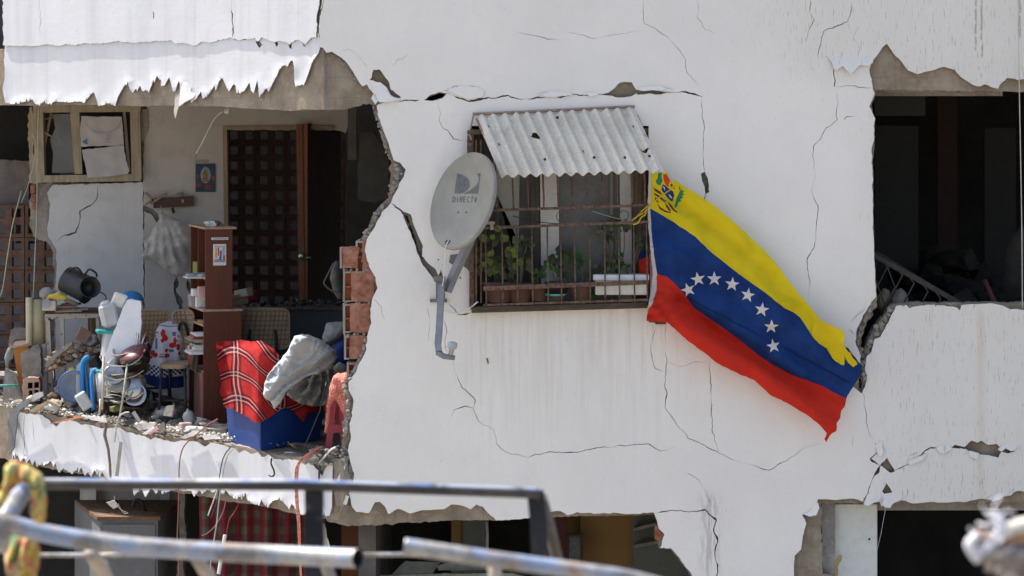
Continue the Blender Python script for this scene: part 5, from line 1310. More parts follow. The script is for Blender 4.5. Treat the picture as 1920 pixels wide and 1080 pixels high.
crest = [([(1232, 322), (1239, 322), (1238, 330), (1240, 338), (1236, 346), (1230, 345), (1227, 339), (1231, 332)], 4),
         ([(1241, 326), (1247, 325), (1254, 336), (1252, 342), (1251, 350), (1246, 346), (1242, 338)], 6),
         ([(1249, 327), (1255, 330), (1262, 340), (1259, 342), (1252, 334)], 8),
         ([(1240, 344), (1246, 347), (1251, 352), (1260, 358), (1262, 364), (1259, 377), (1255, 375), (1248, 368), (1243, 362), (1238, 355)], 7),
         ([(1240, 347), (1244, 350), (1245, 357), (1243, 353)], 3), ([(1251, 362), (1257, 367), (1259, 372), (1254, 369)], 3),
         ([(1222, 350), (1228, 353), (1236, 358), (1240, 364), (1234, 362), (1226, 357)], 5), ([(1224, 360), (1232, 364), (1240, 370), (1246, 376), (1243, 378), (1234, 370), (1225, 364)], 5),
         ([(1226, 368), (1231, 370), (1229, 373), (1234, 378), (1230, 378), (1225, 373)], 5), ([(1229, 378), (1236, 387), (1246, 393), (1256, 396), (1254, 398), (1244, 396), (1234, 390)], 5),
         ([(1244, 378), (1250, 384), (1256, 393), (1252, 394), (1246, 386)], 5), ([(1248, 376), (1256, 382), (1263, 392), (1269, 396), (1266, 397), (1259, 393), (1252, 384)], 5), ([(1240, 372), (1247, 374), (1244, 380)], 4),
         ([(1262, 386), (1264, 380), (1266, 372), (1269, 364), (1272, 356), (1274, 352), (1276, 356), (1281, 356), (1277, 361), (1281, 362), (1276, 367), (1279, 369), (1273, 373), (1276, 376), (1270, 379), (1268, 385), (1264, 389)], 4),
         ([(1254, 345), (1257, 343), (1259, 346), (1256, 350)], 5), ([(1260, 350), (1263, 352), (1261, 354)], 5), ([(1271, 346), (1273, 352), (1270, 356)], 4)]
hoist = [(1209, 330), (1220, 321), (1217, 389), (1218, 430), (1222, 470), (1229, 511), (1228, 540), (1222, 560), (1215, 575)]
axis_d = Vector((.80, .60))
FV = [([(1270, 560), (1330, 612), (1400, 660), (1480, 712), (1565, 782)], -.060, 8), ([(1262, 590), (1330, 634), (1420, 690), (1500, 745), (1550, 805)], .050, 9), ([(1300, 560), (1360, 604), (1430, 650), (1500, 692)], .035, 9), ([(1236, 560), (1262, 580), (1290, 615)], .03, 6),
      ([(1300, 420), (1400, 500), (1480, 600), (1560, 700)], .032, 12), ([(1240, 430), (1330, 500), (1420, 600), (1520, 690)], -.030, 10), ([(1260, 370), (1380, 450), (1470, 540), (1560, 640)], -.026, 9), ([(1222, 470), (1245, 520), (1262, 590)], .014, 7),
      ([(1570, 640), (1530, 620), (1490, 570)], .014, 6)]
def flagf(x, y, d, o):
    s_ = (x - 1218) * .80 + (y - 390) * .60          # along the fly
    c = -(x - 1218) * .60 + (y - 390) * .80          # across
    t = max(0, min(1, s_ / 480))
    off = -.16 + .02 * t
    off -= .045 * t * math.sin(c * .030 + s_ * .004 + .6) * (1.0)
    off -= .022 * math.sin(c * .055 - s_ * .010 + 1.5) * min(1, t * 3)
    off -= .020 * noise.noise(Vector((s_ * .006, c * .03, 2.2))) * 2 + crs(x, y, 3, .75, ((-.55, .83), (-.40, .92), (-.75, .66)), .030) - vlines(x, y, FV)
    off -= .018 * noise.noise(Vector((s_ * .004 + 4, c * .05, 7.2))) * min(1, 1.5 * t + .3)
    # pinched pleats at the lower hoist
    e = math.exp(-((x - 1225) ** 2 + (y - 590) ** 2) / 2600)
    off -= .03 * e * math.sin((y - 560) * .35 + (x - 1212) * .1)
    # roll of the lower red edge
    cb = 118 + 24 * math.sin(s_ * .0065)
    off -= .055 * math.exp(-((c - cb) / 20) ** 2) * min(1, t * 2.5) - .03 * math.exp(-((c - cb + 34) / 14) ** 2) * min(1, t * 2.5)
    p = P(x, y, 0); p.y = off + o * .0015
    return p
T = thing('national_flag', P(1218, 600, -.15), 'torn yellow, blue and red flag with eight white stars', 'flag')
regs = [([(1190, 505), (1640, 740), (1640, 870), (1190, 870)], 2), (frac(blu, 9, .3, True, 2), 1), (frac(red, 9, .3, True, 3), 2), (frac(yel, 7, .8, True, 4), 0)]
regs += [(s_, 3) for s_ in stars] + [(c_[0], c_[1]) for c_ in crest]
m = sheet([frac(outline, 5, .7, True, 5)], (), 7, None, flagf, regions=regs, side_mi=0, seed=2, thick=None)
m2 = m
obj('flag_cloth', m2, [YEL, BLU, RED, STR, CR_G, CR_B, CR_R, CR_N, CR_C], T)
# the torn yellow flap lies over the blue
def flagf2(x, y, d, o):
    p = flagf(x, y, d, o); p.y -= .012 + .02 * max(0, (x - 1520) / 80); return p
m = sheet([frac([(1517, 600), (1540, 600), (1566, 612), (1575, 616), (1577, 628), (1574, 640), (1580, 650), (1590, 662), (1601, 678), (1594, 684), (1585, 676), (1578, 660), (1577, 680), (1562, 674), (1556, 668), (1544, 648), (1530, 640), (1519, 628)], 4, 1.3, True, 8)], (), 7, None, flagf2, side_mi=0, thick=None)
obj('torn_corner', m, [YEL], T)
def hoistf(x, y, d, o):
    p = flagf(x, y, d, o); p.y -= .004; return p
m = sheet([frac([(1214, 320), (1220, 321), (1217, 389), (1219, 430), (1223, 470), (1230, 511), (1229, 540), (1222, 562), (1212, 582), (1214, 560), (1219, 540), (1222, 511), (1218, 470), (1214, 430), (1212, 389)], 6, .5, True, 8)], (), 7, None, hoistf, side_mi=0, thick=None)
obj('hoist_band', m, [cloth('white_hoist_canvas', (.50, .45, .43), .1, .05)], T)
YR = M('yellow_rope', (.52, .38, .03), .8, .2, 60, .5)
m = MB(); m.tube(catmull([flagf(1262, 348, 0, 0) + Vector((0, -.02, 0)), P(1238, 369, -.24), P(1218, 384, -.24), P(1204, 395, -.22), P(1202, 397, -.2)]), .0045, 6)
m.tube(catmull([P(1218, 386, -.22), P(1208, 398, -.2), P(1200, 400, -.16), P(1192, 408, -.18), P(1185, 413, -.2), P(1196, 405, -.2), P(1206, 400, -.2)]), .0045, 6)
m.tube(catmull([P(1212, 392, -.22), P(1210, 402, -.21), P(1202, 408, -.2), P(1196, 418, -.2), P(1186, 421, -.2)]), .0045, 6)
obj('knotted_rope', m, YR, T)
# second cloth bunched behind the bars
def bf(x, y, d, o):
    p = P(x, y, -.05); p.y += .02 * math.sin(y * .1 + x * .2) + o * .003; return p
m = sheet([frac([(1197, 480), (1206, 460), (1212, 450), (1216, 470), (1217, 520), (1216, 552), (1208, 540), (1200, 510), (1197, 495)], 4, .6, True, 8)], (), 5, None, bf, regions=[([(1190, 440), (1220, 440), (1220, 478), (1204, 486), (1190, 490)], 1)], side_mi=0)
obj('bunched_cloth', m, [RED, BLU], None, 'blue and red cloth bunched inside the right end of the cage', 'cloth')
m = MB(); m.box(P(1216, 598, -.02), P(1229, 604, -.02) + Vector((0, -.03, 0)), bev=.003); m.box(P(1229, 598, .0), P(1248, 608, .0) + Vector((0, -.012, 0)), bev=.002); obj('sill_stub', m, M('rusty_stub', (.16, .07, .05), .9), BLD)

# ------------------------------------------------------------------ right-hand opening
T = thing('fallen_grille', P(1700, 560, .3), 'bent window grille fallen against the right-hand sill', 'grille')
GR = M('dusty_grey_iron', (.04, .036, .032), .8, .3, 40, .4, 100, dust=.25, dustc=(.16, .14, .12))
m = bar(None, (1634, 476), (1810, 574), .12, 9, .02, None, None); obj('top_rail', m, GR, T)
m = bar(None, (1640, 470), (1800, 566), .16, 2.2, .008, None, None); obj('thin_rail', m, GR, T)
for i, (x, y) in enumerate(((1662, 498), (1690, 514), (1712, 529), (1738, 544), (1762, 558), (1782, 568))):
    m = MB(); m.tube([P(x - 18, y - 24, .14), P(x + 2, y + 2, .11), P(x - 18, y + 40, .13), P(x - 26, y + 60, .16)], .0055, 6); obj('grille_bar', m, GR, T)
m = MB(); m.tube([P(1664, 502, .1), P(1678, 538, .12), P(1650, 590, .15)], .0055, 6); m.tube([P(1642, 486, .15), P(1640, 520, .15), P(1662, 580, .12)], .005, 6); obj('grille_bar', m, GR, T)
RP = M('faded_red_pipe', (.19, .055, .045), .6, .2, 20)
m = MB(); a, b = P(1846, 525, .9), P(1875, 590, .8); m.tube([a, a.lerp(b, .5), b], .018, 10); obj('red_pipe', m, RP, None, 'short red pipe leaning in the dark right-hand opening', 'pipe')
def rubble(name, pts, mat, lab, cat=None, kind='stuff', n=200, s0=.01, s1=.05, fn=None, parent=None, **k):
    m = MB(); r = random.Random(len(lab or name) + n)
    for i in range(n):
        c, s_ = fn(r); m.rock(c, (s_ * r.uniform(.7, 1.3), s_ * r.uniform(.7, 1.2), s_ * r.uniform(.5, 1)), r.random() * 60, 1, .5, r.randrange(len(mat)) if isinstance(mat, list) else 0)
    return obj(name, m, mat, parent, lab, cat, kind=kind)
def mound(x0, x1, Y0, Y1, z0, prof, s0, s1):
    def f(r):
        x = r.uniform(x0, x1); Y = r.uniform(Y0, Y1); h = prof(x, Y) * r.random() ** .6
        return Vector((x, Y, z0 + h)), r.uniform(s0, s1)
    return f
DK = M('shade_dark_rubble', (.012, .011, .010), .95, .4, 5, .6, 30); DK2 = M('dark_dusty_rubble', (.022, .020, .018), .95, .4, 5, .6, 30)  # shade of the deep room put into the rubble colours
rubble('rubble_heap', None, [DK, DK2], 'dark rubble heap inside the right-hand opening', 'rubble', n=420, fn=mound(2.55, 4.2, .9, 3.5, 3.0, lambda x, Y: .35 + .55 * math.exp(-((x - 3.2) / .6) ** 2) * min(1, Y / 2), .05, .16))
m = MB(); m.box((2.35, .25, 2.6), (8.4, 4.5, 3.05)); obj('rubble_filled_floor', m, DK, BLD)
m = blob([(1887, 470), (1900, 440), (1914, 425), (1935, 420), (1950, 575), (1888, 572), (1880, 540)], .6, .08, 8, .5, .02, seed=4); obj('hanging_chunk', m, DK2, None, 'dark concrete chunk at the right edge of the right-hand opening', 'chunk')
m = blob([(1672, 560), (1680, 544), (1690, 540), (1700, 552), (1704, 572), (1690, 580), (1672, 580)], .25, .05, 5, .4, .03, seed=5); obj('pale_chunk', m, MAT['mortar'], None, 'pale chunk behind the fallen grille', 'chunk')
m = blob([(1644, 556), (1656, 540), (1668, 545), (1674, 570), (1660, 584), (1646, 580)], .3, .05, 5, .4, .03, seed=6); obj('brown_chunk', m, MAT['concrete'], None, 'brown chunk under the upper end of the fallen grille', 'chunk')
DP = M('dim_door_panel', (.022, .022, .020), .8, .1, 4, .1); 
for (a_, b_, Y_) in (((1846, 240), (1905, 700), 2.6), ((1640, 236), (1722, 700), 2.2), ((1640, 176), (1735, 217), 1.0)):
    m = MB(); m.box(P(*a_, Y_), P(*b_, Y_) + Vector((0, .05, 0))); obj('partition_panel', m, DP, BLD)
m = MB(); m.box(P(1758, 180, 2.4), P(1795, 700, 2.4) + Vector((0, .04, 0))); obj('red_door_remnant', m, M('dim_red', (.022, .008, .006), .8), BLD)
m = MB(); m.box(P(1640, 168, .20), P(1878, 173, .20) + Vector((0, .3, 0))); obj('lintel', m, MAT['slab'], BLD)
m = MB(); m.box(P(1640, 170, .45), P(1880, 180, .45) + Vector((0, .05, 0))); obj('lintel', m, MAT['slab'], BLD)
tubeobj('hanging_cable', catmull([P(1909, -20, -.03), P(1911, 150, -.05), P(1913, 260, -.04), P(1916, 430, -.02), P(1917, 580, .02)]), .0035, M('cream_cable', (.50, .46, .40), .7), 'cream cable hanging down the right edge of the wall', 'cable')
tubeobj('hair_wire', [P(1661, 950, -.02), P(1652, 1000, -.01), P(1645, 1030, 0)], .0012, PVC, 'hair-thin wire hanging beside the white board', 'wire')
# ------------------------------------------------------------------ balcony: furniture and household things
def fl(px, Y): return fz(W(px, Y))                     # floor height under a photo column
def boxm(w, d, h, bev=.004, mi=0):
    m = MB(); m.box((-w / 2, -d / 2, 0), (w / 2, d / 2, h), mi, bev=bev); return m
def put(mb, loc, rz=0, rx=0, ry=0): return mb.xf(TR(*loc, rz, rx, ry))
PAPER = M('yellowed_paper', (.50, .47, .42), .85, .1, 30, .1, 60); PAPERW = M('white_paper', (.66, .66, .65), .8, .05, 20, .1)
CARD = M('tan_cardboard', (.34, .25, .16), .85, .15, 10, .2); BLUEP = M('sky_blue_plastic', (.035, .22, .50), .4, .08, 8, .05)
WHP = M('translucent_white_plastic', (.48, .50, .50), .4, .06, 8, .05); TEALP = M('teal_lid_plastic', (.03, .30, .30), .4, .08, 8, .05)
PINK = M('pale_pink_print', (.55, .32, .31), .7, .15, 20); STEEL = M('scratched_steel', (.50, .48, .45), .30, .2, 18, .15, 90, metal=1)
ALU = M('dull_aluminium', (.25, .235, .205), .42, .25, 14, .2, 90, metal=1); BLACKP = M('black_plastic', (.016, .017, .018), .45, .2, 10, .1, 60, dust=.15)

# tall bookcase, its open side turned to the left
PHI = math.radians(16)
BC = P(385, 200, 1.5); bz = fl(385, 1.5)
def bl(x, y, z): return Vector((BC.x + x * math.cos(PHI) - y * math.sin(PHI), 1.5 + x * math.sin(PHI) + y * math.cos(PHI), z))
T = thing('bookcase', Vector((BC.x, 1.5, bz)), 'tall reddish brown bookcase with open shelves facing left', 'bookcase')
def bbox(name, x0, y0, z0, x1, y1, z1, mat, parent=None, lab=None, cat=None, group=None):
    m = MB(); m.box((x0, y0, z0), (x1, y1, z1), bev=.0015); m.v = [bl(p.x, p.y, p.z) for p in m.v]
    return obj(name, m, mat, parent, lab, cat, group)
zt, zm = H(430, 1.5), H(583, 1.5)
WR = MAT['wood_red']; LEN = .62
bbox('end_panel', 0, 0, zm + .012, .198, .016, zt, WR, T); bbox('end_panel', 0, LEN - .016, zm + .012, .198, LEN, zt, WR, T)
bbox('end_panel', -.012, 0, bz, .265, .018, zm - .006, WR, T); bbox('end_panel', -.012, LEN - .018, bz, .265, LEN, zm - .006, WR, T)
bbox('back_panel', .186, .018, zm + .014, .196, LEN - .018, zt - .004, WR, T); bbox('back_panel', .250, .020, bz, .262, LEN - .02, zm - .008, WR, T)
bbox('divider', .004, LEN * .52, zm + .014, .184, LEN * .52 + .014, zt - .004, WR, T)
EDG = M('worn_board_edge', (.36, .24, .16), .8, .2, 20, dust=.5, dustc=(.5, .46, .4))
bbox('top_board', -.012, -.008, zt, .225, LEN + .01, zt + .014, EDG, T); bbox('middle_board', -.02, -.006, zm - .006, .272, LEN + .004, zm + .010, EDG, T)
for pz in (518, 556): bbox('shelf_board', .0, .018, H(pz + 2, 1.8), .184, LEN - .018, H(pz - 2, 1.8), EDG, T)
for pz in (606, 640, 692): bbox('shelf_board', -.008, .020, H(pz + 2, 1.8), .248, LEN - .02, H(pz - 2, 1.8), EDG, T)
bbox('cupboard_door', -.024, .022, bz + .02, -.010, LEN * .55, H(696, 1.7), M('pinkish_brown_door', (.30, .15, .12), .55, .1, 6, .1, dust=.2), T)
bbox('strip_label', .043, -.004, H(450, 1.5), .168, -.0005, H(445.5, 1.5), PAPERW, None, 'narrow white paper strip stuck on the bookcase end', 'label')
for i in range(9): pass
m = MB(); 
for i in range(26):
    x0 = .05 + i * .0043; m.box((x0, -.0052, H(448.7, 1.5)), (x0 + R.uniform(.0015, .0032), -.0045, H(447.2, 1.5)))
m.v = [bl(p.x, p.y, p.z) for p in m.v]
sl_ = [o for o in sc.objects if o.name == 'strip_label'][0]; obj('printed_line', m, BLKM, sl_, kind='stuff')
# white-bordered card with a plain coloured pattern
T2 = bbox('postcard', .057, -.003, H(498, 1.5), .152, -.0005, H(458, 1.5), PAPERW, None, 'white bordered colourful card stuck on the bookcase end', 'card')
cc = [((.064, 492), (.145, 486), (.26, .27, .28)), ((.070, 484), (.084, 466), (.50, .33, .04)), ((.090, 480), (.100, 464), (.45, .05, .06)), ((.106, 486), (.118, 470), (.06, .08, .25)), ((.122, 478), (.140, 462), (.40, .38, .42)), ((.100, 488), (.112, 482), (.08, .09, .3)), ((.128, 487), (.142, 479), (.45, .04, .05)), ((.066, 464), (.145, 461), (.35, .40, .42))]
for i, (a, b, c) in enumerate(cc):
    m = MB(); m.box((a[0], -.0042 - i * .0001, H(a[1], 1.5)), (b[0], -.0031, H(b[1], 1.5))); m.v = [bl(p.x, p.y, p.z) for p in m.v]; obj('printed_patch', m, M('print_%d' % i, c, .6, .3, 60, 0), T2)
# what stands on the shelves
def onshelf(name, y0, y1, z0px, h, mat, lab, cat, dep=.12, x0=.0, tilt=0, group=None):
    z0 = H(z0px - 2, 1.8)
    m = MB(); m.box((x0, y0, z0 + .001), (x0 + dep, y1, z0 + h), bev=.002, jit=.003); m.v = [bl(p.x, p.y, p.z) for p in m.v]
    return obj(name, m, mat, None, lab, cat, group)
LILAC = M('lilac_print', (.30, .32, .50), .6, .3, 60)
m = MB(); m.box((-.10, .10, H(517, 1.7)), (.10, .26, H(512, 1.7)), jit=.004); m.v = [bl(p.x, p.y, p.z) for p in m.v]; obj('magazine', m, M('blue_magazine_print', (.10, .17, .36), .5, .6, 40, c2=(.5, .55, .6)), None, 'blue printed magazine sticking out of the upper bookcase shelf', 'magazine')
m = MB(); m.box((-.11, .14, H(521, 1.75)), (.08, .32, H(517.5, 1.75)), jit=.004); m.v = [bl(p.x, p.y, p.z) for p in m.v]; obj('paper_sheet', m, PAPERW, None, 'white sheets under the blue magazine on the bookcase', 'paper')
onshelf('book', .36, .52, 518, .09, M('yellow_green_cover', (.25, .24, .05), .6), 'yellow green packet on the upper bookcase shelf', 'packet', .10)
onshelf('medicine_box', .10, .16, 556, .075, PINK, 'pink and white box on the second bookcase shelf', 'box', .10, -.03)
onshelf('white_packet', .22, .33, 556, .05, PAPERW, 'white packet beside the pink box on the bookcase', 'packet', .10, -.05)
m = MB(); m.box((-.05, .30, zm + .012), (.05, .45, zm + .10), bev=.004, jit=.004); m.v = [bl(p.x, p.y, p.z) for p in m.v]; obj('plastic_tub', m, M('greyish_tub', (.40, .33, .30), .6), None, 'greyish plastic tub on the middle board of the bookcase', 'tub')
m = MB(); m.box((-.03, .20, zm + .012), (.04, .25, zm + .09), bev=.002); m.v = [bl(p.x, p.y, p.z) for p in m.v]; obj('small_carton', m, PAPERW, None, 'small white carton beside the greyish tub', 'carton')
m = MB(); m.rock(bl(.05, .06, zm + .045), (.035, .035, .05), 4, 2, .4, smooth=True); obj('crumpled_bag', m, WHP, None, 'crumpled clear bag on the middle board near the card end', 'bag')
m = MB(); m.box((-.04, .05, H(605, 1.55)), (.06, .09, H(600, 1.55)), bev=.002); m.v = [bl(p.x, p.y, p.z) for p in m.v]; obj('ochre_stick', m, M('ochre', (.35, .24, .06), .7), None, 'short ochre stick on the shelf under the middle board', 'stick')
k = 0
r_ = random.Random(3)
pm_ = [PAPER, PAPERW, CARD, PINK, M('grey_print', (.28, .28, .29), .7, .3, 50), PAPER, M('red_print', (.36, .07, .06), .7, .3, 40)]
names = ['uppermost', 'second', 'third', 'fourth', 'fifth', 'sixth', 'seventh', 'eighth', 'lowest']
zp = H(638, 1.75)
for i in range(5):
    m = MB(); h = r_.uniform(.006, .014); m.box((-.075 + r_.uniform(-.02, .03), .05 + r_.uniform(0, .05), zp), (.10, .32 + r_.uniform(-.06, .04), zp + h), bev=.001, jit=.003); zp += h + .001
    m.v = [bl(p.x, p.y, p.z) for p in m.v]; obj('magazine', m, pm_[(i * 2) % 7], None, 'papers stacked on the bookcase shelf beside the hanging towel, %s layer' % ['lowest', 'second', 'third', 'fourth', 'top'][i], 'magazine', 'papers on the bookcase shelves')
zp = H(660, 1.75)
for i in range(4):
    m = MB(); h = .016; m.box((-.10 + .012 * i, .06, zp), (.10, .30, zp + h), bev=.003, jit=.004); zp += h + .001
    m.v = [bl(p.x, p.y, p.z) for p in m.v]; obj('folded_paper_bundle', m, pm_[(1, 0, 1, 0)[i]], None, 'thick folded bundle on the lower bookcase shelf, %s one' % ['lowest', 'second lowest', 'second highest', 'highest'][i], 'bundle', 'bundles on the lower bookcase shelf')
for i in range(7):
    m = MB(); m.box((0, 0, 0), (.16, .005 + .004 * (i % 2), .11), jit=.002); m.xf(TR(0, 0, 0, 90, 0, 38 + i * 4)); 
    m.v = [bl(-.085 + .012 * i, p.y * .9 + .08 + .02 * i, p.z + H(690, 1.7) + .10) + Vector((p.x * .4, 0, 0)) for p in m.v]
    obj('leaning_book', m, pm_[(6, 1, 0, 2, 3, 1, 4)[i]], None, 'thin book leaning on the lowest open shelf, %s from the front' % ['first', 'second', 'third', 'fourth', 'fifth', 'sixth', 'seventh'][i], 'book', 'books leaning on the lowest shelf')
m = MB(); m.rock(bl(.06, .12, zt + .035), (.05, .025, .022), 7, 2, .5); obj('crumpled_paper', m, PAPERW, None, 'crumpled white paper on top of the bookcase', 'paper')
m = MB(); m.rock(bl(.13, .30, zt + .03), (.05, .05, .02), 9, 2, .5); obj('dusty_cloth', m, MAT['mortar_grey'], None, 'dusty grey cloth lump on top of the bookcase', 'cloth')

# dark counter behind, with clutter
m = MB(); a = P(452, 574, 2.6); b = P(650, 574, 2.6)
T = thing('counter', P(550, 790, 2.7), 'dark counter behind the tartan blanket, dusty on top', 'counter')
m = MB(); m.box((a.x, 2.45, fl(550, 2.6)), (b.x, 2.47, a.z - .02)); m.box((a.x, 2.47, fl(550, 2.6)), (a.x + .02, 3.0, a.z - .02)); obj('front_panel', m, M('dark_grey_panel', (.055, .058, .062), .7, .1, 4), T)
m = MB(); m.box((a.x - .02, 2.43, a.z - .02), (b.x + .02, 3.02, a.z), bev=.003); obj('counter_top', m, M('dark_dusty_top', (.07, .06, .055), .7, .3, 8, dust=.5, dustc=(.2, .19, .17)), T)
for i, (x, y, w, h, rz, c, lab) in enumerate(((446, 566, .15, .05, 15, CARD, 'tan carton behind the bookcase, nearest to it'), (458, 551, .11, .06, -20, PAPER, 'pale carton leaning upper behind the bookcase'), (444, 553, .12, .03, 10, CARD, 'flat tan box behind the bookcase end panel'))):
    put_ = put(boxm(w, .10, h), P(x, y + 6, 2.3), rz, 0, -12); obj('carton', put_, c, None, lab, 'carton')
m = blob([(456, 542), (470, 540), (484, 545), (486, 566), (470, 568), (456, 562)], 2.55, .04, 5, .3, .03, seed=3); obj('crimson_bundle', m, M('crimson_cloth', (.17, .012, .03), .8), None, 'crimson bundle behind the cartons on the dark counter', 'bundle')
rubble('counter_debris', None, [DK2, M('dim_dusty_bits', (.12, .11, .10), .95)], 'small dusty debris strewn over the dark counter', n=110, fn=lambda r: (Vector((r.uniform(a.x, b.x), r.uniform(2.5, 3.0), a.z + .006 + r.random() * .02)), r.uniform(.006, .022)))
# clutter hanging by the broken edge
m = blob([(622, 498), (630, 488), (640, 494), (644, 520), (645, 560), (634, 562), (624, 545), (618, 520)], 1.2, .06, 5, .5, .03, seed=7); obj('hanging_rag', m, M('grey_brown_rag', (.12, .115, .10), .9, .3, 12, .4), None, 'grey brown rag hanging left of the broken brick edge', 'rag')
tubeobj('bent_wire', catmull([P(626, 492, 1.1), P(613, 518, 1.1), P(608, 532, 1.1), P(622, 545, 1.1), P(640, 552, 1.1)]), .006, M('rusty_grey_wire', (.12, .11, .10), .8), 'bent grey wire loop beside the hanging rag', 'wire')

# chairs of tube and woven cane
CANE = None
t = Nt('woven_cane'); u = t.sep(t.tc.outputs['UV'])
def grid_lines(v, n, w):
    f = t.math('FRACT', t.math('MULTIPLY', v, n)); return t.ramp(f, w, w * .4)
gl = t.math('MAXIMUM', grid_lines(u[0], 13, .35), grid_lines(u[1], 13, .35))
col = t.mix(t.ramp(t.noise(6, 4), .3, .7), (.25, .165, .09), (.33, .235, .14)); col = t.mix(t.math('MULTIPLY', gl, .65), col, (.09, .06, .04))
CANE = t.done(col, .7, t.bump(gl, .5, .004), 0, .3)
RIM = M('pale_cane_rim', (.30, .23, .155), .7, .15, 9, .2); TUBE = M('black_chair_tube', (.018, .019, .02), .4, .2, 10, .05, 50, dust=.1)
def rrect(w, h, r, taper=0, n=5):
    out = []
    for cx, cy, a0 in ((w / 2 - r, h - r, 0), (-w / 2 + r, h - r, 90), (-w / 2 + r + taper, r, 180), (w / 2 - r - taper, r, 270)):
        for i in range(n + 1):
            a = math.radians(a0 + 90 * i / n); out.append((cx + r * math.cos(a), cy + r * math.sin(a)))
    return out
def chair(base, rz, lab, w=.42, bh=.30, taper=.03, sh=.45, top=.80, leg=True, tilt=8, sc_=1.0, sw=.40):
    T = thing('cane_chair', base, lab, 'chair', 'cane chairs with black tube frames')
    Mx = Matrix.Translation(base) @ Matrix.Rotation(math.radians(rz), 4, 'Z') @ Matrix.Scale(sc_, 4)
    Bk = Mx @ Matrix.Translation((0, .20, top - bh)) @ Matrix.Rotation(math.radians(-tilt), 4, 'X')
    pts = rrect(w, bh, .05, taper)
    def f(x, y, d, o): return Bk @ Vector((x / 100, (.012 * o) - .03 * (1 - (x / 100 / (w / 2)) ** 2) * -1, -y / 100))
    lp = [(x * 100, -y * 100) for x, y in pts]
    m = sheet([lp], (), 6, None, f, thick=1, side_mi=0, uvs=.0225); m.uv = {k: ((m.v[k].x + m.v[k].y) * 2.2 * 1.0, m.v[k].z * 2.2) for k in m.uv}
    obj('backrest', m, CANE, T)
    m = MB(); loop = [Bk @ Vector((x, .006 + .03 * (1 - (x / (w / 2)) ** 2), y)) for x, y in pts]; loop.append(loop[0]); m.tube(loop, .0085, 6, caps=False); obj('backrest_rim', m, RIM, T)
    m = MB()
    for i, (x, y) in enumerate(pts[::2]): m.rock(Bk @ Vector((x * .88, -.002 + .03 * (1 - (x * .88 / (w / 2)) ** 2) - .004, y * .94 + .008)), .004, i, 1, 0)
    obj('rivet', m, BLKM, T, kind='stuff')
    sp = rrect(sw, .38, .06)
    m = MB(); v = [Mx @ Vector((x, y - .18, sh)) for x, y in sp] + [Mx @ Vector((x * .97, (y - .18) * .97, sh - .03)) for x, y in sp]; n = len(sp)
    m.add(v, [tuple(range(n)), tuple(range(n, 2 * n))[::-1]] + [(i, n + i, n + (i + 1) % n, (i + 1) % n) for i in range(n)]); obj('seat', m, RIM, T)
    # hoop of tube up the back, and the legs
    hoop = [(-.10, .19, sh - .03), (-.10, .205, sh + .12), (-.085, .185, sh + .20), (-.05, .165, sh + .26), (0, .16, sh + .275), (.05, .165, sh + .26), (.085, .185, sh + .20), (.10, .205, sh + .12), (.10, .19, sh - .03)]
    off = .055
    m = MB(); m.tube([Mx @ Vector((x, y + off, z)) for x, y, z in catmull([(q[0] * w / .40, q[1], q[2] + top - .80) if q[2] > sh else q for q in hoop], 4)], .011, 7); obj('back_hoop', m, TUBE, T)
    for sx in (-1, 1):
        for (ya, yb) in ((-.15, -.21), (.17, .24)):
            m = MB(); m.tube([Mx @ Vector((.40 * sw * sx, ya, sh - .03)), Mx @ Vector((.44 * sw * sx, (ya + yb) / 2, sh * .5)), Mx @ Vector((.48 * sw * sx, yb, .0))], .011, 7); obj('leg', m, TUBE, T)
    m = MB(); m.tube([Mx @ Vector((-.45 * sw, -.18, sh * .4)), Mx @ Vector((.45 * sw, -.18, sh * .4))], .008, 6); obj('stretcher', m, TUBE, T)
    return T
chair(Vector((W(272, 2.2), 2.2, fl(280, 2.2))), 180 + 8, 'cane chair behind the fruit towel, next to the white foam slab', .34, .34, .045, .42, .79)
chair(Vector((W(332, 1.72), 1.72, fl(334, 1.72))), -4, 'narrow cane chair between the fruit towel and the bookcase', .16, .36, .03, .43, .80, sw=.21)
chair(Vector((W(498, 2.15), 2.15, fl(498, 2.15))), 180, 'cane chair behind the red tartan blanket', .385, .30, .0, .46, .845)

# fruit towel
TW = cloth('white_towel', (.62, .62, .66), .15, .04, dust=.1); TWB = cloth('navy_towel_band', (.02, .035, .14), .05, .1); TWR = cloth('red_fruit_print', (.50, .03, .03), .1, .1); TWN = cloth('grey_blue_print', (.13, .16, .26), .1, .2)
T = thing('kitchen_towel', P(307, 728, 1.7), 'white kitchen towel with red fruit print and blue checked band', 'towel')
to = [(300, 606), (318, 603), (334, 606), (342, 640), (352, 700), (346, 726), (300, 730), (268, 716), (272, 700), (280, 668), (288, 640), (293, 618)]
regs = [([(266, 699), (300, 708), (355, 704), (355, 735), (264, 735)], 1)]
chk = []
for j in range(5):
    for i in range(20):
        if (i + j) % 2: continue
        x = 270 + i * 4.1; y = 681 + j * 4.1 + .24 * (x - 270) - (.5 * max(0, x - 302) if x > 302 else 0)
        chk.append(([(x, y), (x + 4.1, y + .6), (x + 4.1, y + 4.7), (x, y + 4.1)], 1))
fr = []
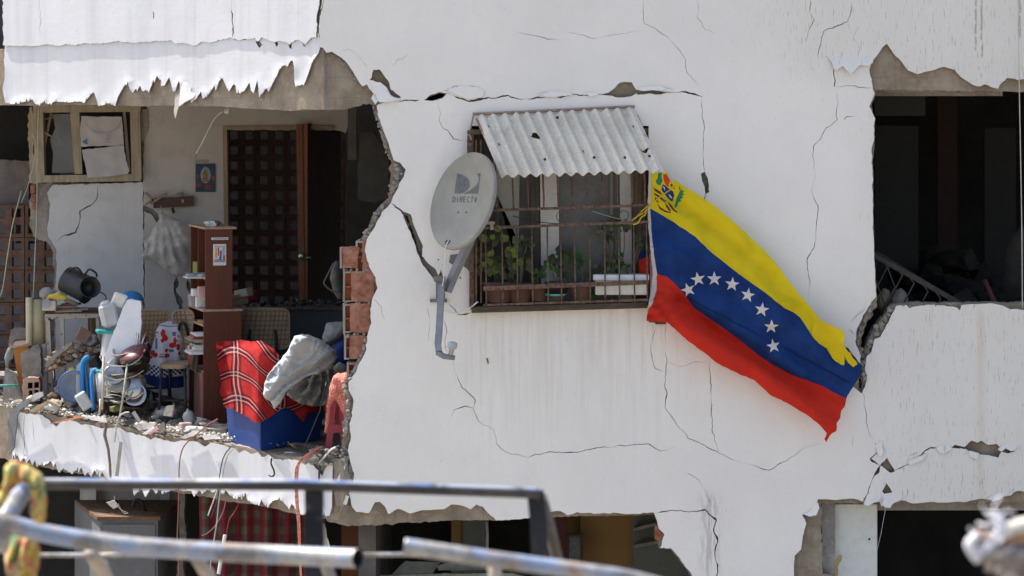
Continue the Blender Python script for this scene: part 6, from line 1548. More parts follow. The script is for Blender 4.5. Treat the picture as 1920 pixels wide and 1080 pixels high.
for (cx, cy, a, b) in ((306, 625, 5, 9), (310, 634, 5, 6), (305, 638, 4, 5), (328, 642, 4, 10), (322, 648, 6, 6), (334, 650, 4, 7), (286, 662, 4, 6), (291, 666, 5, 5), (282, 670, 4, 3), (312, 657, 3, 4), (313, 667, 5, 5), (320, 660, 1.6, 1.6), (301, 664, 1.5, 1.5), (305, 664, 1.5, 1.5), (337, 662, 3, 4), (335, 630, 2, 2), (333, 639, 1.8, 1.8), (291, 630, 1.8, 1.8)):
    fr.append(([(cx + a * math.cos(q) * R.uniform(.8, 1.1), cy + b * math.sin(q) * R.uniform(.8, 1.1)) for q in [i * math.pi / 5 for i in range(10)]], 2))
for (x0, y0, x1, y1) in ((291, 634, 295, 655), (316, 655, 326, 660), (298, 668, 310, 670), (289, 622, 297, 625), (323, 622, 330, 630)):
    fr.append(([(x0, y0), (x1, y0), (x1, y1), (x0, y1)], 3))
fr.append(([(300, 609), (318, 612), (335, 610), (335, 611.5), (318, 613.5), (300, 610.5)], 3))
def towf(x, y, d, o):
    p = P(x, y, 1.92 + .12 * ((x - 305) / 45) ** 2 * .6); p.y += .018 * math.sin(x * .22 + .5) * min(1, (y - 600) / 60) - .05 * math.exp(-((y - 603) / 8) ** 2) * -1 + o * .003; return p
m = sheet([frac(to, 5, .4, True, 3)], (), 4, None, towf, regions=regs + chk + fr, side_mi=0, seed=2); obj('towel_cloth', m, [TW, TWB, TWR, TWN], T)

# white foam slab, containers, lids
t = Nt('white_foam'); FOAM = t.done(t.mix(t.ramp(t.noise(12), .3, .7), (.76, .77, .78), (.84, .84, .84)), .8, t.bump(t.noise(90, 4, .7), .6, .006), 0, .2)
def foamf(x, y, d, o):
    p = P(x, y, 1.60 + (700 - y) / 280 * .10); p.y += o * .06; return p
m = sheet([frac([(238, 563), (244, 561), (264, 566), (265, 600), (262, 640), (236, 665), (210, 690), (192, 700), (187, 697), (196, 668), (208, 636), (220, 605), (230, 578)], 5, 1.0, True, 3)], (), 6, None, foamf, seed=2, side_mi=0); obj('foam_slab', m, FOAM, None, 'white foam slab leaning behind the steel pots', 'foam slab')
m = MB(); q = P(247, 566, 2.25); m.lathe([(0, .07), (.04, .068), (.075, .05), (.085, .02), (.09, 0), (.085, 0), (0, .0)], Matrix.Translation(q) @ Matrix.Rotation(.3, 4, 'Y') @ Matrix.Rotation(.5, 4, 'X'), 24); obj('blue_bowl', m, BLUEP, None, 'blue bowl upturned above the white foam slab', 'bowl')
m = put(boxm(.12, .09, .17, .02), P(208, 612, 1.70), 20, 0, -12); obj('white_carton_container', m, WHP, None, 'white plastic container tilted above the teal lidded tub', 'container')
m = put(boxm(.10, .02, .12, .01), P(218, 575, 1.72), 10, 30, 20); obj('white_flap', m, PAPERW, None, 'white sheet lying across the tilted container', 'sheet')
m = MB()
for i in range(9):
    x = 184 + i * 3.2; m.tube([P(x, 588, 2.0), P(x + 2, 612, 2.0)], .0022, 4)
m.tube([P(182, 612, 2.0), P(214, 612, 2.0)], .004, 5); m.tube([P(183, 589, 2.0), P(212, 588, 2.0)], .003, 5); obj('wire_basket', m, M('grey_wire', (.16, .16, .16), .5), None, 'small grey wire basket above the teal lidded tub', 'basket')
T = thing('plastic_tub', P(200, 668, 1.95), 'clear white tub with a teal lid beside the foam slab', 'tub')
m = MB(); m.merge(put(boxm(.12, .12, .20, .015), P(204, 672, 1.72), 15, 0, 8)); obj('tub_body', m, WHP, T); m = MB(); m.merge(put(boxm(.155, .14, .028, .008), P(200, 625, 1.71), 15, 0, 4)); obj('lid', m, TEALP, T)
T = thing('plastic_jug', P(190, 760, 1.75), 'clear jug with a teal rim behind the wire dish rack', 'jug')
m = MB(); m.lathe([(0, 0), (.06, 0), (.075, .22), (.072, .22), (.058, .01), (0, .01)], Matrix.Translation(P(198, 752, 1.75)), 20); obj('jug_body', m, WHP, T); m = MB(); m.lathe([(.072, 0), (.08, 0), (.08, .02), (.072, .02), (.072, 0)], Matrix.Translation(P(198, 697, 1.75)), 20); obj('rim', m, TEALP, T)
m = blob([(168, 668), (182, 664), (194, 680), (200, 698), (184, 706), (170, 694)], 1.9, .05, 5, .2, .03, seed=3); obj('black_bag', m, BLACKP, None, 'black plastic bag beside the blue plastic handles', 'bag')

# dish rack with pots, pans and lids
T = thing('dish_rack', P(228, 772, 1.6), 'cream wire dish rack full of steel pots', 'dish rack')
CW = M('cream_coated_wire', (.48, .44, .36), .6, .15, 20)
for pts, r in (([(187, 668), (200, 684), (238, 686), (262, 672), (272, 655)], .005), ([(187, 752), (210, 740), (250, 748), (270, 735)], .004), ([(188, 700), (215, 712), (250, 706), (270, 694)], .003), ([(190, 728), (220, 735), (262, 722)], .003)):
    m = MB(); m.tube(catmull([P(x, y, 1.45) for x, y in pts], 4), r, 6); obj('rack_wire', m, CW, T)
for pts in (((194, 668), (191, 768)), ((239, 682), (224, 784)), ((188, 748), (186, 778))):
    m = MB(); m.tube([P(pts[0][0], pts[0][1], 1.43), P((pts[0][0] + pts[1][0]) / 2 + 1, (pts[0][1] + pts[1][1]) / 2, 1.42), P(pts[1][0], pts[1][1], 1.40)], .008, 7); obj('rack_post', m, CW, T)
m = MB(); m.tube([P(192, 747, 1.42), P(236, 748, 1.42)], .010, 7); obj('dark_rung', m, BLKM, T)
def pot(px, py, Y, r, h, rx, ry, mat, lab, name='cooking_pot', cat='pot', rim=True, inner=None):
    m = MB(); Mx = Matrix.Translation(P(px, py, Y)) @ Matrix.Rotation(math.radians(ry), 4, 'Y') @ Matrix.Rotation(math.radians(rx), 4, 'X')
    pr = [(0, 0), (r * .86, 0), (r * .97, h * .12), (r, h * .9), (r * 1.06, h), (r * 1.05, h * 1.03), (r * .96, h * .97), (r * .93, h * .15), (0, h * .08)]
    m.lathe(pr, Mx, 28); return obj(name, m, mat, None, lab, cat)
pot(244, 672, 1.6, .105, .09, 20, -18, STEEL, 'large steel pot tilted on top of the dish rack')
pot(205, 690, 1.62, .05, .08, -30, 40, STEEL, 'small steel mug at the left end of the dish rack', 'steel_mug', 'mug')
pot(232, 706, 1.62, .145, .05, 8, -6, ALU, 'wide aluminium pan under the large tilted pot', 'frying_pan', 'pan')
pot(236, 726, 1.62, .14, .045, 12, -5, ALU, 'wide aluminium pan, second below the tilted pot', 'frying_pan', 'pan')
pot(230, 750, 1.64, .125, .05, -20, 6, STEEL, 'shallow steel pan lowest in the dish rack', 'frying_pan', 'pan')
for i, (x, y, rx, r) in enumerate(((250, 660, 25, .11), (222, 715, 60, .09), (248, 722, 65, .10))):
    m = MB(); m.lathe([(0, .02), (r * .5, .016), (r, 0), (r * 1.02, -.004), (0, .012)], Matrix.Translation(P(x, y, 1.5)) @ Matrix.Rotation(math.radians(rx), 4, 'X') @ Matrix.Rotation(math.radians(-18 + i * 10), 4, 'Y'), 26)
    obj('pot_lid', m, [M('maroon_lid', (.10, .02, .03), .4), ALU, STEEL][i], None, ['maroon lid lying on the large tilted pot', 'round aluminium lid upright in the left of the rack', 'round steel lid upright at the right of the rack'][i], 'lid')
m = MB(); r_ = random.Random(4)
for i in range(9): m.tube([P(252 + i * 2, 660 - i, 1.55), P(258 + i * 3 + r_.uniform(-4, 4), 622 + r_.uniform(0, 14), 1.6)], .003, 4)
obj('cutlery', m, STEEL, None, 'cutlery and utensils sticking up behind the large pot', 'cutlery', kind='stuff')
pot(285, 764, 1.75, .072, .055, 4, 3, STEEL, 'shiny steel pan on the floor under the fruit towel', 'frying_pan', 'pan')
m = blob([(285, 776), (296, 762), (318, 760), (332, 768), (330, 782), (300, 786)], 1.6, .09, 5, .15, .02, seed=4); obj('pale_melon_bowl', m, M('pale_cream_plastic', (.42, .41, .36), .5, .1, 6, dust=.3), None, 'pale cream upturned bowl on the floor below the towel', 'bowl')

# more household jumble round the rack and under the table
def disc_item(name, px, py, Y, r, rx, ry, mat, lab, cat, deep=.02, group=None):
    m = MB(); Mx = Matrix.Translation(P(px, py, Y)) @ Matrix.Rotation(math.radians(ry), 4, 'Y') @ Matrix.Rotation(math.radians(rx), 4, 'X')
    m.lathe([(0, 0), (r * .6, 0), (r * .92, deep * .7), (r, deep), (r * .96, deep * 1.05), (r * .58, .006), (0, .006)], Mx, 24); return obj(name, m, mat, None, lab, cat, group)
BRN = M('tarnished_brown_metal', (.16, .13, .10), .4, .35, 14, .2, 60, metal=.8)
for i, (x, y, Y_, r, rx, ry, mt, lab) in enumerate((
    (214, 703, 1.5, .075, 62, 20, STEEL, 'small steel plate upright at the left of the rack'), (226, 738, 1.5, .10, 55, -12, ALU, 'dull plate leaning in the middle of the rack'),
    (253, 742, 1.5, .085, 70, 16, STEEL, 'steel plate leaning at the lower right of the rack'), (262, 700, 1.6, .09, 30, -24, BRN, 'brown tarnished tray under the large tilted pot'),
    (212, 735, 1.55, .06, 40, 34, ALU, 'little dull saucepan lid at the left of the rack'), (250, 765, 1.6, .11, 14, 6, BRN, 'brown flat pan on the floor under the rack'),
    (305, 752, 1.8, .09, 10, 8, BLACKP, 'black flat pan behind the shiny steel pan'))):
    disc_item('plate', x, y, Y_, r, rx, ry, mt, lab, 'plate', .02 + .01 * (i % 3))
def crumple(name, pts, Y, dep, mat, lab, cat, seed, amp=.03, f=1.4):
    m = blob(pts, Y, dep, 2.6, .5, .06, seed=seed, fold=lambda x, y: crs(x, y, seed, f, amp=amp)); return obj(name, m, mat, None, lab, cat)
crumple('crumpled_bag', [(184, 578), (190, 566), (204, 562), (214, 570), (212, 588), (198, 596), (186, 592)], 1.9, .06, PAPERW, 'crumpled white bag above the teal lidded tub, left of the container', 'bag', 41)
crumple('black_bag', [(258, 742), (276, 730), (300, 738), (318, 750), (322, 778), (296, 786), (262, 782), (252, 764)], 2.15, .08, BLACKP, 'black crumpled bag in the dark under the fruit towel', 'bag', 42)
crumple('dark_cloth', [(196, 742), (220, 736), (246, 744), (252, 770), (230, 782), (200, 780)], 1.75, .06, M('dark_olive_cloth', (.035, .036, .025), .9), 'dark cloth bundled at the foot of the dish rack', 'cloth', 43)
crumple('grey_bag', [(100, 728), (112, 718), (126, 724), (130, 744), (120, 756), (102, 752)], 2.2, .06, M('smoky_bag', (.20, .20, .205), .35), 'smoky grey bag between the beige table legs', 'bag', 44)
crumple('brown_bundle', [(86, 742), (98, 734), (112, 740), (114, 758), (94, 764)], 2.1, .05, M('umber_cloth', (.12, .08, .055), .9), 'umber bundle at the left leg of the beige table', 'bundle', 45)
crumple('white_rag', [(150, 634), (164, 626), (182, 628), (188, 644), (170, 652), (154, 648)], 2.2, .05, MAT['mortar'], 'pale rag lying at the right end of the brown debris', 'rag', 46)
crumple('plastic_film', [(262, 640), (276, 630), (284, 650), (280, 680), (268, 690), (260, 666)], 1.75, .03, BLACKP, 'dark film hanging between the tilted pot and the fruit towel', 'film', 47)
for i, (x, y, w, d_, h, rz, ry, mt, lab, nm) in enumerate(((128, 756, .10, .08, .06, 20, 12, CARD, 'tan carton lying under the beige table', 'carton'), (160, 752, .07, .06, .05, -14, -10, CARD, 'small tan carton beside the clear container', 'carton'),
    (150, 640, .09, .05, .10, 12, 28, M('dull_brown_box', (.17, .11, .08), .8), 'dull brown box tipped behind the brown debris', 'box'), (220, 770, .09, .07, .035, 30, -8, M('olive_tin', (.15, .15, .06), .5), 'olive tin at the front foot of the dish rack', 'tin'))):
    obj(nm, put(boxm(w, d_, h, .003), P(x, y, 1.95 if i != 3 else 1.5), rz, 0, ry), mt, None, lab, nm)
for i, (x, y, Y_, h, r, mt, lab) in enumerate(((283, 744, 1.6, .09, .016, M('green_glass', (.04, .09, .04), .2), 'small green bottle in the dark under the fruit towel'), (146, 656, 2.1, .07, .02, M('amber_plastic', (.30, .16, .05), .4), 'small amber jar beside the brown debris'), (444, 570, 2.35, .10, .02, PAPERW, 'white bottle behind the bookcase base'))):
    m = MB(); m.lathe([(0, 0), (r, 0), (r * 1.02, h * .6), (r * .5, h * .78), (r * .45, h), (0, h)], Matrix.Translation(P(x, y + 12, Y_)) @ Matrix.Rotation(.1 * i, 4, 'Y'), 14); obj('bottle', m, mt, None, lab, 'bottle')
# blue plastic things
def hoopm(pts, r, Y): m = MB(); m.tube(catmull([P(x, y, Y) for x, y in pts], 5), r, 8); return m
T = thing('plastic_stool', P(158, 770, 1.85), 'grey and blue plastic step stool folded on its side', 'stool')
m = sheet([frac([(143, 686), (150, 680), (156, 690), (158, 760), (148, 762), (142, 730)], 5, .3)], (), 12, None, lambda x, y, d, o: P(x, y, 1.85) + Vector((0, o * .02, 0)), side_mi=0); obj('panel', m, M('pale_grey_plastic_panel', (.42, .45, .48), .45), T)
obj('blue_frame', hoopm([(156, 762), (154, 720), (154, 685), (160, 672), (168, 668)], .017, 1.82), BLUEP, T); obj('blue_frame', hoopm([(166, 766), (163, 720), (160, 685), (164, 674), (170, 668)], .012, 1.84), BLUEP, T)
m = sheet([frac([(168, 690), (176, 690), (178, 752), (170, 754)], 5, .3)], (), 12, None, lambda x, y, d, o: P(x, y, 1.8) + Vector((0, o * .02, 0)), side_mi=0); obj('panel', m, WHP, T)
T = thing('blue_crate_frame', P(180, 772, 1.75), 'blue plastic frame standing right of the folded step stool', 'frame')
obj('blue_rail', hoopm([(176, 768), (174, 740), (172, 705), (178, 693), (184, 700), (188, 735), (189, 768)], .014, 1.72), BLUEP, T)
obj('blue_rail', hoopm([(170, 700), (171, 740), (174, 770)], .008, 1.74), BLUEP, T)
m = MB(); Mx = Matrix.Translation(P(138, 722, 1.85)) @ Matrix.Rotation(math.radians(100), 4, 'X') @ Matrix.Rotation(math.radians(15), 4, 'Y')
m.lathe([(0, -.04), (.05, -.035), (.10, -.005), (.118, .03), (.112, .03), (.095, .0), (.05, -.025), (0, -.03)], Mx, 30); bs_ = obj('plastic_basin', m, M('grey_blue_plastic', (.26, .31, .40), .45), None, 'grey blue plastic basin standing on its edge', 'basin')
m = MB(); m.lathe([(.112, .028), (.122, .028), (.122, .036), (.112, .036), (.112, .028)], Mx, 30); obj('rim', m, M('blue_rim', (.08, .15, .38), .4), bs_)
m = MB(); m.merge(put(boxm(.085, .05, .13, .01), P(166, 766, 1.65), 10, 0, -32)); obj('clear_container', m, WHP, None, 'small clear container lying below the blue frame', 'container')
m = MB(); m.merge(put(boxm(.12, .01, .12, .003), P(126, 720, 2.0), 0, 0, 38)); obj('cream_tile', m, M('cream_tile', (.52, .47, .33), .6), None, 'cream square tile standing on its corner behind the basin', 'tile')
m = MB(); m.rock(P(136, 693, 1.95), (.03, .02, .02), 3, 2, .3, smooth=True); obj('yellow_sponge', m, M('lemon_sponge', (.50, .42, .04), .8), None, 'small yellow sponge above the grey blue basin', 'sponge')
m = MB(); m.rock(P(192, 760, 1.6), (.03, .03, .045), 5, 2, .15, smooth=True); obj('dark_red_jar', m, M('dark_red_plastic', (.12, .03, .03), .5), None, 'dark red jar by the foot of the dish rack', 'jar')
# debris bridge on the shelf in front of the table
m = MB(); r_ = random.Random(11)
for i in range(330):
    t_ = r_.random(); x = 88 + 105 * t_; y = 672 - 24 * math.sin(min(1, t_ * 1.6) * 1.5) + r_.uniform(-2, 26) * (1 - .3 * t_) + (8 if t_ > .6 else 0)
    s_ = r_.uniform(.006, .030); m.rock(P(x, y, 2.05 + r_.uniform(-.10, .12)), (s_ * 1.3, s_, s_ * .8), r_.random() * 50, 1, .6, r_.choice((0, 0, 1, 2)))
BRD = M('brown_earthy_debris', (.20, .13, .08), .95, .4, 12, .7, 60); BRD2 = M('tan_debris', (.34, .27, .19), .95, .3, 12, .7, 60)
obj('earthy_debris', m, [BRD, BRD2, MAT['mortar_grey']], None, 'clump of brown debris bridging the beige table legs', 'debris', kind='stuff')
m = sheet([frac([(84, 684), (86, 678), (98, 668), (116, 652), (134, 641), (136, 646), (124, 656), (108, 668), (98, 680), (88, 690)], 3, 1.0, True, 3)], (), 6, None, lambda x, y, d, o: P(x, y, 1.92) + Vector((0, o * .06, 0)), side_mi=0); obj('broken_plaster_slab', m, MAT['mortar'], None, 'pale broken plaster slab tilted over the brown debris', 'plaster slab')

# beige metal table with the big pot
T = thing('metal_table', P(135, 765, 2.35), 'beige chipped metal table under the large black pot', 'table')
BGE = M('chipped_beige_paint', (.42, .38, .30), .6, .15, 9, .2, 60, dust=.2, c2=(.48, .44, .36)); 
t = Nt('rust_chipped_beige'); ch = t.ramp(t.noise(26, 5, .7), .56, .62); CHIP = t.done(t.mix(ch, (.42, .385, .31), (.07, .045, .035)), .7, t.bump(ch, .4, .003), 0, .3)
YT = 2.4
m = MB(); m.box(P(84, 588, YT - .05), P(187, 584, YT - .05) + Vector((0, .45, 0)), bev=.002); obj('table_top', m, MAT['wood_dark'], T)
m = bar(None, (84, 594), (187, 591), YT - .045, 10, .02, None, None); obj('top_rail', m, CHIP, T)
for (a_, b_, w) in (((89, 594), (97, 762), 8), ((116, 596), (118, 700), 8), ((183, 594), (185, 700), 7)):
    m = bar(None, a_, b_, YT - .05, w, .025, None, None); obj('leg', m, CHIP, T)
m = bar(None, (85, 594), (92, 760), YT - .03, 3, .02, None, None); obj('leg', m, MAT['wood_frame'], T)
for (a_, b_, w) in (((167, 594), (169, 690), 4), ((176, 594), (178, 690), 11)):
    m = bar(None, a_, b_, YT + .35, w, .02, None, None); obj('rear_post', m, MAT['wood_frame'], T)
T = thing('stock_pot', P(130, 560, 2.5), 'large black stock pot lying on its side on the beige table', 'pot')
KP = M('blackened_pot', (.030, .032, .032), .5, .3, 7, .15, 50, dust=.12)
ax = Vector((.88, -.25, -.40)).normalized(); c0 = P(121, 522, 2.5); Mx = Matrix.Translation(c0) @ ax.to_track_quat('Z', 'Y').to_matrix().to_4x4()
m = MB(); m.lathe([(0, 0), (.09, 0), (.10, .01), (.102, .19), (.108, .195), (.108, .225), (.104, .23), (.098, .225), (.096, .02), (0, .015)], Mx, 32); obj('pot_body', m, KP, T)
for s_ in ((131, 505, 143, 502, 152, 508), (160, 512, 168, 505, 181, 512)):
    m = MB(); m.tube(catmull([P(s_[0], s_[1] + 3, 2.38), P(s_[0] + 1, s_[1], 2.36), P(s_[2], s_[3], 2.35), P(s_[4] - 1, s_[5], 2.36), P(s_[4], s_[5] + 7, 2.38)]), .008, 7); obj('handle', m, KP, T)
m = MB(); Mx = Matrix.Translation(P(162, 541, 2.25)) @ Matrix.Rotation(math.radians(82), 4, 'X') @ Matrix.Rotation(math.radians(22), 4, 'Y'); m.lathe([(0, .0), (.055, 0), (.075, .10), (.08, .12), (.072, .12), (.05, .012), (0, .012)], Mx, 28)
m.tube(catmull([P(188, 548, 2.22), P(196, 552, 2.2), P(199, 560, 2.2), P(194, 566, 2.22)]), .005, 6); obj('black_saucepan', m, BLACKP, None, 'black saucepan lying in the mouth of the large pot', 'saucepan')
m = MB(); m.merge(put(boxm(.10, .08, .075, .005), P(93, 582, 2.3), 4)); T = thing('junction_box', P(93, 582, 2.3), 'cream electrical box with a grey window on the table corner', 'box'); obj('case', m, M('cream_plastic', (.52, .47, .36), .5), T)
m = MB(); m.box(P(80, 577, 2.24), P(92, 561, 2.24) + Vector((0, -.006, 0))); obj('window', m, M('grey_lens', (.30, .31, .35), .3), T)
m = blob([(74, 546), (80, 540), (92, 538), (98, 543), (112, 546), (126, 552), (122, 562), (96, 560), (82, 562), (74, 556)], 2.35, .05, 4, .5, .06, seed=3); obj('grey_rag', m, M('dirty_grey_cloth', (.25, .24, .235), .9, .2, 12, .4), None, 'dirty grey rag heaped on the left of the table', 'rag')
m = blob([(84, 562), (92, 552), (104, 550), (112, 545), (118, 553), (130, 556), (124, 562), (104, 562)], 2.28, .03, 4, .3, .06, seed=4); obj('yellow_cloth', m, M('bright_yellow_cloth', (.55, .43, .07), .85, .1, 12, .2), None, 'yellow cloth under the grey rag on the table', 'cloth')
for i, (x, y, w, c, rz) in enumerate(((130, 581, .20, MAT['mortar'], 3), (127, 577, .17, M('faded_red_cover', (.22, .07, .05), .7), -4), (125, 573, .14, MAT['mortar_grey'], 8), (133, 569, .12, M('brown_cover', (.14, .06, .045), .7), -6), (150, 578, .12, MAT['mortar_grey'], 10))):
    m = MB(); m.merge(put(boxm(w, .14, .014, .002), P(x, y + 3, 2.4), rz, 0, R.uniform(-3, 3))); obj('flat_book', m, c, None, ['broad pale board lowest of the pile on the table', 'faded red book in the pile on the table', 'grey magazine in the middle of the pile on the table', 'brown book topmost of the pile on the table', 'grey flat box right of the book pile'][i], 'book')
m = MB(); m.tube([P(121, 562, 2.3), P(132, 565, 2.3), P(147, 571, 2.3)], [.014, .017, .013], 8); obj('grey_roll', m, MAT['mortar_grey'], None, 'grey dusty roll lying on the book pile', 'roll')

# left corner: cream pipe, orange bin, block, concrete chunk
CRP = M('cream_pipe_paint', (.50, .44, .27), .6, .15, 5, .15, 40, streak=.3, dust=.2); 
m = MB(); m.tube([P(54, 569, 2.35), P(55, 655, 2.35)], .022, 8); m2 = MB(); 
T = thing('cream_downpipe', P(62, 690, 2.45), 'cream broken pipe standing before the clay lattice', 'pipe')
m = MB(); m.lathe([(.070, 0), (.074, .0), (.074, .36), (.070, .36)], Matrix.Translation(P(70, 650, 2.5)), 24); obj('pipe_body', m, CRP, T)
m = MB(); m.lathe([(.025, 0), (.028, .36), (.0, .36)], Matrix.Translation(P(55, 648, 2.42)), 12); obj('thin_pipe', m, CRP, T)
OR = M('orange_painted_board', (.50, .19, .035), .65, .12, 6, .2, 40, dust=.2)
T = thing('orange_cupboard', P(35, 752, 2.45), 'orange tapered bin with a dusty grey lid by the lattice', 'bin')
m = MB(); v = [P(24, 650, 2.4), P(54, 644, 2.4), P(50, 760, 2.4), P(42, 760, 2.4)]; v += [p + Vector((.02, .22, 0)) for p in v]; m.add(v, [(0, 3, 2, 1), (4, 5, 6, 7), (0, 1, 5, 4), (1, 2, 6, 5), (2, 3, 7, 6), (3, 0, 4, 7)]); obj('body', m, OR, T)
m = MB(); v = [P(19, 644, 2.38), P(28, 640, 2.5), P(54, 637, 2.5), P(54, 644, 2.38), P(22, 650, 2.36)]; m.add(v + [p + Vector((0, .01, -.014)) for p in v], [(0, 4, 3, 2, 1), (5, 6, 7, 8, 9)] + [(i, (i + 1) % 5, 5 + (i + 1) % 5, 5 + i) for i in range(5)]); obj('lid', m, M('pinkish_lid', (.50, .36, .28), .7, dust=.4), T)
m = sheet([frac([(20, 620), (26, 615), (54, 616), (54, 636), (30, 636), (20, 644), (14, 690), (8, 750), (2, 752), (10, 690)], 5, .8)], (), 12, None, lambda x, y, d, o: P(x, y, 2.62) + Vector((0, o * .05, 0)), side_mi=0); obj('grey_panel_remnant', m, MAT['mortar_grey'], None, 'tilted grey concrete strip behind the orange bin', 'strip')
m = blob([(14, 654), (20, 648), (26, 660), (24, 672), (18, 676), (16, 690), (10, 684), (8, 672)], 2.3, .02, 4, .4, .08, seed=5); obj('grey_cloth', m, M('grey_green_cloth', (.22, .24, .22), .9, .2, 12, .3), None, 'grey cloth hanging from the lid of the orange bin', 'cloth')
m = MB(); v = [P(10, 690, 2.3), P(30, 700, 2.3), P(46, 760, 2.2), P(4, 758, 2.2)]; m.add(v + [p + Vector((0, .03, 0)) for p in v], [(0, 3, 2, 1), (4, 5, 6, 7), (0, 1, 5, 4), (1, 2, 6, 5), (2, 3, 7, 6), (3, 0, 4, 7)]); obj('dusty_board', m, MAT['mortar_grey'], None, 'dusty grey board leaning below the grey cloth', 'board')
m = MB(); m.tube([P(-30, 723, 2.15), P(10, 723, 2.15), P(36, 722, 2.15)], .009, 8); obj('green_rod', m, M('sea_green_plastic', (.05, .28, .20), .5), None, 'sea green rod lying across the far left corner', 'rod')
m = sheet([frac([(38, 664), (42, 660), (52, 656), (60, 650), (72, 648), (76, 660), (78, 706), (70, 712), (44, 712), (40, 690)], 4, 1.4, True, 4)], (), 8, None, lambda x, y, d, o: P(x, y, 2.28) + Vector((0, .02 * noise.noise(Vector((x * .1, y * .1, 1))) + o * .1, 0)), side_mi=0); obj('concrete_chunk', m, MAT['mortar'], None, 'upright broken concrete chunk above the hollow brick', 'chunk')
T = thing('hollow_brick', P(60, 752, 2.15), 'red hollow brick with four square holes facing out', 'brick')
m = sheet([frac([(42, 712), (50, 708), (72, 708), (75, 720), (75, 752), (42, 758)], 4, .9, True, 4)], [[(52, 718), (61, 717), (61, 728), (52, 729)], [(64, 717), (73, 716), (73, 727), (64, 728)], [(54, 732), (61, 732), (61, 744), (54, 745)], [(64, 731), (72, 731), (72, 742), (64, 743)]], 8, None, lambda x, y, d, o: P(x, y, 2.12) + Vector((0, o * .12, 0)), side_mi=1); obj('brick_shell', m, [M('dusty_clay', (.40, .27, .20), .9, .2, 12, .5), MAT['clay']], T)
m = MB(); m.box(P(46, 714, 2.24), P(74, 750, 2.24) + Vector((0, .01, 0))); obj('brick_back', m, M('dark_clay', (.10, .035, .025), .9), T)
m = sheet([frac([(73, 650), (84, 644), (92, 646), (96, 700), (98, 740), (90, 760), (78, 750), (74, 700)], 5, .6, True, 4)], (), 10, None, lambda x, y, d, o: P(x, y, 2.42) + Vector((0, o * .02, 0)), side_mi=0); obj('white_panel_scrap', m, MAT['inner_white2'], None, 'whitish panel scrap standing left of the table leg', 'panel')
for (pts, r, lab) in (([(40, 358), (24, 420), (14, 480), (4, 545), (-10, 570)], .0042, 'long pale string slanting before the clay lattice, left one'), ([(72, 200), (70, 300), (69, 400), (66, 470), (62, 560), (55, 640), (50, 700), (45, 756)], .0042, 'long pale string hanging before the clay lattice, right one'), ([(60, 250), (68, 280), (55, 340), (40, 380)], .003, 'pale string tied round the splintered window post')):
    tubeobj('pale_string', catmull([P(x, y, BY - .25) for x, y in pts]), r, M('pale_string', (.46, .42, .35), .8), lab, 'string', None, 'strings before the lattice')

# things on the back wall
T = thing('holy_picture', P(385, 360, BY), 'small blue picture of a robed figure in a white oval', 'picture')
m = MB(); m.box(P(366.5, 360, BY - .012), P(403.5, 307, BY - .012) + Vector((0, .008, 0))); obj('sheet', m, M('deep_blue_print', (.007, .025, .055), .45, .35, 18), T)
def prt(poly, mat, Y, name='printed_shape'): obj(name, sheet([poly], (), None, None, lambda x, y, d, o: P(x, y, Y), thick=None, side_mi=0), mat, T)
ov = lambda cx, cy, a, b: [(cx + a * math.cos(q), cy + b * math.sin(q)) for q in [i * math.pi / 10 for i in range(20)]]
prt(ov(385.5, 328.5, 9.5, 15.5), M('pale_halo', (.20, .24, .26), .5, .2, 50), BY - .0135); prt([(385, 317), (389, 322), (391, 332), (391, 341), (380, 341), (380, 330), (382, 321)], M('umber_robe', (.10, .06, .02), .6, .4, 80, c2=(.3, .2, .05)), BY - .0145)
prt(ov(372, 347, 5, 4), M('red_roses', (.16, .03, .02), .6, .4, 80), BY - .0137); prt(ov(390, 351, 7, 5), M('red_roses2', (.17, .03, .02), .6, .4, 80), BY - .0138); prt(ov(400, 334, 3, 4), M('red_roses3', (.25, .04, .03), .6, .4, 80), BY - .0139); prt(ov(371, 331, 3, 4), M('dull_roses', (.16, .05, .05), .6, .4, 80), BY - .0139)
m = MB(); m.box(P(365, 305, BY - .004), P(391, 299, BY - .004) + Vector((0, .003, 0))); obj('tape_mark', m, M('old_tape', (.30, .26, .20), .6), None, 'old tape strip above the blue picture', 'tape')
T = thing('coat_rack', P(325, 392, BY), 'dark reddish wall rack with crossed sticks at its left', 'rack')
m = bar(None, (287, 381), (363, 377), BY - .05, 19, .025, None, None, .001); obj('board', m, M('dark_red_board', (.065, .022, .018), .6, .2, 8), T)
m = MB(); m.box(P(340, 380, BY - .06), P(345, 374, BY - .06) + Vector((0, .01, 0))); obj('small_plate', m, M('brass_plate', (.25, .17, .08), .5), T)
for (a_, b_) in (((272, 361), (289, 375)), ((272, 384), (288, 374)), ((282, 382), (312, 363))):
    m = bar(None, a_, b_, BY - .07, 4.5, .02, None, None, .001); obj('stick', m, MAT['wood_frame'], T)
m = blob([(328, 363), (343, 360), (345, 368), (326, 370)], BY - .06, .02, 3, .2, .05, seed=2); obj('grey_brush', m, MAT['mortar_grey'], None, 'grey fuzzy brush lying on the wall rack', 'brush')
m = blob([(320, 392), (325, 388), (328, 398), (324, 402)], BY - .06, .02, 3, .2, .05, seed=2); obj('key_bunch', m, BLKM, None, 'dark bunch of keys hanging under the wall rack', 'keys')
t = Nt('cloudy_plastic_bag'); u = t.noise(9, 5, .6)
BAGM = t.done(t.mix(t.ramp(u, .35, .7), (.50, .44, .39), (.72, .70, .68)), .28, t.bump(t.noise(16, 4, .6), .5, .02), 0, .5); t.b.inputs['Alpha'].default_value = .52
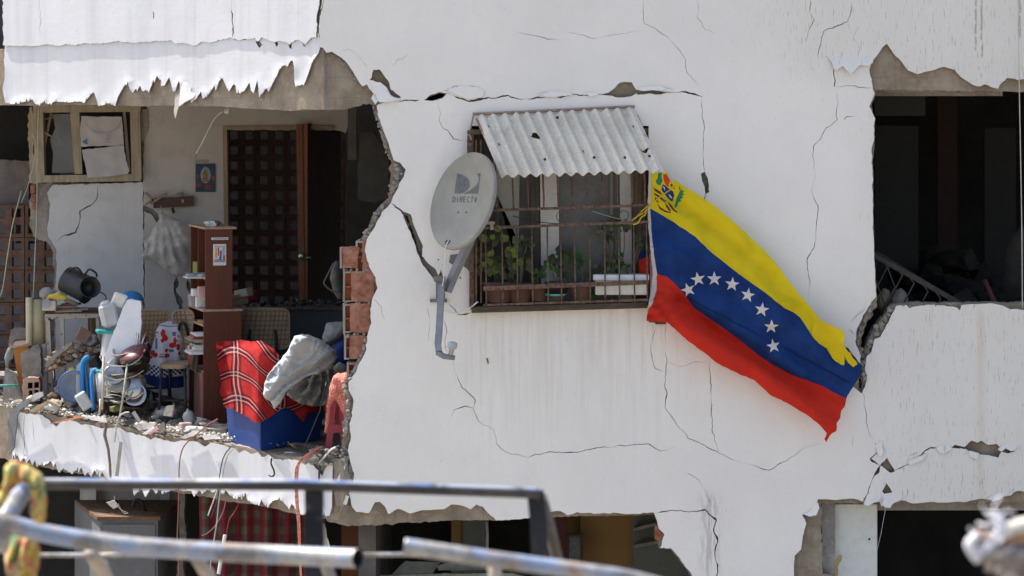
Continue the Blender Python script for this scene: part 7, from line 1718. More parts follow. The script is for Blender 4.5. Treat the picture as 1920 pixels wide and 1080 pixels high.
m = blob([(302, 384), (306, 400), (318, 404), (338, 412), (356, 430), (360, 470), (356, 500), (346, 515), (334, 520), (318, 515), (302, 500), (286, 486), (270, 486), (264, 478), (272, 468), (268, 452), (276, 448), (286, 430), (298, 410)], BY - .15, .13, 4, .25, .02, seed=6, fold=lambda x, y: .012 * math.sin(math.atan2(y - 376, x - 304) * 34) + crs(x, y, 6, 1.1, ((.9, .4), (.2, 1), (-.7, .8)), .03)); obj('hanging_plastic_bag', m, BAGM, None, 'cloudy plastic bag hanging full from the wall rack', 'bag')
m = blob([(322, 468), (330, 462), (350, 466), (348, 484), (330, 486)], BY - .13, .03, 5, .4, .05, seed=8); obj('navy_bundle', m, M('navy_cloth', (.03, .035, .06), .8), None, 'navy bundle showing through the hanging plastic bag', 'bundle')
# light socket and flex at the ceiling
m = MB(); m.lathe([(0, 0), (.018, .002), (.024, .03), (.012, .05), (.01, .07), (0, .07)], Matrix.Translation(P(423, 213, .9)) @ Matrix.Rotation(.5, 4, 'Y'), 12); obj('lamp_socket', m, M('grey_white_bakelite', (.38, .38, .40), .4), None, 'pale lamp socket dangling from the balcony beam', 'socket')
tubeobj('hanging_flex', catmull([P(418, 209, .9), P(406, 218, .9), (P(395, 235, .9)), P(380, 266, .9), P(368, 288, .9)]), .004, M('pinkish_flex', (.48, .36, .34), .6), 'pinkish flex curving down from the lamp socket', 'wire')
tubeobj('hanging_flex', [P(368, 288, .9), P(366, 296, .9)], .004, M('red_flex', (.35, .06, .05), .6), 'short red wire end below the pinkish flex', 'wire')

# sheets taped in the window
T = thing('taped_sheet', P(195, 333, wy), 'white crumpled sheet with a blue triangle covering the window', 'sheet')
PL2 = cloth('greyed_white_sheet', (.47, .45, .46), .15, .05)
tri = sheet([[(153, 266), (163, 260), (163.5, 271.5)]], (), None, None, lambda x, y, d, o: P(x, y, wy - .029), thick=None, side_mi=0)
def shf(Y, s):
    def f(x, y, d, o):
        p = P(x, y, Y); p.y += .012 * noise.noise(Vector((x * .05, y * .05, s))) + o * .002; return p
    return f
obj('upper_sheet', sheet([frac([(152, 218), (180, 219), (228, 219), (231, 250), (232, 272), (152, 275), (150, 246)], 5, .6)], (), 6, None, shf(wy - .02, 3)), [PL2] * 2, T)
obj('lower_sheet', sheet([frac([(153, 281), (190, 277), (232, 272), (236, 300), (242, 320), (240, 326), (200, 331), (164, 333), (160, 310)], 5, .8)], (), 6, None, shf(wy - .028, 5)), [PL2] * 2, T)
obj('blue_triangle', tri, M('blue_print', (.06, .16, .30), .7), T)
m = MB()
for i in range(7): m.box(P(199, 251 + i * 2.6, wy - .030), P(199 + R.uniform(6, 11), 251.8 + i * 2.6, wy - .030) + Vector((0, .001, 0)))
obj('faint_print_lines', m, M('faint_grey_print', (.30, .30, .32), .8), T, kind='stuff')
pts = [P(159 + 34 * (1 - math.cos(a)), 224 + 26 * math.sin(a), wy - .030) for a in [i * math.pi / 14 for i in range(15)]]
m = MB(); m.tube(pts, .0022, 4, caps=False); obj('curved_seam', m, M('faint_seam', (.36, .35, .36), .8), T)

# blue storage box, tartan blanket, grey sheet
BX = M('blue_storage_plastic', (.012, .045, .20), .38, .12, 4, .05, 30, dust=.10, spec=.5)
T = thing('storage_box', P(500, 843, .6), 'large blue plastic storage box under the tartan blanket', 'storage box')
def yb(x): return (.86 + (x - 421) * (.45 - .86) / (487 - 421)) if x < 487 else (.45 + (x - 487) * (.95 - .45) / 128)
bt = [(421, 640), (487, 640), (615, 640)]; 
m = MB()
A_b, B_b, C_b = P(429, 832, yb(429)), P(489, 845, yb(487)), P(600, 822, yb(606))
A_t, B_t, C_t = P(419, 676, .87), P(485, 684, .43), P(618, 676, .97)
D_t = A_t + (C_t - B_t); D_b = A_b + (C_b - B_b)
def quadwall(a, b, c, d, n=10):
    """wall with a slightly rounded foot"""
    mm = MB(); vs = []; fs = []
    for j in range(n + 1):
        v = j / n
        for i in range(n + 1):
            u_ = i / n; p = a.lerp(b, u_).lerp(d.lerp(c, u_), v); vs.append(p)
    for j in range(n):
        for i in range(n): fs.append((j * (n + 1) + i, j * (n + 1) + i + 1, (j + 1) * (n + 1) + i + 1, (j + 1) * (n + 1) + i))
    mm.add(vs, fs, 0, True); return mm
for a, b, c, d in ((A_b, B_b, B_t, A_t), (B_b, C_b, C_t, B_t), (C_b, D_b, D_t, C_t), (D_b, A_b, A_t, D_t)): m.merge(quadwall(a, b, c, d))
m.add([A_b, D_b, C_b, B_b], [(0, 1, 2, 3)]); obj('box_shell', m, BX, T)
m = MB(); rl = [A_t, B_t, C_t, D_t, A_t]; m.tube(rl, .014, 6, caps=False); m2 = MB(); m.tube([B_b + (B_t - B_b) * .03, B_b + (B_t - B_b) * .97], .010, 8); obj('rim_and_corner', m, BX, T)
# tartan
t = Nt('red_tartan'); u = t.sep(t.tc.outputs['UV'])
wob = t.math('MULTIPLY', t.math('SUBTRACT', t.noise(2.5, 2), .5), .10)
def stripes(v, per, offs):
    f = t.math('FRACT', t.math('MULTIPLY', t.math('ADD', v, wob), per)); o_ = None
    for (c_, w) in offs:
        s_ = t.ramp(t.math('ABSOLUTE', t.math('SUBTRACT', f, c_)), w, w * .75); o_ = s_ if o_ is None else t.math('MAXIMUM', o_, s_)
    return o_
REDT = t.mix(t.ramp(t.noise(9, 4), .3, .7), (.30, .016, .018), (.42, .028, .026))
vx, vy = u[0], u[1]
bl_ = t.math('MAXIMUM', stripes(vx, 1.25, ((.50, .030), (.40, .018), (.60, .018))), stripes(vy, 2.25, ((.50, .055), (.33, .03), (.67, .03))))
wh = t.math('MAXIMUM', stripes(vx, 1.25, ((.452, .014), (.548, .014))), stripes(vy, 2.25, ((.42, .022), (.58, .022))))
th_ = t.math('MAXIMUM', stripes(vx, 8.1, ((.5, .06),)), stripes(vy, 8.4, ((.5, .05),)))
col = t.mix(t.math('MULTIPLY', th_, .45), REDT, (.16, .02, .02)); col = t.mix(t.math('MULTIPLY', bl_, .92), col, (.02, .012, .014)); col = t.mix(t.math('MULTIPLY', wh, .45), col, (.52, .42, .39))
TART = t.done(col, .9, t.bump(t.noise(260, 2), .3, .002), 0, .1)
RBH = {}
def blf(x, y, d, o):
    Y = yb(min(max(x, 406), 640)) if x > 421 else .86 - (421 - x) * .004
    n = noise.noise(Vector((x * .018, y * .007, 3))) * .03 + noise.noise(Vector((x * .05, y * .012, 6))) * .018 - crs(x, y, 5, .5, ((1, .15), (.9, -.3)), .03) + .008 * math.sin((x + y * .25) * .12)
    lift = .05 * math.exp(-((y - 640) / 14) ** 2)
    p = P(x, y, Y - .05 + lift * 2); p.y += n + o * .006; return p
bl1 = [(405, 642), (430, 640), (450, 637), (470, 641), (490, 639), (502, 646), (515, 655), (526, 668), (545, 680), (560, 700), (600, 735), (618, 742), (618, 770), (600, 771), (578, 773), (572, 786), (568, 791), (560, 782), (548, 770), (536, 763), (520, 772), (506, 782), (492, 790), (478, 792), (465, 782), (450, 774), (436, 766), (420, 762), (418, 745), (412, 735), (415, 720), (410, 690)]
m = sheet([frac(bl1, 5, .7, True, 5)], (), 6, None, blf, side_mi=0, seed=4)
for k in list(m.uv):
    x, y = m.uv[k][0] * 100, -m.uv[k][1] * 100
    # the stripes bend where the cloth folds over the corner
    bend = 26 * math.sin((x - 405) * .034 + .3) - .18 * (x - 480) + 9 * noise.noise(Vector((x * .02, y * .02, 2)))
    m.uv[k] = ((x + 8 * noise.noise(Vector((x * .02, y * .015, 5))) + (y - 640) * -.06) * .01, (-(y) - bend) * .01)
obj('tartan_blanket', m, TART, None, 'red tartan blanket draped over the blue storage box', 'blanket')
GS = cloth('silver_grey_sheet', (.42, .44, .42), .06, .05, c2=(.50, .52, .505), wr=.22); GS2 = cloth('dull_grey_pillow', (.25, .25, .235), .05, .08, wr=.3)
def ridge(x, y): 
    a = (x * .55 + y * .83); b = (x * .83 - y * .55)
    return .030 * abs(math.sin(a * .055 + 1.2 * noise.noise(Vector((x * .02, y * .02, 4))))) + .02 * abs(noise.noise(Vector((a * .05, b * .012, 3)))) * 2
def YS(x, y): return .22 + (x - 495) * .0028
SF = [([(506, 750), (533, 722), (563, 702), (600, 686), (632, 664)], .055, 3.5), ([(500, 738), (526, 710), (556, 692), (596, 674), (624, 656)], -.03, 5), ([(540, 652), (524, 684), (503, 712)], .022, 4), ([(552, 660), (538, 690), (514, 716)], -.02, 5),
      ([(566, 668), (552, 690), (530, 706)], .018, 3.5), ([(532, 668), (548, 672), (560, 684)], .016, 3), ([(512, 700), (528, 704), (536, 700)], .014, 3), ([(600, 640), (580, 660), (560, 676)], .008, 7), ([(512, 762), (528, 742), (548, 724)], .02, 3), ([(522, 748), (540, 730), (570, 708), (600, 696)], -.02, 4)]
SB = [([(552, 746), (572, 722), (584, 700)], .05, 3.5), ([(575, 756), (592, 730), (596, 700)], .055, 3.5), ([(600, 758), (612, 732), (610, 698)], .05, 3.5), ([(622, 750), (630, 724), (624, 694)], .045, 3.5), ([(640, 738), (642, 712), (634, 690)], .04, 3), ([(548, 734), (575, 718), (605, 714), (642, 720)], .035, 3),
      ([(563, 750), (582, 726), (590, 700)], -.03, 4), ([(588, 757), (602, 732), (604, 700)], -.03, 4), ([(611, 755), (621, 728), (617, 696)], -.03, 4), ([(632, 745), (636, 718), (630, 692)], -.025, 4), ([(560, 742), (590, 738), (620, 744)], .02, 3), ([(570, 706), (600, 706), (640, 700)], .03, 3)]
m = blob([(493, 738), (496, 718), (504, 700), (518, 684), (530, 668), (538, 660), (546, 642), (552, 630), (566, 626), (582, 629), (600, 637), (618, 648), (630, 658), (632, 672), (622, 690), (600, 700), (575, 706), (552, 722), (536, 736), (526, 756), (514, 767), (506, 752), (498, 748)], lambda x, y: YS(x, y) - .06, .05, 2.6, .10, .02, seed=3, R0=14, fold=lambda x, y: vlines(x, y, SF) + .0011 * max(0, 700 - y) + crs(x, y, 3, 1.7, ((.6, .8), (.75, .65), (-.3, .95)), .022), backf=3); obj('grey_sheet', m, GS, None, 'silver grey sheet thrown over the blanket, sun on its left', 'sheet')
m = blob([(536, 740), (548, 722), (570, 704), (600, 694), (625, 686), (640, 690), (648, 712), (642, 735), (622, 750), (616, 760), (585, 762), (560, 756)], lambda x, y: YS(x, y) + .12, .05, 2.6, .2, .04, seed=13, R0=12, fold=lambda x, y: vlines(x, y, SB) + crs(x, y, 8, 1.6, ((.1, 1), (.5, .9), (-.9, .5)), .025), backf=3); obj('crumpled_bedding', m, GS2, None, 'crumpled grey bedding beneath the silver grey sheet', 'bedding')
m = blob([(604, 632), (612, 606), (620, 604), (640, 603), (652, 605), (650, 628), (632, 640), (616, 646), (606, 642)], 1.0, .09, 5, .4, .03, seed=9, fold=lambda x, y: crs(x, y, 8, 1.2, ((1, .3), (.8, -.5)), .03)); obj('grey_pillow', m, GS2, None, 'grey folded pillow beside the broken brick edge', 'pillow')
m = blob([(622, 648), (640, 636), (655, 634), (655, 684), (640, 684), (628, 676)], .95, .05, 6, .2, .03, seed=9); obj('blue_cushion', m, M('royal_blue_cloth', (.015, .035, .17), .8), None, 'royal blue cushion below the grey pillow', 'cushion')
m = blob([(622, 690), (636, 678), (648, 684), (650, 696), (638, 702), (624, 700)], .7, .05, 5, .4, .05, seed=9); obj('folded_grey_cloth', m, GS2, None, 'small folded grey cloth above the orange mesh', 'cloth')
tubeobj('thin_rod', [P(612, 716, .15), P(600, 770, .1), P(566, 850, .02)], .004, BLKM, 'thin dark rod slanting before the blue box', 'rod')

# red plastic stool with orange mesh sack
RS = M('red_stool_plastic', (.34, .025, .045), .4, .12, 6, .05, spec=.5)
T = thing('red_stool', P(630, 838, .25), 'red plastic stool under the orange mesh', 'stool')
def rail(a, b, w, Y, dp=.03): return bar(None, a, b, Y, w, dp, None, None, 0)
ys = .22
for (a_, b_, w, y) in (((625, 752), (616, 838), 12, ys), ((641, 752), (644, 832), 11, ys - .005), ((614, 752), (612, 812), 7, ys + .2), ((632, 752), (634, 800), 7, ys + .24)):
    m = rail(a_, b_, w, y, .02); obj('leg', m, RS, T)
m = rail((618, 803), (645, 804), 15, ys - .008, .015); obj('cross_rail', m, RS, T)
m = MB(); m.box(P(614, 752, ys - .02), P(652, 742, ys - .02) + Vector((0, .28, 0)), bev=.01); obj('seat', m, RS, T)
t = Nt('orange_mesh'); vo = t.n('TexVoronoi', feature='DISTANCE_TO_EDGE'); t.t.links.new(t.tc.outputs['Object'], vo.inputs['Vector']); vo.inputs['Scale'].default_value = 60
e = t.ramp(vo.outputs[0], .03, .12); MESHM = t.done(t.mix(e, (.78, .36, .29), (.52, .10, .06)), .6, t.bump(e, .8, .006), 0, .4)
m = blob([(625, 705), (634, 699), (662, 698), (664, 730), (663, 782), (655, 800), (648, 790), (642, 775), (634, 758), (628, 750), (620, 760), (618, 790), (612, 812), (608, 810), (611, 785), (614, 750), (619, 722)], .12, .05, 3.5, .4, .06, seed=2, seg=4); obj('mesh_sack', m, MESHM, None, 'orange net sack draped over the red stool', 'net sack')
ORM = M('orange_net_strand', (.60, .17, .09), .6, .25, 60, .3, c2=(.75, .35, .28))
m = MB(); r_ = random.Random(8)
for i in range(16):
    o1 = r_.uniform(-7, 7); pts = [P(600 + r_.uniform(-6, 6), 838 + r_.uniform(-3, 10), .10), P(580, 852 + o1 * .6, .02), P(562 + o1 * .3, 862 + abs(o1) * .6, -.03), P(556 + o1 * .45, 885, -.04), P(556 + o1 * .4, 930, -.04), P(560 + o1 * .35, 980, -.03), P(562 + o1 * .25, 1030, -.03), P(565 + o1 * .2, 1100, -.03)]
    m.tube(catmull(pts, 4), .0032, 5)
obj('orange_net_rope', m, ORM, None, 'orange net twisted into a rope hanging off the slab', 'net', kind='stuff')

# slab edge: rubble, wires, sticks and small things
def edgeY(px): return LL.Y(px)
def onedge(px, back, h=0):
    """point on the floor: photo column px at the rim, moved back metres inward"""
    t_ = LL.t(px); v = Vector((LL.x0 - t_ * CA, t_ * SA, 0)) - NL * back; v.z = fz(v.x) + h; return v
DUST = M('pale_rubble_dust', (.44, .39, .32), .95, .2, 10, .7, 60); DUST2 = M('grey_rubble', (.30, .28, .25), .95, .25, 10, .7, 60); WPL = M('white_plaster_bit', (.66, .65, .62), .9, .1, 10, .5, 60)
def edge_heap(n, p0, p1, b0, b1, s0, s1, seed, hmax=.03):
    m = MB(); r = random.Random(seed)
    for i in range(n):
        px = r.uniform(p0, p1)
        if px > 415 and (px < 622 or r.random() < .5): px = r.uniform(p0, 430)
        s_ = s0 + (s1 - s0) * r.random() ** 3
        m.rock(onedge(px, r.uniform(b0, b1), s_ * .3 + hmax * r.random() ** 2), (s_ * r.uniform(.8, 1.5), s_ * r.uniform(.8, 1.3), s_ * r.uniform(.5, .9)), r.random() * 70, 1, .5, r.choice((0, 0, 1, 2)))
    return m
obj('edge_rubble', edge_heap(2600, -40, 628, .006, .12, .003, .016, 1), [DUST, DUST2, WPL], None, 'pale rubble strewn along the broken balcony edge', 'rubble', kind='stuff')
obj('floor_rubble', edge_heap(1100, -100, 620, .14, 1.4, .006, .045, 2, .05), [DUST2, MAT['mortar_grey'], DUST], None, 'grey rubble over the balcony floor', 'rubble', kind='stuff')
obj('corner_rubble', (lambda m: m)(edge_heap(300, -60, 110, .03, .9, .012, .05, 3, .10)), [DUST2, DUST, BRD2], None, 'rubble pile under the orange bin and hollow brick', 'rubble', kind='stuff')
m = MB(); r_ = random.Random(9)
for i in range(260):
    p = Vector((r_.uniform(-1.36, -1.10), r_.uniform(.0, .25), 2.60 + .10 * r_.random() ** 2)); s_ = r_.uniform(.004, .018); m.rock(p, (s_, s_, s_ * .7), r_.random() * 60, 1, .5, r_.choice((0, 1)))
obj('corner_crumbs', m, [DUST, DUST2], None, 'crumbled concrete at the slab corner under the stool', 'rubble', kind='stuff')
def slabbit(poly, Yoff, mat, name, lab, cat, th=.012, group=None, seed=1, tilt=0):
    cx = sum(p[0] for p in poly) / len(poly)
    def f(x, y, d, o):
        p = LL.p(x, y, -Yoff + (y - poly[0][1]) / S * tilt + o * th); return p
    m = sheet([frac(poly, 4, .7, True, seed)], (), 12, None, f, side_mi=0, seed=seed); return obj(name, m, mat, None, lab, cat, group)
slabbit([(25, 850), (24, 785), (28, 770), (45, 756), (62, 745), (66, 748), (60, 758), (46, 768), (41, 778), (38, 810), (35, 838), (28, 848)], .045, M('dark_grey_strip', (.17, .175, .18), .7, .15, 6, .2, streak=.3), 'grey_strip', 'dark grey flat strip bent over the slab rim at the left', 'strip')
slabbit([(60, 746), (64, 742), (72, 736), (82, 734), (84, 742), (70, 750), (64, 752)], .02, M('pale_grey_strip', (.42, .42, .42), .7), 'pale_strip_end', 'pale grey end of the strip lying on the rim', 'strip')
slabbit([(166, 777), (212, 782), (214, 791), (190, 787), (166, 779)], .07, WPL, 'white_lath', 'white painted slat lying on the rim', 'slat')
slabbit([(104, 793), (130, 786), (160, 779), (168, 777), (164, 782), (140, 787), (106, 794)], .06, M('orange_slat_paint', (.55, .22, .09), .7), 'orange_lath', 'thin orange and white slat left of the white slat', 'slat')
m = MB(); m.tube([onedge(80, .02, .03) + Vector((0, 0, .02)), onedge(104, .02, .03) + Vector((0, 0, .015))], .028, 16); obj('clear_cup', m, WHP, None, 'clear plastic cup lying on the rim below the table', 'cup')
STK = M('weathered_stick', (.20, .155, .115), .9, .25, 8, .5, 60)
m = MB(); m.tube([LL.p(209, 792, -.05), LL.p(206, 815, -.05), LL.p(212, 842, -.045), LL.p(215, 870, -.045), LL.p(217, 895, -.05)], [.011, .012, .010, .010, .008], 8); obj('hanging_stick', m, STK, None, 'brown crooked stick hanging down the white slab edge', 'stick')
m = bar(None, (227, 828), (219, 893), LL.Y(222) - .07, 6, .008, None, None, .001); obj('pale_lath', m, M('pale_lath', (.40, .37, .32), .8), None, 'pale lath hanging beside the crooked stick', 'lath')
def wire(pts, r, mat, lab, Y=None, off=.05):
    q = [LL.p(x, y, -off) if Y is None else P(x, y, Y) for x, y in pts]; return tubeobj('hanging_wire', catmull(q), r, mat, lab, 'wire', None, 'wires hanging off the balcony slab', 6)
RW = M('red_brown_wire', (.26, .10, .07), .6); PW = M('pale_hanging_wire', (.48, .44, .40), .6); DW = M('dark_wire', (.05, .05, .06), .5); PKW = M('pink_wire', (.42, .24, .22), .6)
wire([(424, 784), (405, 795), (385, 812), (368, 826), (357, 842), (352, 868), (351, 900), (350, 960), (348, 1010), (351, 1060), (350, 1100)], .0048, RW, 'red brown wire looping from behind the blue box down the slab', None, .08)
wire([(225, 828), (228, 800), (234, 780), (244, 773), (252, 772)], .006, PW, 'pale wire arching above the crooked stick')
m = bar(None, (250, 772), (262, 792), LL.Y(255) - .07, 7, .01, None, None, .001); obj('pale_tag', m, M('pale_tag', (.45, .42, .37), .7), None, 'flat pale tag at the end of the arching wire', 'tag')
wire([(442, 838), (432, 850), (426, 866), (421, 895), (419, 930), (405, 970)], .0042, DW, 'dark wire hanging left of the pale pair under the box')
wire([(447, 840), (437, 852), (430, 875), (426, 900), (420, 940), (416, 980), (408, 1030), (402, 1080)], .0045, PW, 'pale wire hanging under the left corner of the blue box')
wire([(432, 900), (424, 935), (418, 960), (404, 985), (388, 1000), (378, 1004)], .004, PKW, 'pink wire curling to the left over the checkered curtain', .9)
wire([(447, 945), (440, 960), (430, 975), (424, 1003)], .0045, M('red_lead', (.30, .03, .04), .6), 'red wire holding the short white plastic tube', .62)
wire([(409, 915), (400, 940), (390, 967)], .005, M('white_lead', (.6, .58, .52), .6), 'straight white wire hanging over the curtain', .7)
wire([(519, 858), (518, 868), (523, 880), (524, 888), (520, 892), (514, 890)], .006, BLKM, 'black hooked wire on the slab below the blue box')
wire([(640, 836), (628, 842), (614, 858), (606, 866), (603, 880), (602, 905), (603, 960)], .008, DW, 'thick black cable bent over the slab corner', None, .02)
wire([(636, 838), (626, 844), (610, 862), (605, 868)], .007, M('white_sleeve', (.62, .60, .55), .6), 'white sleeve on the thick black cable', None, .035)
wire([(214, 930), (215, 940), (210, 944)], .002, PW, 'thin wire holding the cracked pale tile', .5)
m = sheet([frac([(199, 942), (213, 938), (217, 942), (222, 950), (212, 954), (205, 948)], 3, .5)], (), 6, None, lambda x, y, d, o: P(x, y, .5) + Vector((0, o * .012, 0)), side_mi=0); obj('dangling_chip', m, M('cream_chip', (.55, .50, .42), .8), None, 'cream plaster chip dangling below the slab on a wire', 'chip')
tubeobj('curled_wire', catmull([P(218, 946, .5), P(226, 955, .5), P(236, 960, .5), P(240, 962, .5), P(232, 962, .5), P(224, 950, .5), P(222, 944, .5)]), .002, PW, 'thin curled wire beside the dangling cream chip', 'wire')
# objects lying on the rim
m = MB(); m.merge(put(boxm(.085, .05, .075, .006), onedge(336, .06, .0), 35)); obj('pink_box', m, M('pinkish_carton', (.45, .33, .31), .7), None, 'small pink and grey box standing on the rim', 'box')
m = MB(); m.rock(P(354, 783, 1.25), (.045, .045, .05), 3, 2, .18, smooth=True); m.rock(P(352, 770, 1.25), (.012, .012, .02), 5, 1, .3); obj('tied_bag', m, M('clear_grey_bag', (.36, .36, .38), .3, .2, 12, .8, 25), None, 'small tied clear bag at the foot of the bookcase', 'bag')
m = MB(); m.tube([onedge(337, .04, .03), onedge(344, .05, .032), onedge(362, .09, .036), onedge(368, .10, .04)], [.018, .026, .024, .014], 12); obj('white_bottle', m, M('dirty_white_bottle', (.50, .50, .45), .5, .2, 20), None, 'dirty white bottle lying on the rim by the bookcase', 'bottle')
for i, (poly, mt, lab) in enumerate((([(343, 820), (375, 804), (380, 812), (352, 822)], WPL, 'white plaster slab lying on the rim, right of the bottle'), ([(385, 816), (412, 814), (418, 822), (390, 824)], WPL, 'thin white shard on the rim near the blue box'), ([(256, 798), (272, 793), (300, 792), (296, 802), (268, 806)], PAPER, 'pale folded card on the rim below the steel pan'), ([(300, 800), (316, 790), (318, 806), (308, 812)], ALU, 'shiny metal scrap on the rim left of the pink box'), ([(275, 812), (294, 800), (298, 802), (282, 814)], PAPERW, 'white narrow scrap leaning on the rim'), ([(285, 812), (302, 800), (306, 804), (292, 813)], PINK, 'pink narrow scrap leaning on the rim'), ([(322, 760), (336, 758), (332, 780), (316, 778)], DUST2, 'grey shard behind the pink box'), ([(66, 768), (96, 752), (100, 756), (74, 772)], CARD, 'brown board scrap on the rim left of the clear cup'), ([(100, 748), (124, 760), (120, 764), (98, 754)], MAT['wood_frame'], 'splintered lath above the clear cup'), ([(244, 790), (258, 784), (268, 790), (252, 796)], BLACKP, 'black plastic scrap on the rim'))):
    slabbit(poly, .03 + .004 * i, mt, 'rim_scrap', lab, 'scrap', .015, 'scraps lying along the balcony rim', i)
r_ = random.Random(21)
# a few twigs and strands for the rim
m = MB()
for i in range(60):
    px = r_.uniform(30, 620); a_ = onedge(px, r_.uniform(0, .15), .02); m.tube([a_, a_ + Vector((r_.uniform(-.05, .05), r_.uniform(-.04, .03), r_.uniform(-.01, .05)))], r_.uniform(.0012, .003), 4)
obj('fine_twigs', m, [STK], None, 'fine twigs and splinters sticking out of the rim rubble', 'twigs', kind='stuff')
m = MB(); m.box(P(375, 805, .95), P(425, 818, .95) + Vector((0, .35, 0)), jit=.004); obj('brown_base_block', m, MAT['mortar'], None, 'brown dusty block between bookcase and blue box', 'block')
m = MB(); m.merge(put(boxm(.085, .02, .02), P(545, 853, .0), 0)); obj('dark_brush', m, M('dark_brush', (.10, .09, .09), .6), None, 'small dark brush lying on the rim under the blue box', 'brush')
for (x, y) in ((540, 700), (0, 0)): pass
# ------------------------------------------------------------------ foreground: bent railing, scarf, debris (near the camera, out of focus)
t = Nt('worn_galvanised_paint')
c = t.mix(t.ramp(t.noise(10, 6, .75), .40, .60), (.17, .155, .14), (.36, .355, .35))
c = t.mix(t.math('MULTIPLY', t.ramp(t.noise(12, 4, .6, sv=(1, 1, 1)), .48, .62), .8), c, (.22, .30, .45))
c = t.mix(t.math('MULTIPLY', t.ramp(t.noise(9, 5, .7), .56, .64), .7), c, (.33, .20, .12))
GALV = t.done(c, .45, t.bump(t.noise(60, 4), .3, .002), .2, .5)
t = Nt('dark_blue_chipped_paint')
c = t.mix(t.ramp(t.noise(9, 5, .65), .35, .65), (.010, .011, .015), (.025, .026, .032))
c = t.mix(t.ramp(t.noise(13, 5, .7), .58, .70), c, (.09, .08, .07)); c = t.mix(t.ramp(t.noise(16, 4, .7), .68, .76), c, (.35, .34, .32))
g_ = t.n('NewGeometry'); 
DBP = t.done(c, .55, t.bump(t.noise(60, 4), .3, .002), 0, .2)
t = Nt('worn_bar_sunlit_top')
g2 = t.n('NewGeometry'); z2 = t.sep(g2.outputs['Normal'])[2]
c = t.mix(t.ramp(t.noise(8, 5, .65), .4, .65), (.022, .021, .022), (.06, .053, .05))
dd = t.math('MULTIPLY', t.ramp(z2, .35, .85), t.ramp(t.noise(11, 4, .6), .33, .5)); c = t.mix(t.math('MULTIPLY', dd, .85), c, (.30, .33, .40))  # pale wear and sunlight painted together onto the upward faces
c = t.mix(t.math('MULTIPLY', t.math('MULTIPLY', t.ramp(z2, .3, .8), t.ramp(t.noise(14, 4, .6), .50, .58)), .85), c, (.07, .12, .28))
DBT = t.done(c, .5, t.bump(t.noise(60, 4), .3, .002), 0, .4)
YR_ = -14.0
def Q(x, y, d=0): return P(x, y, YR_ + d)
kq = (D + YR_) / D / S
T = thing('bent_railing', Vector((W(560, YR_), YR_, 0)), 'bent railing of dark square bars and pale round pipes', 'railing')
def rb(name, pts, rpx, mat, n=10, sq=False, cap=True, k=1):
    m = MB(); m.tube(catmull(pts, k) if k > 1 else pts, rpx * kq, n, sq=sq, caps=cap); return obj(name, m, mat, T)
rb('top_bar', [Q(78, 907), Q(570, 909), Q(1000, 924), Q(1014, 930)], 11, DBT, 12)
rb('post', [Q(589, 905, .03), Q(590, 1080, .03), P(592, 1500, YR_ + .03), Vector((W(594, YR_), YR_ + .03, .0))], 17, DBP, 4, True)
rb('post', [Q(1004, 922, .03), Q(1010, 985, .03), Q(1013, 1080, .03), Vector((W(1016, YR_), YR_ + .03, .0))], 16, DBP, 4, True)
rb('brace', [Q(1014, 928, .08), Q(1030, 985, .08), Q(1056, 1100, .1), P(1100, 1400, YR_ + .2)], 11, M('sandy_dark_iron', (.16, .13, .11), .7, .4, 12), 8)
m = MB(); pts = [Q(-60, 965, -.6), Q(0, 978, -.6), Q(100, 1003, -.6), Q(250, 1024, -.6), Q(400, 1034, -.6), Q(560, 1042, -.62), Q(672, 1047, -.69)]
pc = catmull(pts, 5); m.tube(pc, 17.5 * kq * .93, 16, caps=False); m.tube(pc[::-1], 14 * kq * .93, 16, caps=False, mi=1)
e0 = pc[-1]; obj('round_pipe', m, [GALV, MAT['inner_black']], T)
rb('round_pipe', [Q(758, 1024, -1.2), Q(800, 1030, -1.2), Q(950, 1052, -1.2), Q(1100, 1072, -1.2), Q(1230, 1096, -1.2), Q(1500, 1180, -1.2)], 12.5, GALV, 14, k=4)
rb('round_pipe', [Q(56, 908, -.5), Q(40, 926, -.5), Q(22, 952, -.55), Q(6, 985, -.6), Q(-6, 1030, -.6)], 18, GALV, 12, k=4)
rb('thin_rod', [Q(60, 1041, .5), Q(400, 1040, .5), Q(760, 1040, .5), Q(900, 1044, .5)], 4.5, GALV, 8)
GB2 = M('sandy_galvanised', (.36, .31, .26), .6, .3, 8)
rb('brace', [Q(170, 1036, -.4), Q(185, 1060, -.35), Q(210, 1110, -.3), Q(330, 1500, 0)], 13, GB2, 8, k=2)
rb('brace', [Q(366, 1042, -.4), Q(382, 1068, -.35), Q(410, 1130, -.3), Q(500, 1500, 0)], 12, GB2, 8, k=2)
rb('brace', [Q(600, 1050, -.3), Q(625, 1100, -.3), Q(700, 1500, 0)], 11, GB2, 8, k=2)
rb('brace', [Q(925, 1062, -.9), Q(930, 1100, -.9), Q(940, 1500, -.6)], 11, GB2, 8, k=2)
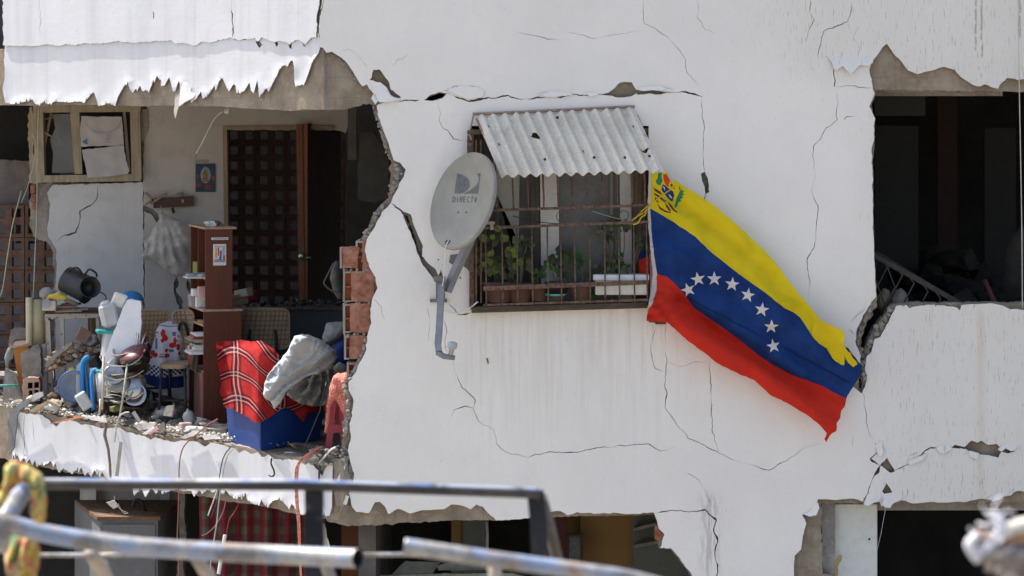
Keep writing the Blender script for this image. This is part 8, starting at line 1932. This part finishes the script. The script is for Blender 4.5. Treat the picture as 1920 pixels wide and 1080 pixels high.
# scarf
t = Nt('marbled_yellow_scarf')
n1 = t.noise(22, 4, .6, dist=1.5); n2 = t.noise(34, 3, .6)
c = t.mix(t.ramp(n1, .35, .55), (.42, .27, .05), (.46, .38, .13)); c = t.mix(t.ramp(n2, .49, .57), c, (.42, .14, .09)); c = t.mix(t.ramp(t.noise(25, 4, .6, dist=1), .50, .58), c, (.08, .17, .09)); c = t.mix(t.math('MULTIPLY', t.ramp(t.noise(21, 3), .56, .66), .7), c, (.60, .45, .34))
SCF = t.done(c, .9, t.bump(t.noise(40, 3), .3, .004), 0, .1)
T2 = thing('yellow_scarf', Q(40, 1000, -.8), 'yellow marbled scarf knotted round the left end of the railing', 'scarf')
def nb(outline, d, depth, seed, g=5):
    o = frac(outline, 6, .8, True, seed); lp = np.array(o); R_ = min(lp.max(0) - lp.min(0)) * .45
    def f(x, y, dd, k):
        h = math.sqrt(max(0, 1 - (1 - min(dd / R_, 1)) ** 2)); n = noise.noise(Vector((x * .05, y * .02, seed)))
        p = Q(x, y, d); p.y += (-depth * h * (1 + .6 * n) - .012 * math.sin(x * .25 + y * .08) * h) if k == 0 else depth * .6 * h; return p
    return sheet([o], (), g, None, f, thick=1, need_dist=True, side_mi=0, seed=seed)
obj('knot', nb([(8, 875), (20, 864), (38, 865), (60, 876), (78, 888), (86, 905), (88, 940), (86, 970), (80, 984), (62, 976), (56, 960), (58, 930), (52, 908), (40, 905), (22, 920), (6, 950), (-20, 975), (-20, 930), (2, 920), (8, 900)], -.68, .05, 2), SCF, T2)
obj('hanging_end', nb([(12, 1010), (22, 1000), (44, 1000), (68, 1006), (76, 1030), (74, 1060), (66, 1090), (60, 1130), (20, 1130), (14, 1080), (8, 1050)], -.5, .04, 3), SCF, T2)
# blurred debris at the lower right, close to the camera
YD = -16.4
def Z(x, y, d=0): return P(x, y, YD + d)
kd = (D + YD) / D / S
T3 = thing('snapped_branch', Z(1990, 1120), 'pale torn sheathing curled round a dusty branch close by', 'debris')
WT_ = M('pale_torn_sheathing', (.66, .66, .70), .6, .12, 30, .2); BR_ = M('grey_bark', (.22, .19, .17), .9, .35, 30, .6, 90); OB = M('orange_wood_core', (.45, .24, .12), .8, .25, 40)
def tb(name, pts, r, mat): m = MB(); m.tube(catmull([Z(*p) for p in pts], 5), [a * kd for a in np.interp(np.linspace(0, 1, (len(pts) - 1) * 5 + 1), np.linspace(0, 1, len(r)), r)], 10); obj(name, m, mat, T3)
tb('branch', [(1838, 1046), (1870, 1042), (1900, 1046), (1950, 1060), (2060, 1100)], [10, 20, 28, 34, 40], BR_)
tb('torn_sheathing', [(1850, 962), (1872, 968), (1880, 985), (1872, 1005), (1852, 1028), (1835, 1048)], [3, 7, 9, 10, 11, 9], WT_)
tb('torn_sheathing', [(1836, 1000), (1824, 1012), (1818, 1022), (1826, 1040), (1836, 1052)], [8, 10, 10, 9, 8], WT_)
tb('torn_sheathing', [(1880, 1004), (1900, 990), (1930, 984), (1980, 976)], [9, 14, 16, 16], M('cream_sheathing', (.62, .58, .50), .7, .15, 30))
tb('wood_core', [(1829, 996), (1850, 1006), (1875, 1012), (1905, 1012), (1950, 1008)], [5, 6, 7, 8, 10], OB)
tb('branch', [(1880, 1070), (1910, 1085), (1960, 1110)], [16, 22, 30], M('sandy_bark', (.40, .34, .28), .9, .3, 40))

m = MB(); r_ = random.Random(31)
for i in range(26):
    x0, y0 = r_.choice(((1850, 1000), (1880, 1000), (1835, 1030), (1900, 1020), (1870, 970))); a_ = r_.uniform(0, 6.28); L_ = r_.uniform(12, 40)
    pts = [Z(x0 + r_.uniform(-8, 8), y0 + r_.uniform(-8, 8)), Z(x0 + math.cos(a_) * L_ * .5, y0 + math.sin(a_) * L_ * .5, r_.uniform(-.03, .03)), Z(x0 + math.cos(a_ + .5) * L_, y0 + math.sin(a_ + .5) * L_, r_.uniform(-.05, .05))]
    m.tube(catmull(pts, 3), r_.uniform(.8, 2.4) * kd, 5)
obj('loose_fibres', m, WT_, T3, kind='stuff')
m = MB()
for i in range(60):
    t_ = r_.random(); m.rock(Z(1850 + 150 * t_, 1046 + 34 * t_ + r_.uniform(-16, 22) * (1 + t_), r_.uniform(-.03, .03)), r_.uniform(4, 11) * kd, r_.random() * 40, 1, .6)
obj('bark_crumbs', m, BR_, T3, kind='stuff')
